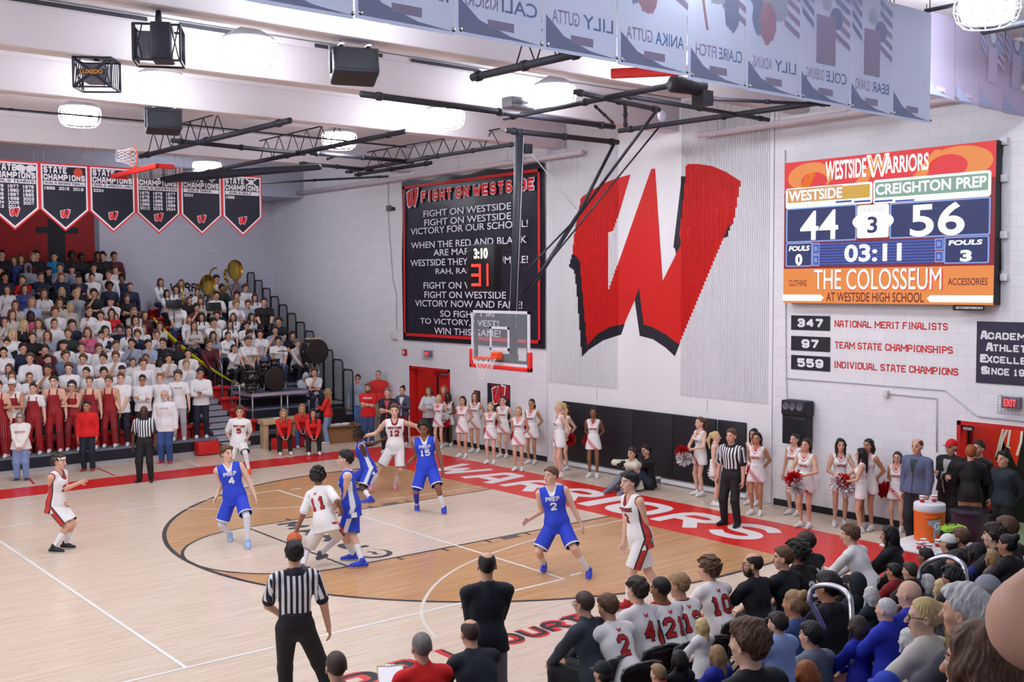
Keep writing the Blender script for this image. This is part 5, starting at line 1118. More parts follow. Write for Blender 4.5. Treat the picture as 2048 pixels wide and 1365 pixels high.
        B.ell(hp(0, .089, -.058), np.array([.024, .011, .0065])*hs, HB, .006); B.ell(hp(0, .087, -.070), np.array([.020, .011, .0075])*hs, HB, .006); B.ell(hp(0, .100, -.0635), np.array([.022, .008, .0022])*hs, HB, .004, 's')
        # hands
        s.hand = {}
        for sd in 'LR':
            hd = nrm(wr[sd]-el[sd]); q = 1 if sd == 'R' else -1; hv = (hands or {}).get(sd, {})
            inn = nrm(np.asarray(hv.get('palm', -rt*q*1.0+fw*.1), float)); inn = nrm(inn-hd*(inn@hd)); th = np.cross(inn, hd)*q; th = nrm(np.asarray(hv['thumb'], float)-hd*(np.asarray(hv['thumb'], float)@hd)) if 'thumb' in hv else th
            if (th@fw) < 0 and 'thumb' not in hv: th = -th
            curl = hv.get('curl', .5); s.hand[sd] = (wr[sd]+hd*.08*k, hd, inn, th)
            if nohands: B.cap(wr[sd], wr[sd]+hd*.10*k, .034*k, .028*k, .02); B.cap(wr[sd]+hd*.03*k, wr[sd]+hd*.07*k+th*.04*k, .014*k, .010*k, .01); continue
            B.ell(wr[sd]+hd*.05*k, np.array([.040, .054, .017])*k, np.stack([th, hd, inn]), .02)
            for i, (o_, L_) in enumerate(((.030, .068), (.010, .078), (-.010, .072), (-.029, .056))):
                a = wr[sd]+hd*(.088-.004*abs(i-1))*k+th*o_*k; c = curl*(1+.12*i); b1 = a+(hd*math.cos(c*.7)+inn*math.sin(c*.7)+th*o_*1.2)*L_*.5*k; c2 = c*1.7; b2 = b1+(hd*math.cos(c2)+inn*math.sin(c2))*L_*.5*k
                B.cap(a, b1, .0098*k, .009*k, .006); B.cap(b1, b2, .009*k, .0078*k, .004)
            a = wr[sd]+hd*.028*k+th*.030*k; b1 = a+nrm(hd*.65+th*.7+inn*.35)*.042*k; b2 = b1+nrm(hd*.9+th*.25+inn*.45)*.034*k; B.cap(a, b1, .0125*k, .011*k, .012); B.cap(b1, b2, .011*k, .0085*k, .004)
        V, Fq = B.mesh(h); c = V[Fq].mean(1); idx = np.zeros(len(Fq), int); ms = [skin(skin_), lips(skin_), EYE, hairm(hair[1]), EYEW]
        loc_ = (c-Hc)/hs; lx, ly, lz = loc_@r2, loc_@F2, loc_@U2
        idx[(ly > .06) & (abs(lz+.064) < (.0105 if h < .010 else .0085)) & (abs(lx) < .0215)] = 1
        for q in (-1, 1):
            d2 = ((lx-q*.031)/.0145)**2+((lz-.005)/.0085)**2; idx[(ly > .055) & (d2 < 1)] = 4; d2 = ((lx-q*.031)/.0085)**2+((lz-.005)/.0085)**2; idx[(ly > .055) & (d2 < 1)] = 2
            if h > .0095: d2 = ((lx-q*.031)/.0125)**2+((lz-.005)/.0075)**2; idx[(ly > .055) & (d2 < 1.3)] = 2
            br = (h < .0125) & (ly > .045) & (abs(lx-q*.034) < .021) & (abs(lz-.029-.004*np.cos((lx-q*.034)*90)) < .0055); idx[br & (hair[1] not in 'wy')] = 3
        if beard: idx[(ly > -.02) & (ly < .2) & (lz < -.075) & (lz > -.14) & ~((abs(lz+.064) < .0135) & (abs(lx) < .022) & (ly > .06))] = 3
        for what, lim in ((sock, .20), (leg, .60)):
            if what is None: continue
            ms.append(C(*what)); 
            for sd in 'LR':
                ax_ = nrm(kn[sd]-an[sd]); 
                top_l = .17*k if what is sock else None
                for p0, p1 in (((an[sd], an[sd]+ax_*top_l),) if what is sock else ((Hp[sd], kn[sd]), (kn[sd], an[sd]))):
                    e = p1-p0; t = np.clip(((c-p0)@e)/(e@e), 0, 1); dd = np.linalg.norm(c-p0-t[:, None]*e, axis=1); idx[(dd < .11*w) & (idx == 0) & ((c-Hp[sd])@u < .02)] = len(ms)-1
        if sleeve:   # tight arm sleeve, or leggings on one limb
            for (what, a, b) in sleeve:
                ms.append(C(*what)); p0, p1 = a(s), b(s); e = p1-p0; t = ((c-p0)@e)/(e@e); dd = np.linalg.norm(c-p0-np.clip(t, 0, 1)[:, None]*e, axis=1); idx[(dd < .085*w) & (t > 0) & (t < 1)] = len(ms)-1
        o = s.o = mk(name, V, Fq, ms, idx); tag(o, label, 'person', group)
        o.location = tuple(loc); o.rotation_euler = (0, 0, -heading)
        if top: s.dress_top(h, **top)
        if bottom: s.dress_bottom(h, **bottom)
        if shoe: 
            for sd in 'LR':
                B = Body(); a = an[sd]; d = fd[sd]; z0 = a[2]-.085*k; hl = a-d*.045*k; hl[2] = z0+.040*k; to = a+d*.165*k; to[2] = z0+.030*k; md = a+d*.07*k; md[2] = z0+.045*k
                B.cap(hl, md, .043*k, .046*k, .02).cap(md, to, .044*k, .036*k, .02).cap(a+(0, 0, -.03*k), a+(0, 0, .02*k), .046*k, .045*k, .02); B.cut((0, 0, z0+.004), (0, 0, -1))
                V, Fq = B.mesh(min(h, .010)); c = V[Fq].mean(1); col = shoe if not isinstance(shoe, dict) else shoe['c']; sole = (232, 232, 236) if not isinstance(shoe, dict) else shoe['s']
                mk('shoe', V, Fq, (C(*col, rough=.5), C(*sole, rough=.5), C(*(shoe['d'] if isinstance(shoe, dict) and 'd' in shoe else col))), np.where(c[:, 2] < z0+.024*k, 1, np.where((abs((c-a)@np.array([d[1], -d[0], 0])) > .03*k) & (((c-a)@d) > -.01) & (((c-a)@d) < .07) & (c[:, 2] < z0+.065*k), 2, 0)), None, o)
        if hair[0] != 'none': s.do_hair(h, *hair, beard=beard)
        if glasses:
            m = MB()
            for q in (-1, 1): m.tube([hp(q*.034+.024*math.cos(t), .102-.01*abs(math.cos(t)), .003+.019*math.sin(t)) for t in np.linspace(0, 2*PI, 15)[:-1]], .0028*hs, 6, False, True).tube([hp(q*.058, .094, .008), hp(q*.079, .03, .01), hp(q*.082, -.01, .004)], .0026*hs, 6)
            m.tube([hp(-.010, .106, .008), hp(.010, .106, .008)], .0026*hs, 6).build('glasses', mat('frame_dark', (24, 22, 26), .3), o)
    def do_hair(s, h, kind, col, beard=None):
        hp, hs, HB = s.hp, s.hs, np.stack([s.hr, s.hf, s.hu]); k = s.k; B = Body(); wob = 0.; wf = 60.; cutp = True; name = 'hair'; mats = (hairm(col),)
        t = {'short': .016, 'buzz': .006, 'curly': .034, 'afro': .058, 'fade': .010, 'long': .015, 'pony': .009, 'bun': .010, 'cap': .012, 'hood': .02, 'bob': .018, 'balding': .006, 'fluffy': .024, 'dreads': .02, 'longcurly': .03, 'halfup': .011, 'band': .034}[kind]*Person.hair_mul
        if kind in ('long', 'bob', 'pony', 'bun', 'halfup', 'longcurly'): cuts = [((0, .055, .06), (0, .80, -.60))]
        elif kind == 'cap' or kind == 'hood': cuts = []
        else: cuts = [((0, .056, .060), (0, .72, -.69))]
        if kind == 'cap':
            B.ell(hp(0, -.012, .030), np.array([.076, .098, .092])*hs+t, HB, .02); B.cut(hp(0, .0, .028), -s.hu+s.hf*.10); V, F = B.mesh(h)
            cm = s.capm; m2 = mk('cap', V, F, (cm,), None, None, s.o)
            mb = MB(); pts = []; n = 14; bk = s.__dict__.get('capback', 1)
            for j in range(2):
                for i in range(n+1):
                    a = PI*(i/n); rr = 1.0; x = .078*math.cos(a); y = .075+.085*math.sin(a); mb.V.append(tuple(hp(x*(1-.05*j), y*bk-.004*(bk < 0)*0, .036-.10*(y-.09)*.3-.006*j)))
            for i in range(n): mb.F += [[i, i+1, n+1+i+1, n+1+i]]; mb.S.append(True); mb.I.append(0)
            mb.F += [list(range(n+1))[::-1], [n+1+i for i in range(n+1)]]; mb.S += [False, False]; mb.I += [0, 0]
            mb.build('brim', cm, m2); B = Body(); B.ell(hp(0, -.022, -.02), np.array([.072, .09, .07])*hs+.006, HB, .02); B.cut(hp(0, -.0, -.01), nrm(s.hf*.8-s.hu*.5)); B.cut(hp(0, 0, .03), s.hu)
        elif kind == 'hood':
            B.ell(hp(0, -.02, .02), np.array([.076, .098, .12])*hs+t, HB, .02); B.cap(hp(0, -.03, -.09), hp(0, -.04, -.15), .085*hs, .10*hs, .05); B.ell(hp(0, .085, -.02), np.array([.068, .085, .125])*hs, HB, .02, 's'); name = 'hood'; mats = (s.capm,)
        else:
            B.ell(hp(0, -.014, .032), np.array([.076, .098, .092])*hs+np.array([t*.55, t*.8, t])*hs, HB, .02)
            if kind == 'fluffy': B.ell(hp(0, .03, .075), np.array([.074, .068, .05])*hs, HB, .03)
            if kind in ('curly', 'afro', 'longcurly', 'band', 'dreads'): wob = .012 if kind != 'dreads' else .016; wf = 70
            if kind in ('short', 'fluffy'): wob = .003 if kind == 'short' else .0075; wf = 55; B.ell(hp(0, .05, .078), np.array([.062, .040, .034])*hs, HB, .02)
            for p, n in cuts: B.cut(hp(p[0], p[1], p[2]-Person.hair_low), nrm(s.hr*n[0]+s.hf*n[1]+s.hu*n[2]), .008)
            if kind in ('short', 'fluffy', 'curly', 'buzz', 'fade', 'balding', 'dreads', 'band', 'afro'): B.cut(hp(0, 0, -.082), -s.hu, .01)
            if kind == 'balding': B.ell(hp(0, .012, .12), np.array([.055, .105, .075])*hs, HB, .01, 's')
            if kind in ('long', 'halfup', 'longcurly', 'bob'):
                dn = -np.array([0, 0, 1.]); L = {'long': .30, 'halfup': .34, 'longcurly': .30, 'bob': .12}[kind]*hs; rr = .036 if kind != 'longcurly' else .06
                b = hp(0, -.075, -.03); B.cap(b, b+dn*L+s.hf*-.02, .058*hs, .042*hs, .04)
                for q in (-1, 1): b = hp(q*.055, -.045, -.03); B.cap(hp(q*.066, -.02, .02), b, .035*hs, .04*hs, .03); B.cap(b, b+dn*L*.95+s.hr*q*.02, rr*hs, rr*.8*hs, .03)
                if kind == 'long' or kind == 'bob':
                    for q in (-1, 1): b = hp(q*.072, .03, .0); B.cap(hp(q*.06, .03, .075), b, .018*hs, .02*hs, .03); B.cap(b, b+dn*L*.8+s.hf*.01, .022*hs, .018*hs, .03)
                wob = max(wob, .004); wf = 30
            if kind in ('pony', 'halfup'):
                b = hp(0, -.115, .055); B.cap(hp(0, -.09, .06), b, .026*hs, .03*hs, .02); B.cap(b, b+np.array([0, 0, -.14*hs])-s.hf*.05, .034*hs, .036*hs, .03); B.cap(b+np.array([0, 0, -.14*hs])-s.hf*.05, b+np.array([0, 0, -.32*hs])-s.hf*.02, .036*hs, .016*hs, .03)
            if kind == 'bun': B.ell(hp(0, -.10, .10), np.array([.05, .045, .045])*hs, HB, .015); wob = .004
            if kind == 'dreads':
                for i in range(14): a = -2.6+5.2*i/13; b = hp(.07*math.sin(a), -.075*math.cos(a)*.9-.01, .055); B.cap(b, b+nrm(s.hr*math.sin(a)*.8-s.hf*math.cos(a)*.8-s.hu*.7)*.085*hs, .013*hs, .010*hs, .01)
            B.cap(hp(0, .06, .0), hp(0, .06, -.08), .0585*hs, .052*hs, .006, 's')
            for q in (-1, 1): B.ell(hp(q*.088, .004, -.010), np.array([.022, .018, .030])*hs, HB, .006, 's') if kind in ('short', 'buzz', 'fade', 'fluffy', 'balding', 'curly') else None
        if beard:
            B.ell(hp(0, .036, -.082), np.array([.060, .064, .052])*hs, HB, .015); B.cap(hp(-.062, .01, -.03), hp(-.05, .04, -.075), .018*hs, None, .015); B.cap(hp(.062, .01, -.03), hp(.05, .04, -.075), .018*hs, None, .015); B.cap(hp(-.022, .088, -.045), hp(.022, .088, -.045), .0105*hs, None, .008)
        V, F = B.mesh(h if h < .009 else h*.9, wob*hs, s.seed+3, wf)
        hv = (V-s.Hc)/hs if len(V) else V; hx, hy, hz = hv@s.hr, hv@s.hf, hv@s.hu; az = np.arctan2(hx, -(hy+.045)); arc = np.arctan2(np.hypot(hx, hy+.045), hz)
        if h < .0095 and kind in ('short', 'fluffy', 'long', 'bob', 'pony', 'halfup', 'bun', 'curly') and len(V):
            rd = nrm2(np.stack([hx, hy+.02, hz], 1)); am = .0022*np.sin(az*31+2.2*np.sin(arc*5)+hz*8)+.0016*np.sin(az*67-3*np.sin(arc*4+1)); am *= np.clip((arc-.25)*2, 0, 1)*hs; V = V+(rd[:, :1]*s.hr+rd[:, 1:2]*s.hf+rd[:, 2:]*s.hu)*am[:, None]
        if beard and len(F):
            c = (V[F].mean(1)-s.Hc)/hs; z = c@s.hu; y = c@s.hf; x = c@s.hr; F = F[~((abs(z+.066) < .010) & (abs(x) < .022) & (y > .05))]
        if len(F):
            ho = mk(name, V, F, mats, None, None, s.o); at_ = ho.data.attributes.new('comb', 'FLOAT_VECTOR', 'POINT'); at_.data.foreach_set('vector', np.ascontiguousarray(np.stack([az*.9, arc*.10-np.minimum(hz, -.1)*.25, hz*0], 1), np.float32).ravel())
        if kind == 'band':
            B = Body(); B.ell(hp(0, -.012, .055), np.array([.080, .102, .09])*hs+.006, HB, .02); B.cut(hp(0, 0, .075), s.hu); B.cut(hp(0, 0, .042), -s.hu); V, F = B.mesh(h); mk('headband', V, F, (C(238, 236, 236),), None, None, s.o)
        if kind in ('pony', 'halfup') and getattr(s, 'bow', True) and s.sex == 'f':
            m = MB(); b = hp(0, -.112, .072); m.sphere(b, .03*hs, 8, 6, (1.4, .6, .7)).build('hair_bow', C(240, 238, 240), s.o)
    # ---------------- clothes
    def dress_top(s, h, kind, c, c2=None, hem=None, sl=None, e=None, stripe=None, vneck=False, wob=.0035, tuck=False, bright=None, name=None, open_=None):
        u, f, r, k, P, N = s.u, s.f, s.r, s.k, s.J['P'], s.J['N']; B = Body(); w = s.fat*k*(.90 if s.sex == 'f' else 1)
        e = {'tee': .021, 'jersey': .018, 'long': .018, 'hoodie': .026, 'jacket': .020, 'tank': .012, 'cheer': .010, 'ref': .016}[kind] if e is None else e
        tbx = np.stack([r, f, u]); s.torso(B, e); hem = {'tee': .13, 'jersey': .15, 'long': .12, 'hoodie': .10, 'jacket': .06, 'tank': .06, 'cheer': -.06, 'ref': -.07}[kind] if hem is None else hem
        if hem > .03: [B.cap(P+.10*k*u+s.r*q*.045, P-hem*k*u+s.r*q*.082*s.fat, .095*w+e, .112*w+e, .05) for q in (-1, 0, 1)]; B.ell(P+.02*u, np.array([.164, .122, .12])*w+e, tbx, .05)
        sl = {'tee': .62, 'jersey': 0, 'long': 2, 'hoodie': 2, 'jacket': 2, 'tank': 0, 'cheer': 0, 'ref': .80}[kind] if sl is None else sl
        for sd in 'LR':
            S, E, Wr = s.S[sd], s.E[sd], s.Wr[sd]
            if sl > 0:
                t = min(sl, 1); B.cap(S, S+(E-S)*t, .050*w+e*.85, (.045*w+e*(1.3 if sl <= 1 else 1)), .012)
                if sl > 1: t = min(1, sl-1); B.cap(E, E+(Wr-E)*t*.97, .044*w+e, .034*w+e*.75, .010)
                elif sl < 1: pass
            else: q = 1 if sd == 'R' else -1; B.ell(S+r*q*.055*k-.0*u, (.062*k, .2*k, .115*k), np.stack([r, f, u]), .012, 's')
        if sl > 0 and sl <= 1:
            for sd in 'LR': S, E = s.S[sd], s.E[sd]; d = nrm(E-S); q = S+(E-S)*(sl+.02); 
        if sl > 1:
            pass
        # neck opening
        if kind in ('jersey', 'tank', 'cheer'): B.cap(N+.02*k*u+f*.05*k, N-(.085 if vneck else .05)*k*u+f*.13*k, .066*k, .030*k if vneck else .058*k, .01, 's'); B.ell(N+.02*u-.01*f, (.072*k, .075*k, .05*k), np.stack([r, f, u]), .01, 's')
        else: B.ell(N+.03*k*u+f*.015*k, (.064*k, .066*k, .042*k), np.stack([r, f, u]), .008, 's')
        if kind == 'hoodie': B.cap(N-.025*k*u-f*.055*k-r*.05*k, N-.025*k*u-f*.055*k+r*.05*k, .052*k, None, .03); B.cap(N-.02*k*u-f*.03*k-r*.075*k, N-.05*k*u+f*.06*k-r*.03*k, .034*k, .026*k, .02); B.cap(N-.02*k*u-f*.03*k+r*.075*k, N-.05*k*u+f*.06*k+r*.03*k, .034*k, .026*k, .02); B.ell(N+.035*k*u+f*.03*k, (.06*k, .066*k, .06*k), np.stack([r, f, u]), .01, 's')
        if kind == 'jacket': B.cap(N-.03*k*u, N+.028*k*u, .076*k, .066*k, .02); B.ell(N+.04*k*u+f*.01*k, (.057*k, .06*k, .05*k), np.stack([r, f, u]), .006, 's')
        B.cut(P-hem*k*u, -u)
        V, F = B.mesh(h, wob, s.seed, 8.0); c_ = V[F].mean(1); idx = np.zeros(len(F), int); ms = [C(*c) if not isinstance(c, bpy.types.Material) else c]
        x, y, z = (c_-P)@r, (c_-P)@f, (c_-P)@u; su = None
        ga = None
        if kind in ('jersey', 'cheer') and c2:
            X = V-P; vx, vy, vz = X@r, X@f, X@u
            a, b = N+.02*k*u+f*.05*k, N-(.085 if vneck else .05)*k*u+f*.13*k; d = b-a; t = np.clip(((V-a)@d)/(d@d), 0, 1); q = np.linalg.norm(V-a-t[:, None]*d, axis=1)-(.066*k+((.030*k if vneck else .058*k)-.066*k)*t)
            nc = V-(N+.02*u-.01*f); q2 = (np.sqrt(((nc@r)/.072)**2+((nc@f)/.075)**2+((nc@u)/.05)**2)/k-1)*.06; tq = np.minimum(q, q2)
            if kind == 'jersey':
                for sd in 'LR': qq = 1 if sd == 'R' else -1; p0 = s.S[sd]+r*qq*.055*k; e3 = (np.sqrt((((V-p0)@r)/.062)**2+(((V-p0)@f)/.2)**2+(((V-p0)@u)/.115)**2)/k-1)*.09; tq = np.minimum(tq, e3)
                ang = abs(np.arctan2(vy, abs(vx))+.12)/c2.get('w', .36); sa = np.maximum(ang, 1+(vz-.40*k)/.03)
                ms = [garment('jersey_%d_%d' % (c[0], c[2]), c, c2['trim'], c2['side'], c2['edge'], .017)]
            else: sa = np.full(len(V), 9.); tq = np.where(abs(q-.019) < .004, 9, tq*.75); ms = [garment('cheer_top', c, c2['trim'], c2['edge'], c2['edge'], .030)]
            ga = (tq, sa)
        if stripe or kind == 'ref':
            Pv = V-P; su = Pv@r+10
            for sd in 'LR':
                S, E = s.S[sd], s.E[sd]; d = nrm(E-S); ax_ = nrm(np.cross(d, f)) if abs(d@f) < .8 else nrm(np.cross(d, r)); q = 1 if sd == 'R' else -1; t = (V-S)@d; on = (((V-S)@r)*q > .022*k) & (t > -.03)
                su = np.where(on, (V-S)@f+10.013, su)
            ms = [attr_stripes('referee_stripes', (236, 236, 240), (22, 24, 40), .056), C(22, 24, 40)]
            idx[(z > .50*k) & (np.linalg.norm(c_-N, axis=1) < .115*k)] = 1
            for sd in 'LR': S, E = s.S[sd], s.E[sd]; t = ((c_-S)@(E-S))/((E-S)@(E-S)); q = 1 if sd == 'R' else -1; idx[(t > sl-.05) & (((c_-S)@r)*q > .01) & (z > 0.1)] = 1
        if open_: ms.append(C(*open_)); idx[(y > 0) & (abs(x) < .012+np.maximum(0, z-.26*k)*.26) & (z < .50*k)] = 1
        s.top = mk(name or {'tee': 'shirt', 'jersey': 'jersey', 'long': 'sweater', 'hoodie': 'hoodie', 'jacket': 'jacket', 'tank': 'tank_top', 'cheer': 'cheer_top', 'ref': 'referee_shirt'}[kind], V, F, ms, idx, su, s.o)
        if ga: fattr(s.top, 'tq', ga[0]); fattr(s.top, 'sa', ga[1])
    def dress_bottom(s, h, kind, c, c2=None, wob=.004, e=None, name=None, stripe=None):
        u, f, r, k, P, N = s.u, s.f, s.r, s.k, s.J['P'], s.J['N']; B = Body(); w = s.fat*k*(.90 if s.sex == 'f' else 1); e = .018 if e is None else e; pb = np.stack([np.array([1., 0, 0]), np.array([0, 1., 0]), np.array([0, 0, 1.])])
        if kind == 'skirt':
            for q in (-1, 0, 1): B.cap(P+.13*k*u+r*q*.03*k, P-.17*k*u+r*q*.085*k, .105*k, .118*k, .05)
            for q in (-1, 1): B.cap(P-.02*k*u+r*q*.05*k, s.Hp['R' if q > 0 else 'L']*.62+s.Kn['R' if q > 0 else 'L']*.38, .10*k, .105*k, .04)
            B.cut(P-.225*k*u, -u); B.cut(P+.16*k*u, u)
        elif kind == 'overalls':
            s.torso(B, .030); B.cut(P+.40*k*u, u*.9+(-f)*-.0); B.cut(P+.18*k*u-f*.06*k, nrm(u*.5-f*.9)); [B.ell(P+.40*k*u+r*q*.215*k, (.095*k, .3, .20*k), np.stack([r, f, u]), .01, 's') for q in (-1, 1)]
        else: B.ell(P, np.array([.158, .118, .125])*w+e, pb, .05); B.ell(P+.10*k*u, np.array([.146, .106, .055])*w+e, pb, .04); B.cut(P+.135*k*u, u)
        if kind != 'skirt':
            for sd in 'LR':
                Hp, K, A = s.Hp[sd], s.Kn[sd], s.An[sd]
                if kind == 'shorts': E = Hp+(K-Hp)*.86; B.cap(Hp, E, .093*w+e, .084*w+e*1.5, .05)
                else: r2, r3 = (.064*w+e, .048*w+e) if kind != 'slim' else (.060*w+e*.6, .042*w+e*.5); B.cap(Hp, K, .090*w+e, r2, .05); B.cap(K, A+(0, 0, .0), r2, r3+(.012 if kind in ('overalls', 'wide') else 0), .03)
            if kind == 'shorts':
                for sd in 'LR': Hp, K = s.Hp[sd], s.Kn[sd]; d = nrm(K-Hp)
        V, F = B.mesh(h, wob, s.seed+1, 8.0)
        if kind == 'shorts' and len(F):   # open the leg hems
            c_ = V[F].mean(1); keep = np.ones(len(F), bool)
            for sd in 'LR':
                Hp, K = s.Hp[sd], s.Kn[sd]; d = K-Hp; t = ((c_-Hp)@d)/(d@d); keep &= ~((t > .875) & (np.linalg.norm(c_-Hp-t[:, None]*d, axis=1) < .2))
                tv = ((V-Hp)@d)/(d@d); nb = (tv > .84) & (tv < .93) & (np.linalg.norm(V-Hp-tv[:, None]*d, axis=1) < .2); V[nb] += ((.88-tv[nb])*np.clip((tv[nb]-.84)/.03, 0, 1))[:, None]*d
            F = F[keep]
        if kind not in ('shorts', 'skirt') and len(F):
            c_ = V[F].mean(1); keep = np.ones(len(F), bool)
            for sd in 'LR': A, K = s.An[sd], s.Kn[sd]; d = A-K; t = ((c_-K)@d)/(d@d); keep &= ~((t > 1.04) & (np.linalg.norm(c_-K-t[:, None]*d, axis=1) < .16))
            F = F[keep]
        c_ = V[F].mean(1); idx = np.zeros(len(F), int); ms = [C(*c) if not isinstance(c, bpy.types.Material) else c]; su = None
        ga = None
        if kind == 'shorts' and c2:
            sa = np.full(len(V), 9.); tq = np.full(len(V), 9.)
            for sd in 'LR':
                q = 1 if sd == 'R' else -1; Hp, K = s.Hp[sd], s.Kn[sd]; d = K-Hp; t = ((V-Hp)@d)/(d@d); p = V-Hp-np.clip(t, 0, 1)[:, None]*d; dn = nrm(d); out = nrm(r*q-dn*((r*q)@dn)); fr = np.cross(dn, out)*q; a = abs(np.arctan2(p@fr, p@out))/.52; near = ((V-P)@r)*q > .0
                sa = np.where(near, np.maximum(a, 1+(-.45-t)*4), sa)
                if c2.get('hem', True): tq = np.where(near & (t > .3), (.885-t)*.42, tq)
            ms = [garment('shorts_%d_%d' % (c[0], c[2]), c, c2['trim'], c2['side'], c2['edge'], .025)]; ga = (tq, sa)
        if kind == 'skirt':
            X = V-P; vx, vy, vz = X@r, X@f, X@u; l_ = abs((vx-.01*k)*.72-(vz+.16*k)*.70+.03)/.040
            sa = np.where(vy > .0, l_, 9.); ms = [garment('cheer_skirt', c, c2['trim'], c2['trim'], c2['trim'], .0, .0)]; sa = np.where((sa > .40) & (sa < .56), 9., sa); ga = (sa*0+9, sa)
        if stripe: su = np.arctan2((V-P)@f, (V-P)@r)*.15+10; 
        if stripe:
            for sd in 'LR': q = 1 if sd == 'R' else -1; Hp, K = s.Hp[sd], s.Kn[sd]; on = ((V-P)@u < -.04) & (((V-P)@r)*q > 0); p = V-Hp; su = np.where(on, np.arctan2(p@f, p@r)*.10+10, su)
        s.bot = mk(name or {'skirt': 'cheer_skirt', 'shorts': 'shorts', 'overalls': 'overalls'}.get(kind, 'trousers'), V, F, ms, idx, su, s.o)
        if ga: fattr(s.bot, 'tq', ga[0]); fattr(s.bot, 'sa', ga[1])
        if kind == 'overalls':
            m = MB()
            for q in (-1, 1): m.tube([P+.34*k*u+r*q*.085*k+f*.125*k, P+.46*k*u+r*q*.085*k+f*.105*k, N-.015*k*u+r*q*.085*k+f*.02*k, N-.02*k*u+r*q*.085*k-f*.05*k, P+.36*k*u+r*q*.03*k-f*.13*k], .016*k, 6)
            m.build('strap', C(150, 20, 30), s.o)
    def decal(s, txt, where, cu, cv, w, hgt, m, bold=.02, bold2=None, m2=None, tgt=None, off=.004, name='number', ser=True):
        """print lettering on the cloth: each point is laid on the garment along the body's forward axis"""
        tgt = tgt or s.top; me = tgt.data; bvh = BVHTree.FromPolygons([v.co for v in me.vertices], [list(p.vertices) for p in me.polygons])
        u, f, r, P, k = s.u, s.f, s.r, s.J['P'], s.k; back = where == 'back'; d = f if back else -f; ex = -r if not back else r
        # seen from outside: the reader's right is the wearer's left on the chest, the wearer's right on the back
        V = []; F = []; I = []; ms = []
        for mm, bo, lay in (((m2, bold2, 0),) if m2 else ())+((m, bold, 1),):
            a, Fx, _ = slab_geo(txt, bo, ser); bm = bmesh.new(); vs = [bm.verts.new((x, y, 0)) for x, y in a]
            for q in Fx:
                try: bm.faces.new([vs[i] for i in q])
                except ValueError: pass
            gx = 0 if lay or not m2 else .0
            for _ in range(4):
                long_ = [e_ for e_ in bm.edges if (Vector(((e_.verts[0].co.x-e_.verts[1].co.x)*w, (e_.verts[0].co.y-e_.verts[1].co.y)*hgt, 0))).length > .025]
                if not long_: break
                bmesh.ops.subdivide_edges(bm, edges=long_, cuts=1); bmesh.ops.triangulate(bm, faces=bm.faces[:])
            bm.verts.index_update(); n0 = len(V); grow = 1.0 if lay else 1.0+.10
            for v in bm.verts:
                p = P+u*(cv+(v.co.y-.5)*hgt*grow)*k+ex*(cu+(v.co.x-.5)*w*grow)*k; o_ = p-d*.6; hit = bvh.ray_cast(Vector(o_), Vector(d))
                V.append(tuple(np.array(hit[0])-d*(off+.003*lay)) if hit[0] is not None else tuple(p-d*.12))
            for q in bm.faces: F.append([n0+v.index for v in q.verts]); I.append(lay if m2 else 0)
            bm.free()
        ms = [m2, m] if m2 else [m]
        return link(name, pymesh(name, V, F, True, I), s.o, ms)
# ------------------------------------------------------------------ people on and around the court
R_ = math.radians
WS = dict(side=(196, 52, 44), edge=(44, 44, 54), trim=(122, 30, 40), hem=False); PB = dict(side=(226, 228, 236), edge=(44, 72, 190), trim=(222, 226, 236))
BLU = (32, 62, 196); WHT = (238, 236, 238); NVY = (26, 30, 46); BLKc = (24, 24, 28); RDc = (208, 28, 30)
CT = dict(trim=(186, 44, 54), edge=(44, 40, 56))
def w2l(p, loc, hd): d = np.asarray(p)-np.asarray(loc); return np.array([d[0]*math.cos(hd)-d[1]*math.sin(hd), d[0]*math.sin(hd)+d[1]*math.cos(hd), d[2]])
def l2w(p, loc, hd): return np.asarray(loc)+np.array([p[0]*math.cos(hd)+p[1]*math.sin(hd), -p[0]*math.sin(hd)+p[1]*math.cos(hd), p[2]])
def hand_w(p, sd): return l2w(p.hand[sd][0]+p.hand[sd][2]*.02, p.o.location, -p.o.rotation_euler[2])
def player(label, hd, H, AL, AR, P, N, HL, HR, EL=None, ER=None, head=(0, 0), lift=(0, 0), lean=0.0, KL=None, KR=None, hips=None, **kw):
    """a figure posed from measured points: ankles on the floor, the rest at the figure's own distance"""
    hd = R_(hd); k = H/1.78; aw = {}
    for sd, A, lf in (('L', AL, lift[0]), ('R', AR, lift[1])): aw[sd] = at(A[0], A[1], 'z', .085*k+lf)
    dep = (depth(aw['L'])+depth(aw['R']))/2; g = lambda q: at_depth(q[0], q[1], dep+(q[2] if len(q) > 2 else 0))
    Pw, Nw = g(P), g((N[0], N[1], (P[2] if len(P) > 2 else 0)+lean)); loc = np.array([Pw[0], Pw[1], 0.]); L = lambda p: w2l(p, loc, hd)
    J = dict(P=L(Pw), AL=L(aw['L']), AR=L(aw['R'])); J['N'] = J['P']+nrm(L(Nw)-J['P'])*.54*k
    J['HL'], J['HR'] = L(g(HL)), L(g(HR)); mid = (J['P']+J['N'])/2
    for sd, E, Hq in (('L', EL, 'HL'), ('R', ER, 'HR')):
        sh = J['N']-np.array([0, 0, .06])+np.array([(.18 if sd == 'R' else -.18)*k, 0, 0]); J['p'+sd] = (L(g(E))-(sh+J[Hq])/2) if E else np.array([.4 if sd == 'R' else -.4, -1, -.2])
        J['p'+sd] = J['p'+sd].copy(); J['p'+sd][1] = -abs(J['p'+sd][1])*.5-.08
    for nm, K in (('kneeL', KL), ('kneeR', KR)):
        if K: sd = nm[-1]; v = L(g(K))-(J['P']+J['A'+sd])/2; v[1] = max(abs(v[1])*.5, .14); v[0] *= .7; kw[nm] = v
    return Person(label, loc, hd, H, head=head, J=J, **kw)
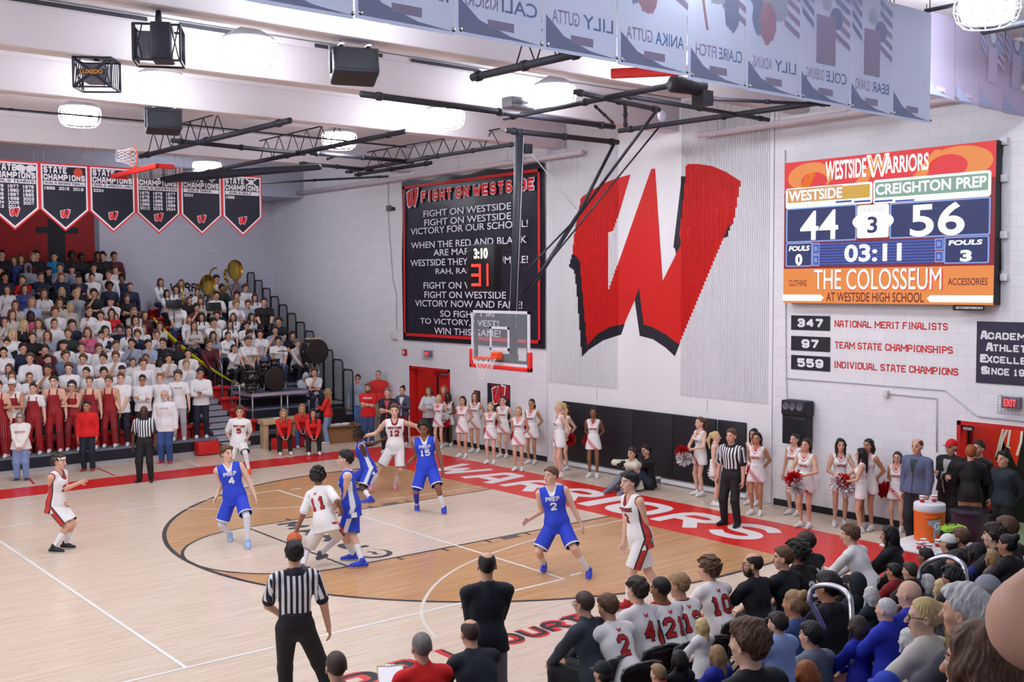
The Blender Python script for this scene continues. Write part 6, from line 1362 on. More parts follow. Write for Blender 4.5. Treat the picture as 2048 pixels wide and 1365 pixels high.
NUMR = mat('number_red', (176, 28, 38), .6); NUMK = mat('number_edge', (40, 34, 44), .6); NUMW = mat('number_white', (236, 236, 242), .6)
def ws_front(p, n, w=.17): p.decal('WESTSIDE', 'front', 0, .375, .25, .05, NUMR, 1.15, 1.7, NUMK, name='lettering'); p.decal(n, 'front', 0, .265, w, .12, NUMR, 1.25, 1.7, NUMK)
def ws_back(p, n, w=.24): p.decal(n, 'back', 0, .30, w, .20, NUMR, 1.25, 1.7, NUMK); p.decal('W', 'back', 0, .455, .055, .04, NUMR, 1.4, name='emblem')
def prep(p, n, w=.10): p.decal('PREP', 'front', 0, .375, .21, .065, NUMW, 1.3, name='lettering'); p.decal(n, 'front', 0, .265, w, .12, NUMW, 1.4)
wsk = dict(top=dict(kind='jersey', c=WHT, c2=WS), bottom=dict(kind='shorts', c=WHT, c2=WS)); pbk = dict(top=dict(kind='jersey', c=BLU, c2=PB, vneck=True), bottom=dict(kind='shorts', c=BLU, c2=PB))
WSOCK = (236, 236, 240)
p = player('player in white with a headband and bushy hair, alone at the left of the court', 140, 1.80, (130, 1088), (107, 1096), (111, 1006), (117, 944), (160, 966), (124, 1004), (137, 972), (92, 980), KL=(141, 1048), KR=(122, 1056), lean=-.03, skin_='f', hair=('band', 'n'), sock=WSOCK, shoe=dict(c=(26, 26, 30), s=(238, 238, 240)), h=.009, **wsk)
p.decal('2', 'front', 0, .27, .10, .12, NUMR, 1.25, 1.7, NUMK)
p = player('blue player number 4 with white leggings crouching in defence', 205, 1.88, (496, 1085), (460, 1071), (469, 992), (457, 934), (511, 995), (432, 995), (500, 962), (439, 964), KL=(489, 1030), KR=(450, 1030), head=(-.55, 0), skin_='p', hair=('fluffy', 'b'), leg=(226, 226, 238), shoe=dict(c=(150, 186, 232), s=(236, 240, 248)), h=.009, **pbk); prep(p, '4')
p = player('white player number 5 with curly hair and orange shoes by the far sideline', 208, 1.82, (498, 942), (464, 934), (477, 884), (480, 829), (493, 880), (463, 884), (497, 856), (453, 855), skin_='f', hair=('curly', 'b'), leg=(232, 228, 236), shoe=(236, 90, 30), h=.010, top=dict(kind='tee', c=WHT, sl=.75), bottom=wsk['bottom']); ws_front(p, '5', .10)
p = player('white player number 11 bending over the ball with his back turned', 64, 1.84, (604, 1136), (640, 1110), (650, 1046), (638, 984), (590, 1070), (682, 1020), (613, 1033), (676, 1000), lean=.10, lift=(0, .08), KL=(618, 1083), KR=(656, 1071), head=(-.5, -.35), skin_='b', hair=('afro', 'k'), leg=(234, 234, 242), shoe=dict(c=(92, 92, 104), s=(210, 210, 218)), h=.009, top=dict(kind='tee', c=WHT, sl=.8, hem=.15), bottom=wsk['bottom'], hands=dict(L=dict(palm=(0, 0, -1), curl=.5)))
ws_back(p, '11', .20)
ballp = hand_w(p, 'L')
b = MB().sphere((0, 0, 0), .12, 26, 18).build('basketball', mat('ball_orange', (206, 98, 54), .6, bump=.15, bscale=300))
q = at(589, 1080, 'z', .0); bc = at_depth(589, 1080, depth(p.o.location)-.10); b.location = tuple(bc); tag(b, 'orange basketball under the hand of white player number 11', 'basketball')
m = MB(); 
for ax_ in range(3): m.tube([tuple(np.roll((0, .1205*math.cos(t), .1205*math.sin(t)), ax_)) for t in np.linspace(0, 2*PI, 41)[:-1]], .0022, 5, False, True)
m.build('seam', mat('ball_seam', (60, 30, 22), .7), b)
p = player('blue player guarding number 11, facing left with tousled dark hair', 300, 1.93, (707, 1110), (725, 1124), (703, 1013), (694, 949), (683, 1026), (676, 1008, .1), (711, 1017), (690, 985), KL=(696, 1062), KR=(704, 1070), skin_='p', hair=('fluffy', 'k'), sock=WSOCK, shoe=dict(c=(44, 66, 196), s=(232, 232, 242)), h=.009, **pbk); p.decal('PREP', 'front', 0, .375, .21, .065, NUMW, 1.3, name='lettering'); p.decal('22', 'front', 0, .265, .18, .12, NUMW, 1.4)
p = player('blue player with short dreadlocks crouching in front of number 12', 292, 1.85, (741, 998), (716, 975), (737, 936), (722, 896), (741, 956), (771, 878), (744, 926), (752, 896), KL=(727, 960), KR=(714, 948), lean=.0, skin_='d', hair=('dreads', 'k'), sock=WSOCK, shoe=dict(c=(44, 66, 196), s=(232, 232, 242)), h=.010, head=(-.1, .1), **pbk)
p = player('white player number 12 with both arms spread wide and pink shoes', 214, 1.96, (790, 970), (741, 975), (790, 893), (789, 838), (848, 872, .1), (727, 873), (833, 856), (756, 865), KL=(797, 932), KR=(760, 938), skin_='p', hair=('fluffy', 'b'), sock=WSOCK, shoe=dict(c=(232, 150, 172), s=(240, 232, 236)), h=.010, **wsk); ws_front(p, '12')
p = player('blue player number 15 with one blue leg sleeve, standing beside number 12', 214, 1.93, (888, 1018), (834, 1012), (853, 934), (848, 877), (886, 943), (818, 926), (882, 914), (829, 906), KL=(872, 975), KR=(838, 975), head=(.15, -.15), skin_='b', hair=('curly', 'k'), sock=WSOCK, shoe=(36, 56, 184), h=.010, sleeve=[((30, 44, 150), lambda s: s.Hp['R'], lambda s: s.Kn['R']), ((30, 44, 150), lambda s: s.Kn['R'], lambda s: s.Kn['R']+(s.An['R']-s.Kn['R'])*.75)], **pbk); prep(p, '15', .17)
p = player('blue player number 2 in a wide stance near the camera side', 226, 1.87, (1178, 1143), (1088, 1131), (1114, 1046), (1104, 981), (1163, 1050), (1057, 1040), (1142, 1018), (1076, 1020), KL=(1155, 1102), KR=(1086, 1098), head=(.75, 0), skin_='p', hair=('short', 'b'), sock=WSOCK, shoe=dict(c=(40, 58, 190), s=(230, 232, 244)), h=.009, **pbk); prep(p, '2')
p = player('white player with red shoes and black hair walking left beside number 2', 285, 1.93, (1254, 1207), (1330, 1205), (1279, 1073), (1263, 996), (1296, 1100), (1247, 1088, .15), (1303, 1050), (1252, 1060, .1), KL=(1262, 1145), KR=(1304, 1143), skin_='p', hair=('fluffy', 'k'), sock=WSOCK, shoe=dict(c=(176, 26, 34), s=(232, 228, 230)), h=.009, **wsk); ws_front(p, '2', .1)
# referees
def standing(label, hpx, fpx=None, hd=215, z0=0., H=None, sex='m', arms='down', x=None, y=None, lean=0., stance=.10, feet=(-.2, .2), **kw):
    if fpx: loc = at(fpx[0], fpx[1], 'z', z0); zc = at_depth(hpx[0], hpx[1], depth(loc))[2]-z0; H = H or min(2.02, max(1.3, zc/.927))
    else:
        loc = at(hpx[0], hpx[1], 'z', z0+.927*H); loc[2] = z0
    return Person(label, loc, R_(hd), H, sex, J=pose(H, arms, lean=lean, stance=stance), feet=feet, **kw)
refk = dict(top=dict(kind='ref', c=WHT), bottom=dict(kind='pants', c=BLKc), shoe=dict(c=(22, 22, 24), s=(30, 30, 34)))
standing('bald dark skinned referee in stripes standing at the far sideline', (292, 822), (291, 964), 212, skin_='d', hair=('none', 'k'), h=.010, stance=.13, **refk)
p = standing('referee in stripes with short brown hair facing the cheerleaders', (1463, 871), (1462, 1052), 262, skin_='f', hair=('short', 'b'), h=.009, stance=.14, **refk)
nr = at(589, 1112, 'z', 1.70); 
loc = np.array([nr[0], nr[1], 0]); J = pose(1.86, 'down', stance=.24); J['HL'] = np.array([-.13, .26, 1.02]); J['pL'] = np.array([-1, -.5, -.3]); J['HR'] = np.array([.36, .04, .84]); J['AR'] = np.array([.40, .06, .09]); J['AL'] = np.array([-.10, 0, .09])
Person('referee in stripes seen from behind in the foreground', loc, R_(22), 1.86, J=J, skin_='f', hair=('short', 'k'), h=.0075, **refk)
# people by the far sideline
standing('grey haired woman in glasses, cream sweatshirt and pale jeans', (41, 834), (44, 962), 205, sex='f', arms='front', fat=1.25, hair=('bob', 'g'), glasses=True, top=dict(kind='long', c=(236, 230, 226)), bottom=dict(kind='pants', c=(128, 146, 190)), shoe=(60, 60, 74), h=.010).decal('WARRIORS', 'front', 0, .34, .26, .06, C(196, 150, 150), 1.2, name='lettering')
standing('man in a red quarter zip jacket and navy trousers by the far sideline', (182, 812), (177, 943), 208, arms='pockets', hair=('short', 'k'), skin_='t', top=dict(kind='jacket', c=(212, 26, 28)), bottom=dict(kind='pants', c=NVY), shoe=(140, 44, 38), h=.010)
standing('bald bearded man in a long white shirt and blue jeans', (329, 790), (332, 928), 215, fat=1.12, hair=('balding', 'w'), beard=True, top=dict(kind='long', c=(238, 236, 240), hem=.16), bottom=dict(kind='pants', c=(54, 78, 132)), shoe=dict(c=(176, 50, 54), s=(238, 236, 236)), h=.010).decal('WESTSIDE', 'front', 0, .40, .22, .04, C(190, 150, 160), 1.0, name='lettering')
# group by the bleacher end
standing('man in a grey hoodie with glasses holding the end guard rail', (716, 758), None, 222, H=1.80, y=None, arms='down', hair=('short', 'd'), glasses=True, top=dict(kind='hoodie', c=(150, 160, 176)), bottom=dict(kind='pants', c=(90, 120, 176)), h=.012)
standing('bearded man in a dark cap and red tee with folded arms', (733, 776), (737, 888), 218, arms='crossed', hair=('short', 'b'), beard=True, top=dict(kind='tee', c=RDc), bottom=dict(kind='pants', c=(56, 74, 122)), h=.012, fat=1.1).decal('WESTSIDE', 'front', 0, .42, .26, .05, NUMW, 1.3, name='lettering')
standing('tall grey haired man in a red quarter zip behind the others', (757, 750), None, 222, H=1.92, arms='pockets', hair=('buzz', 'g'), top=dict(kind='jacket', c=(206, 40, 40)), bottom=dict(kind='pants', c=(150, 130, 112)), h=.012, fat=1.1)
standing('man in a navy polo with a red lanyard and folded arms', (775, 786), None, 222, H=1.74, arms='crossed', hair=('short', 'g'), top=dict(kind='tee', c=NVY, open_=(190, 60, 66)), bottom=dict(kind='pants', c=NVY), h=.012)
standing('woman with short black hair in a dark denim jacket by the red door', (805, 781), None, 232, H=1.66, sex='f', arms='phone', hair=('bun', 'k'), top=dict(kind='jacket', c=(76, 78, 96), open_=(226, 224, 228)), bottom=dict(kind='pants', c=(110, 26, 36)), h=.012)
standing('woman in a grey sweatshirt holding a camera in front of the red door', (858, 782), None, 236, H=1.66, sex='f', arms='phone', hair=('long', 'b'), top=dict(kind='hoodie', c=(206, 208, 216)), bottom=dict(kind='pants', c=(34, 34, 40)), h=.012)
standing('red haired woman in a red top inside the far doorway', (888, 780), None, 240, H=1.68, sex='f', arms='down', hair=('long', 'r'), top=dict(kind='long', c=(200, 36, 40)), bottom=dict(kind='pants', c=BLKc), h=.012)
# cheerleaders with their pompoms
def pom_mesh(name, m):
    rs = random.Random(3); V = []; F = []
    for i in range(420):
        z = rs.uniform(-1, 1); t = rs.uniform(0, 2*PI); q = math.sqrt(1-z*z); d = np.array([q*math.cos(t), q*math.sin(t), z]); a = nrm(np.cross(d, [rs.uniform(-1, 1), rs.uniform(-1, 1), .3])); L = rs.uniform(.11, .175); sag = np.array([0, 0, -.03])
        P = [d*.02, d*L*.6+a*.012, d*L+sag*rs.uniform(0, 1)]; k0 = len(V)
        for pnt in P: V += [tuple(pnt-a*.011), tuple(pnt+a*.011)]
        F += [[k0, k0+1, k0+3, k0+2], [k0+2, k0+3, k0+5, k0+4]]
    me = pymesh(name, V, F); me.materials.append(m); return me
POMR = pom_mesh('pompom', mat('pom_red', (196, 22, 28), .35)); POMW = pom_mesh('pompom', mat('pom_white', (240, 236, 240), .35))
def pom(pos, col, lb, s=1.0):
    pos = np.array([min(pos[0], XW-.24), pos[1], pos[2]])
    o = bpy.data.objects.new('pompom', POMR if col == 'r' else POMW); COL.objects.link(o); o.location = tuple(pos); o.scale = (s, s, s); o.rotation_euler = (pos[0]*9, pos[1]*7, pos[0]*5)
    tag(o, lb, 'pompom', ('red' if col == 'r' else 'white')+' pompoms of the cheerleaders')
cheers = [  # head, feet, heading, skin, hair style and colour, arms, pompoms, where she stands
 ((870, 797), (878, 897), 238, 'p', 'pony', 'y', 'behind', 'r', 'blonde cheerleader right of the woman with the camera'),
 ((902, 793), (897, 893), 236, 'd', 'long', 'k', 'pom', 'wr', 'dark skinned long haired cheerleader beside the blonde near the door'),
 ((923, 801), (926, 915), 238, 'f', 'halfup', 'd', 'behind', 'r', 'third cheerleader from the far door, dark ponytail'),
 ((956, 793), (951, 905), 240, 'f', 'long', 'b', 'behind', '', 'cheerleader with long brown hair left of the black poster'),
 ((977, 813), (982, 928), 235, 'p', 'pony', 'l', 'behind', 'r', 'light haired cheerleader in front of the black poster'),
 ((1002, 801), (1007, 915), 238, 'p', 'pony', 'd', 'behind', 'r', 'cheerleader just right of the black poster'),
 ((1039, 822), (1038, 942), 236, 'f', 'pony', 'l', 'behind', 'r', 'fair cheerleader nearest the red floor before the black pads'),
 ((1060, 807), (1064, 928), 246, 't', 'pony', 'd', 'behind', 'rw', 'cheerleader with long dark ponytail at end of the left group'),
 ((1110, 814), (1120, 955), 292, 'p', 'pony', 'y', 'behind', 'r', 'blonde cheerleader in profile facing the far door'),
 ((1127, 818), (1130, 940), 270, 'p', 'pony', 'b', 'behind', '', 'cheerleader half hidden behind the blonde in profile'),
 ((1185, 825), (1187, 955), 232, 'b', 'bun', 'k', 'behind', 'r', 'dark skinned cheerleader with a bun alone before the pads'),
 ((1408, 845), (1400, 992), 285, 'p', 'pony', 'b', 'pom', 'rw', 'cheerleader holding red and white pompoms left of the referee'),
 ((1440, 873), (1430, 1011), 150, 'p', 'pony', 'y', 'down', 'w', 'blonde cheerleader talking to the referee'),
 ((1500, 868), (1507, 1010), 262, 't', 'long', 'k', 'behind', '', 'cheerleader half hidden behind another at the right of the referee'),
 ((1511, 876), (1513, 1030), 250, 't', 'halfup', 'k', 'behind', 'r', 'dark haired cheerleader in front just right of the referee'),
 ((1601, 878), (1588, 1030), 268, 'f', 'pony', 'd', 'down', '', 'cheerleader half hidden under the wall speaker'),
 ((1612, 889), (1611, 1055), 262, 'f', 'halfup', 'd', 'pom', 'rwr', 'cheerleader under the wall speaker holding two pompoms in front'),
 ((1688, 889), (1679, 1052), 225, 'f', 'long', 'k', 'pom', 'rw', 'dark haired cheerleader smiling with a red and a white pompom'),
 ((1712, 908), (1721, 1064), 325, 'f', 'long', 'k', 'pom', 'w', 'cheerleader with long black hair seen from behind with a white pompom'),
 ((1720, 890), (1735, 1060), 270, 't', 'halfup', 'k', 'behind', 'r', 'black haired cheerleader partly behind the one turned away'),
 ((1785, 914), (1793, 1062), 252, 'f', 'halfup', 'd', 'behind', 'r', 'cheerleader nearest the camera, beside the man in the grey blue jacket')]
for i, (hp_, fp_, hd_, sk_, hs_, hc_, arm_, pm_, lb_) in enumerate(cheers):
    p = standing(lb_, hp_, fp_, hd_, sex='f', arms=arm_, skin_=sk_, hair=(hs_, hc_), top=dict(kind='cheer', c=WHT, c2=CT, vneck=True, wob=.002), bottom=dict(kind='skirt', c=WHT, c2=CT, wob=.003), sock=None, shoe=(232, 232, 236), h=.011, stance=.085, feet=(-.15, .25), group='cheerleaders along the end wall', seed=i)
    p.decal('WHS', 'front', 0, .30, .17, .055, NUMR, 1.2, name='lettering')
    hh = [hand_w(p, 'L'), hand_w(p, 'R')]; n = len(pm_)
    for j, c in enumerate(pm_):
        k0 = .10 if arm_ == 'behind' else .06; pos = hh[(j+1) % 2] if n > 1 else (hh[0]+hh[1])/2
        if arm_ == 'behind': pos = l2w(np.array([.15+.10*j, -.30, .86*p.k-.04*j]), p.o.location, R_(hd_)) if n == 1 else l2w(np.array([.2-.1*j, -.30-.06*j, (.95-.14*j)*p.k]), p.o.location, R_(hd_))
        elif j == 2: pos = l2w(np.array([.2, -.28, .95*p.k]), p.o.location, R_(hd_))
        elif arm_ == 'pom': pos = pos+np.array([0, 0, -.02-.16*j])+(l2w(np.array([0, .12, 0]), (0, 0, 0), R_(hd_)))
        pom(pos, c, ('red' if c == 'r' else 'white')+' pompom '+('behind back of ' if arm_ == 'behind' or j == 2 else 'held by ')+' '.join(lb_.replace('cheerleader', 'girl', 1).replace(',', '').split()[:11]), 1.0 if c == 'r' else 1.1)
# photographers sitting against the pads
def sitting(label, hpx, zc, hd, H=1.78, lean=.2, arms='lap', seat=.50, sex='m', J2=None, zfloor=0.0, **kw):
    k = H/1.78; J = pose(H, arms, sit=True, lean=lean); dz = zc-((seat+.54*k*math.cos(lean)+.155*k)); J['P'] = J['P'].copy()
    for q in ('P', 'N', 'HL', 'HR'): J[q] = J[q]+np.array([0, 0, seat-.50])
    if J2: J2(J)
    u = nrm(J['N']-J['P']); hu = nrm(u*.35+np.array([0, 0, .65])); hc = J['N']+hu*.155*k+np.array([0, .012*k, 0])
    p = at(hpx[0], hpx[1], 'z', zfloor+hc[2]); hd = R_(hd); o_ = l2w((hc[0], hc[1], 0), (0, 0, 0), hd); loc = (p[0]-o_[0], p[1]-o_[1], zfloor)
    return Person(label, loc, hd, H, sex, J=J, **kw)
def floor_sit(J): J['AL'] = np.array([-.16, .55, .09]); J['AR'] = np.array([.18, .62, .09])
def cam_obj(p, lb, lens=.12):
    a = (hand_w(p, 'L')+hand_w(p, 'R'))/2; hd = -p.o.rotation_euler[2]; r = empty('camera', a, lb, 'camera', None, p.o.rotation_euler[2])
    MB().box((-.075, -.05, -.05), (.075, .03, .055), .012).box((-.035, -.04, .05), (.035, .02, .08), .01).build('camera_body', BLK, r); MB().lathe([(.001, 0), (.042, 0), (.042, lens*.4), (.05, lens*.45), (.05, lens), (.045, lens), (.04, lens-.02), (.001, lens-.02)], (0, .03, 0), 18, 'y').build('lens', mat('lens_black', (20, 20, 24), .3), r)
p = sitting('boy in a cream hoodie and grey trousers sitting on the floor with a camera', (1264, 908), .80, 268, 1.72, .15, 'lap', .12, J2=lambda J: (floor_sit(J), J.update(HL=J['P']+np.array([-.07, .38, .46]), HR=J['P']+np.array([.07, .38, .46]))), hair=('fluffy', 'd'), top=dict(kind='hoodie', c=(210, 208, 194)), bottom=dict(kind='pants', c=(120, 126, 140)), shoe=dict(c=(110, 122, 150), s=(200, 206, 220)), h=.011); cam_obj(p, 'black camera held low by the boy in the cream hoodie')
p = sitting('photographer dressed in black sitting on the floor, camera at his eye', (1292, 903), .85, 280, 1.78, .1, 'camera', .12, J2=lambda J: (floor_sit(J), J.update(HL=J['N']+np.array([-.06, .24, .10]), HR=J['N']+np.array([.06, .24, .10]))), hair=('short', 'k'), top=dict(kind='hoodie', c=(22, 22, 26)), bottom=dict(kind='pants', c=(50, 58, 80)), shoe=(90, 96, 112), h=.011); cam_obj(p, 'camera with a long lens held at the eye of the photographer in black', .2)
q = at(1317, 972, 'z', 0); o = MB().lathe([(.001, 0), (.05, 0), (.05, .06), (.046, .065), (.046, .10), (.05, .105), (.05, .2), (.045, .2), (.045, .17), (.001, .17)], (0, 0, 0), 20).build('camera_lens', mat('lens_pale', (205, 205, 210), .4)); o.location = tuple(q); tag(o, 'pale telephoto lens standing on the floor by the pads', 'lens')
MB().lathe([(.0515, .07), (.0515, .10)], (0, 0, 0), 20).lathe([(.0525, .12), (.0525, .15)], (0, 0, 0), 20).build('rubber_ring', BLK, o)
# men by the near doorway
standing('balding man in a grey blue zip jacket leaning by the wall', (1835, 893), None, 268, H=1.84, arms='pockets', hair=('balding', 'b'), top=dict(kind='jacket', c=(90, 98, 128), open_=(48, 54, 66)), bottom=dict(kind='pants', c=(30, 32, 38)), h=.010, fat=1.08)
Person.capm = C(206, 34, 40); Person.capback = 1
p = standing('bearded man in a red cap and black jacket over a grey hoodie with folded arms', (1903, 894), None, 275, H=1.80, arms='crossed', hair=('cap', 'b'), beard=False, top=dict(kind='jacket', c=(22, 22, 26), open_=(176, 176, 176)), bottom=dict(kind='pants', c=(24, 24, 28)), h=.010, fat=1.2)
standing('ginger haired boy in black and tan trousers seen from behind', (1942, 906), None, 60, H=1.76, arms='phone', hair=('short', 'r'), top=dict(kind='long', c=(22, 22, 26)), bottom=dict(kind='pants', c=(168, 138, 98)), h=.010)
standing('dark haired man in black mostly hidden behind the ginger haired boy', (1958, 897), None, 280, H=1.80, arms='down', hair=('short', 'd'), top=dict(kind='long', c=(24, 24, 30)), bottom=dict(kind='pants', c=(24, 24, 28)), h=.010)
standing('boy in a dark green and black jacket in the near doorway', (2008, 918), None, 285, H=1.74, arms='behind', hair=('fluffy', 'k'), top=dict(kind='jacket', c=(26, 38, 46)), bottom=dict(kind='pants', c=(22, 22, 26)), h=.010)
# girls in red by the drum platform
def girl(lb, hpx, zc, hd, hair, c=(214, 36, 34), bot=(28, 28, 32), **kw): return sitting(lb, hpx, zc, hd, 1.68, .35, 'knees', .42, sex='f', hair=hair, top=dict(kind='long', c=c), bottom=dict(kind='pants', c=bot), h=.012, **kw)
girl('blonde woman in a red sweater and black trousers sitting by the wooden box table', (567, 828), 1.12, 200, ('long', 'l'))
girl('blonde woman in red and blue jeans, middle of the three seated', (604, 818), 1.15, 205, ('long', 'l'), bot=(56, 86, 142))
girl('dark haired girl in a red sweater, smallest of the three seated', (626, 828), 1.0, 205, ('long', 'd'))
standing('blonde woman in a red sweater and wide pale jeans standing with her back turned', (655, 785), (657, 888), 320, sex='f', arms='phone', hair=('long', 'l'), top=dict(kind='long', c=(218, 40, 34), hem=.06), bottom=dict(kind='wide', c=(134, 156, 200)), h=.012)
o = MB().lathe([(.001, 0), (.04, 0), (.045, .2), (.04, .24), (.001, .25)], (0, 0, 0), 14).build('water_bottle', mat('bottle_blue', (92, 120, 156), .3)); q = at(597, 897, 'z', 0); o.location = tuple(q); tag(o, 'blue water bottle on the floor between the seated women', 'bottle')
o = MB().lathe([(.001, 0), (.04, 0), (.03, .15), (.012, .22), (.012, .27), (.001, .27)], (0, 0, 0), 14).build('water_bottle', BLK); q = at(540, 902, 'z', 0); o.location = tuple(q); tag(o, 'dark bottle standing on the floor by the red padded block', 'bottle')
# ------------------------------------------------------------------ students on the bleachers
PROTO = {}
def proto(key, fn):
    if key not in PROTO: PROTO[key] = fn()
    return PROTO[key]
def strip(p, want):
    out = [(c.name.split('.')[0], c.data) for c in p.o.children if want is None or c.name.split('.')[0] in want]; body = p.o.data
    for c in list(p.o.children_recursive): bpy.data.objects.remove(c)
    bpy.data.objects.remove(p.o); return body, out
HB_ = .0155; Person.hair_mul = 1.4; Person.hair_low = .010
def cpose(arm, sit):
    J = pose(1.75, arm, sit=sit, lean=.12 if sit else 0)
    if sit: J['AL'] = np.array([-.13, .30, .09]); J['AR'] = np.array([.13, .30, .09])
    return J
def get_body(sex, arm, sit): return proto(('b', sex, arm, sit), lambda: strip(Person('x', (0, 0, 0), 0, 1.75, sex, J=cpose(arm, sit), hair=('none', 'b'), shoe=(226, 226, 230), h=HB_, nohands=False), ('shoe',)))
def get_top(sex, arm, sit, kind):
    def f():
        p = Person('x', (0, 0, 0), 0, 1.75, sex, J=cpose(arm, sit), hair=('none', 'b'), shoe=None, h=HB_, top=dict(kind=kind, c=(200, 200, 200))); return strip(p, None)[1][0]
    return proto(('t', sex, arm, sit, kind), f)
def get_bot(sex, sit): return proto(('l', sex, sit), lambda: strip(Person('x', (0, 0, 0), 0, 1.75, sex, J=cpose('down', sit), hair=('none', 'b'), shoe=None, h=HB_, bottom=dict(kind='pants', c=(200, 200, 200))), None)[1][0])
Person.capm = C(30, 30, 36)
def get_hair(sex, sit, style): return proto(('h', sex, sit, style), lambda: strip(Person('x', (0, 0, 0), 0, 1.75, sex, J=cpose('down', sit), hair=(style, 'b'), shoe=None, h=HB_*.8), None)[1])
def inst(data, name, parent=None, mats=None):
    o = bpy.data.objects.new(name, data); COL.objects.link(o)
    if parent is not None: o.parent = parent
    for i, m in (mats or {}).items(): o.material_slots[i].link = 'OBJECT'; o.material_slots[i].material = m
    return o
TOPC = {'w': ((236, 234, 238), 'white'), 'g': ((150, 156, 172), 'grey'), 'k': ((26, 26, 32), 'black'), 'n': ((30, 36, 62), 'navy'), 'b': ((170, 188, 222), 'pale blue'), 'B': ((58, 72, 140), 'blue'), 'r': ((198, 32, 34), 'red'), 'm': ((88, 28, 40), 'maroon'), 'p': ((206, 92, 130), 'pink'), 'c': ((24, 140, 190), 'bright blue'), 't': ((206, 196, 190), 'cream'), 'd': ((34, 48, 44), 'dark green'), 's': ((96, 112, 140), 'slate blue')}
HAIRN = {'k': 'black', 'd': 'dark', 'b': 'brown', 'l': 'fair', 'y': 'blonde', 'r': 'ginger', 'g': 'grey', 'n': 'dark brown'}
STYN = {'S': 'short', 'F': 'fluffy', 'L': 'long', 'C': 'curly', 'P': 'tied back', 'H': 'hooded', 'K': 'capped', 'N': 'bunned'}
STYK = {'S': 'short', 'F': 'fluffy', 'L': 'long', 'C': 'curly', 'P': 'pony', 'H': 'hood', 'K': 'cap', 'N': 'bun'}
ORD = ['first', 'second', 'third', 'fourth', 'fifth', 'sixth', 'seventh', 'eighth', 'ninth', 'tenth', 'eleventh', 'twelfth', 'thirteenth', 'fourteenth', 'fifteenth', 'sixteenth', 'seventeenth', 'eighteenth', 'nineteenth', 'twentieth']
def crowd_person(px, py, code, sit, base, grp, arms=None, zt_=None, hd=None):
    """code: top colour, garment (T tee, H hoodie/jumper), hair style, hair colour, sex, skin"""
    best = None
    for k in range(NT):
        y, z = tread(k); y += .42 if sit else .22; p = at(px, py, 'y', y); e = abs(p[2]-z-(1.16 if sit else 1.615))
        if best is None or e < best[0]: best = (e, k, p, z)
    e, k, p, z = best; sc = (p[2]-z)/(1.16 if sit else 1.615); sc = max(.88, min(1.09, sc))
    c, gm, st, hc, sx, sk = code; arm = arms or RNG.choice(('down', 'down', 'front', 'crossed', 'clasp', 'chin') if not sit else ('lap', 'lap', 'phone', 'chin'))
    if st in 'LPN' and sx == 'm': st = 'S'
    if st == 'S' and RNG.random() < .6: st = 'F'
    body, shoes = get_body(sx, arm, sit)
    o = inst(body, 'person', None, {0: skin(sk), 1: lips(sk), 3: hairm(hc if hc in HR else 'b')})
    o.location = (p[0], p[1], z); o.scale = (sc,)*3; o.rotation_euler = (0, 0, -R_((hd if hd is not None else 190+RNG.uniform(-18, 25))))
    o['category'] = 'person'; o['group'] = grp
    for n_, d_ in shoes: inst(d_, n_, o)
    tk = {'T': 'tee', 'H': 'hoodie', 'L': 'long', 'J': 'jacket'}[gm]; n_, d_ = get_top(sx, arm, sit, tk); inst(d_, n_, o, {0: C(*TOPC[c][0])})
    n_, d_ = get_bot(sx, sit); inst(d_, n_, o, {0: C(*RNG.choice(((28, 30, 40), (60, 78, 120), (40, 42, 50), (110, 128, 168))))})
    for n_, d_ in get_hair(sx, sit, STYK[st]): inst(d_, n_, o, {0: (C(*TOPC[c][0]) if st == 'H' and n_ == 'hood' else C(30, 30, 36) if n_ in ('cap', 'brim') else hairm(hc))})
    hn = {'H': 'hooded', 'K': 'capped'}.get(st) or (HAIRN[hc]+' haired'); gn = {'T': 'tee', 'H': 'hoodie', 'L': 'sweater', 'J': 'jacket'}[gm]
    base.append((k, p[0], o, '%s student in %s %s' % (hn, TOPC[c][1], gn), TOPC[c][1]+' '+gn))
    return o
def parse(txt):
    out = []
    for t in txt.split():
        a, b, code = t.split(','); out.append((float(a), float(b), code))
    return out
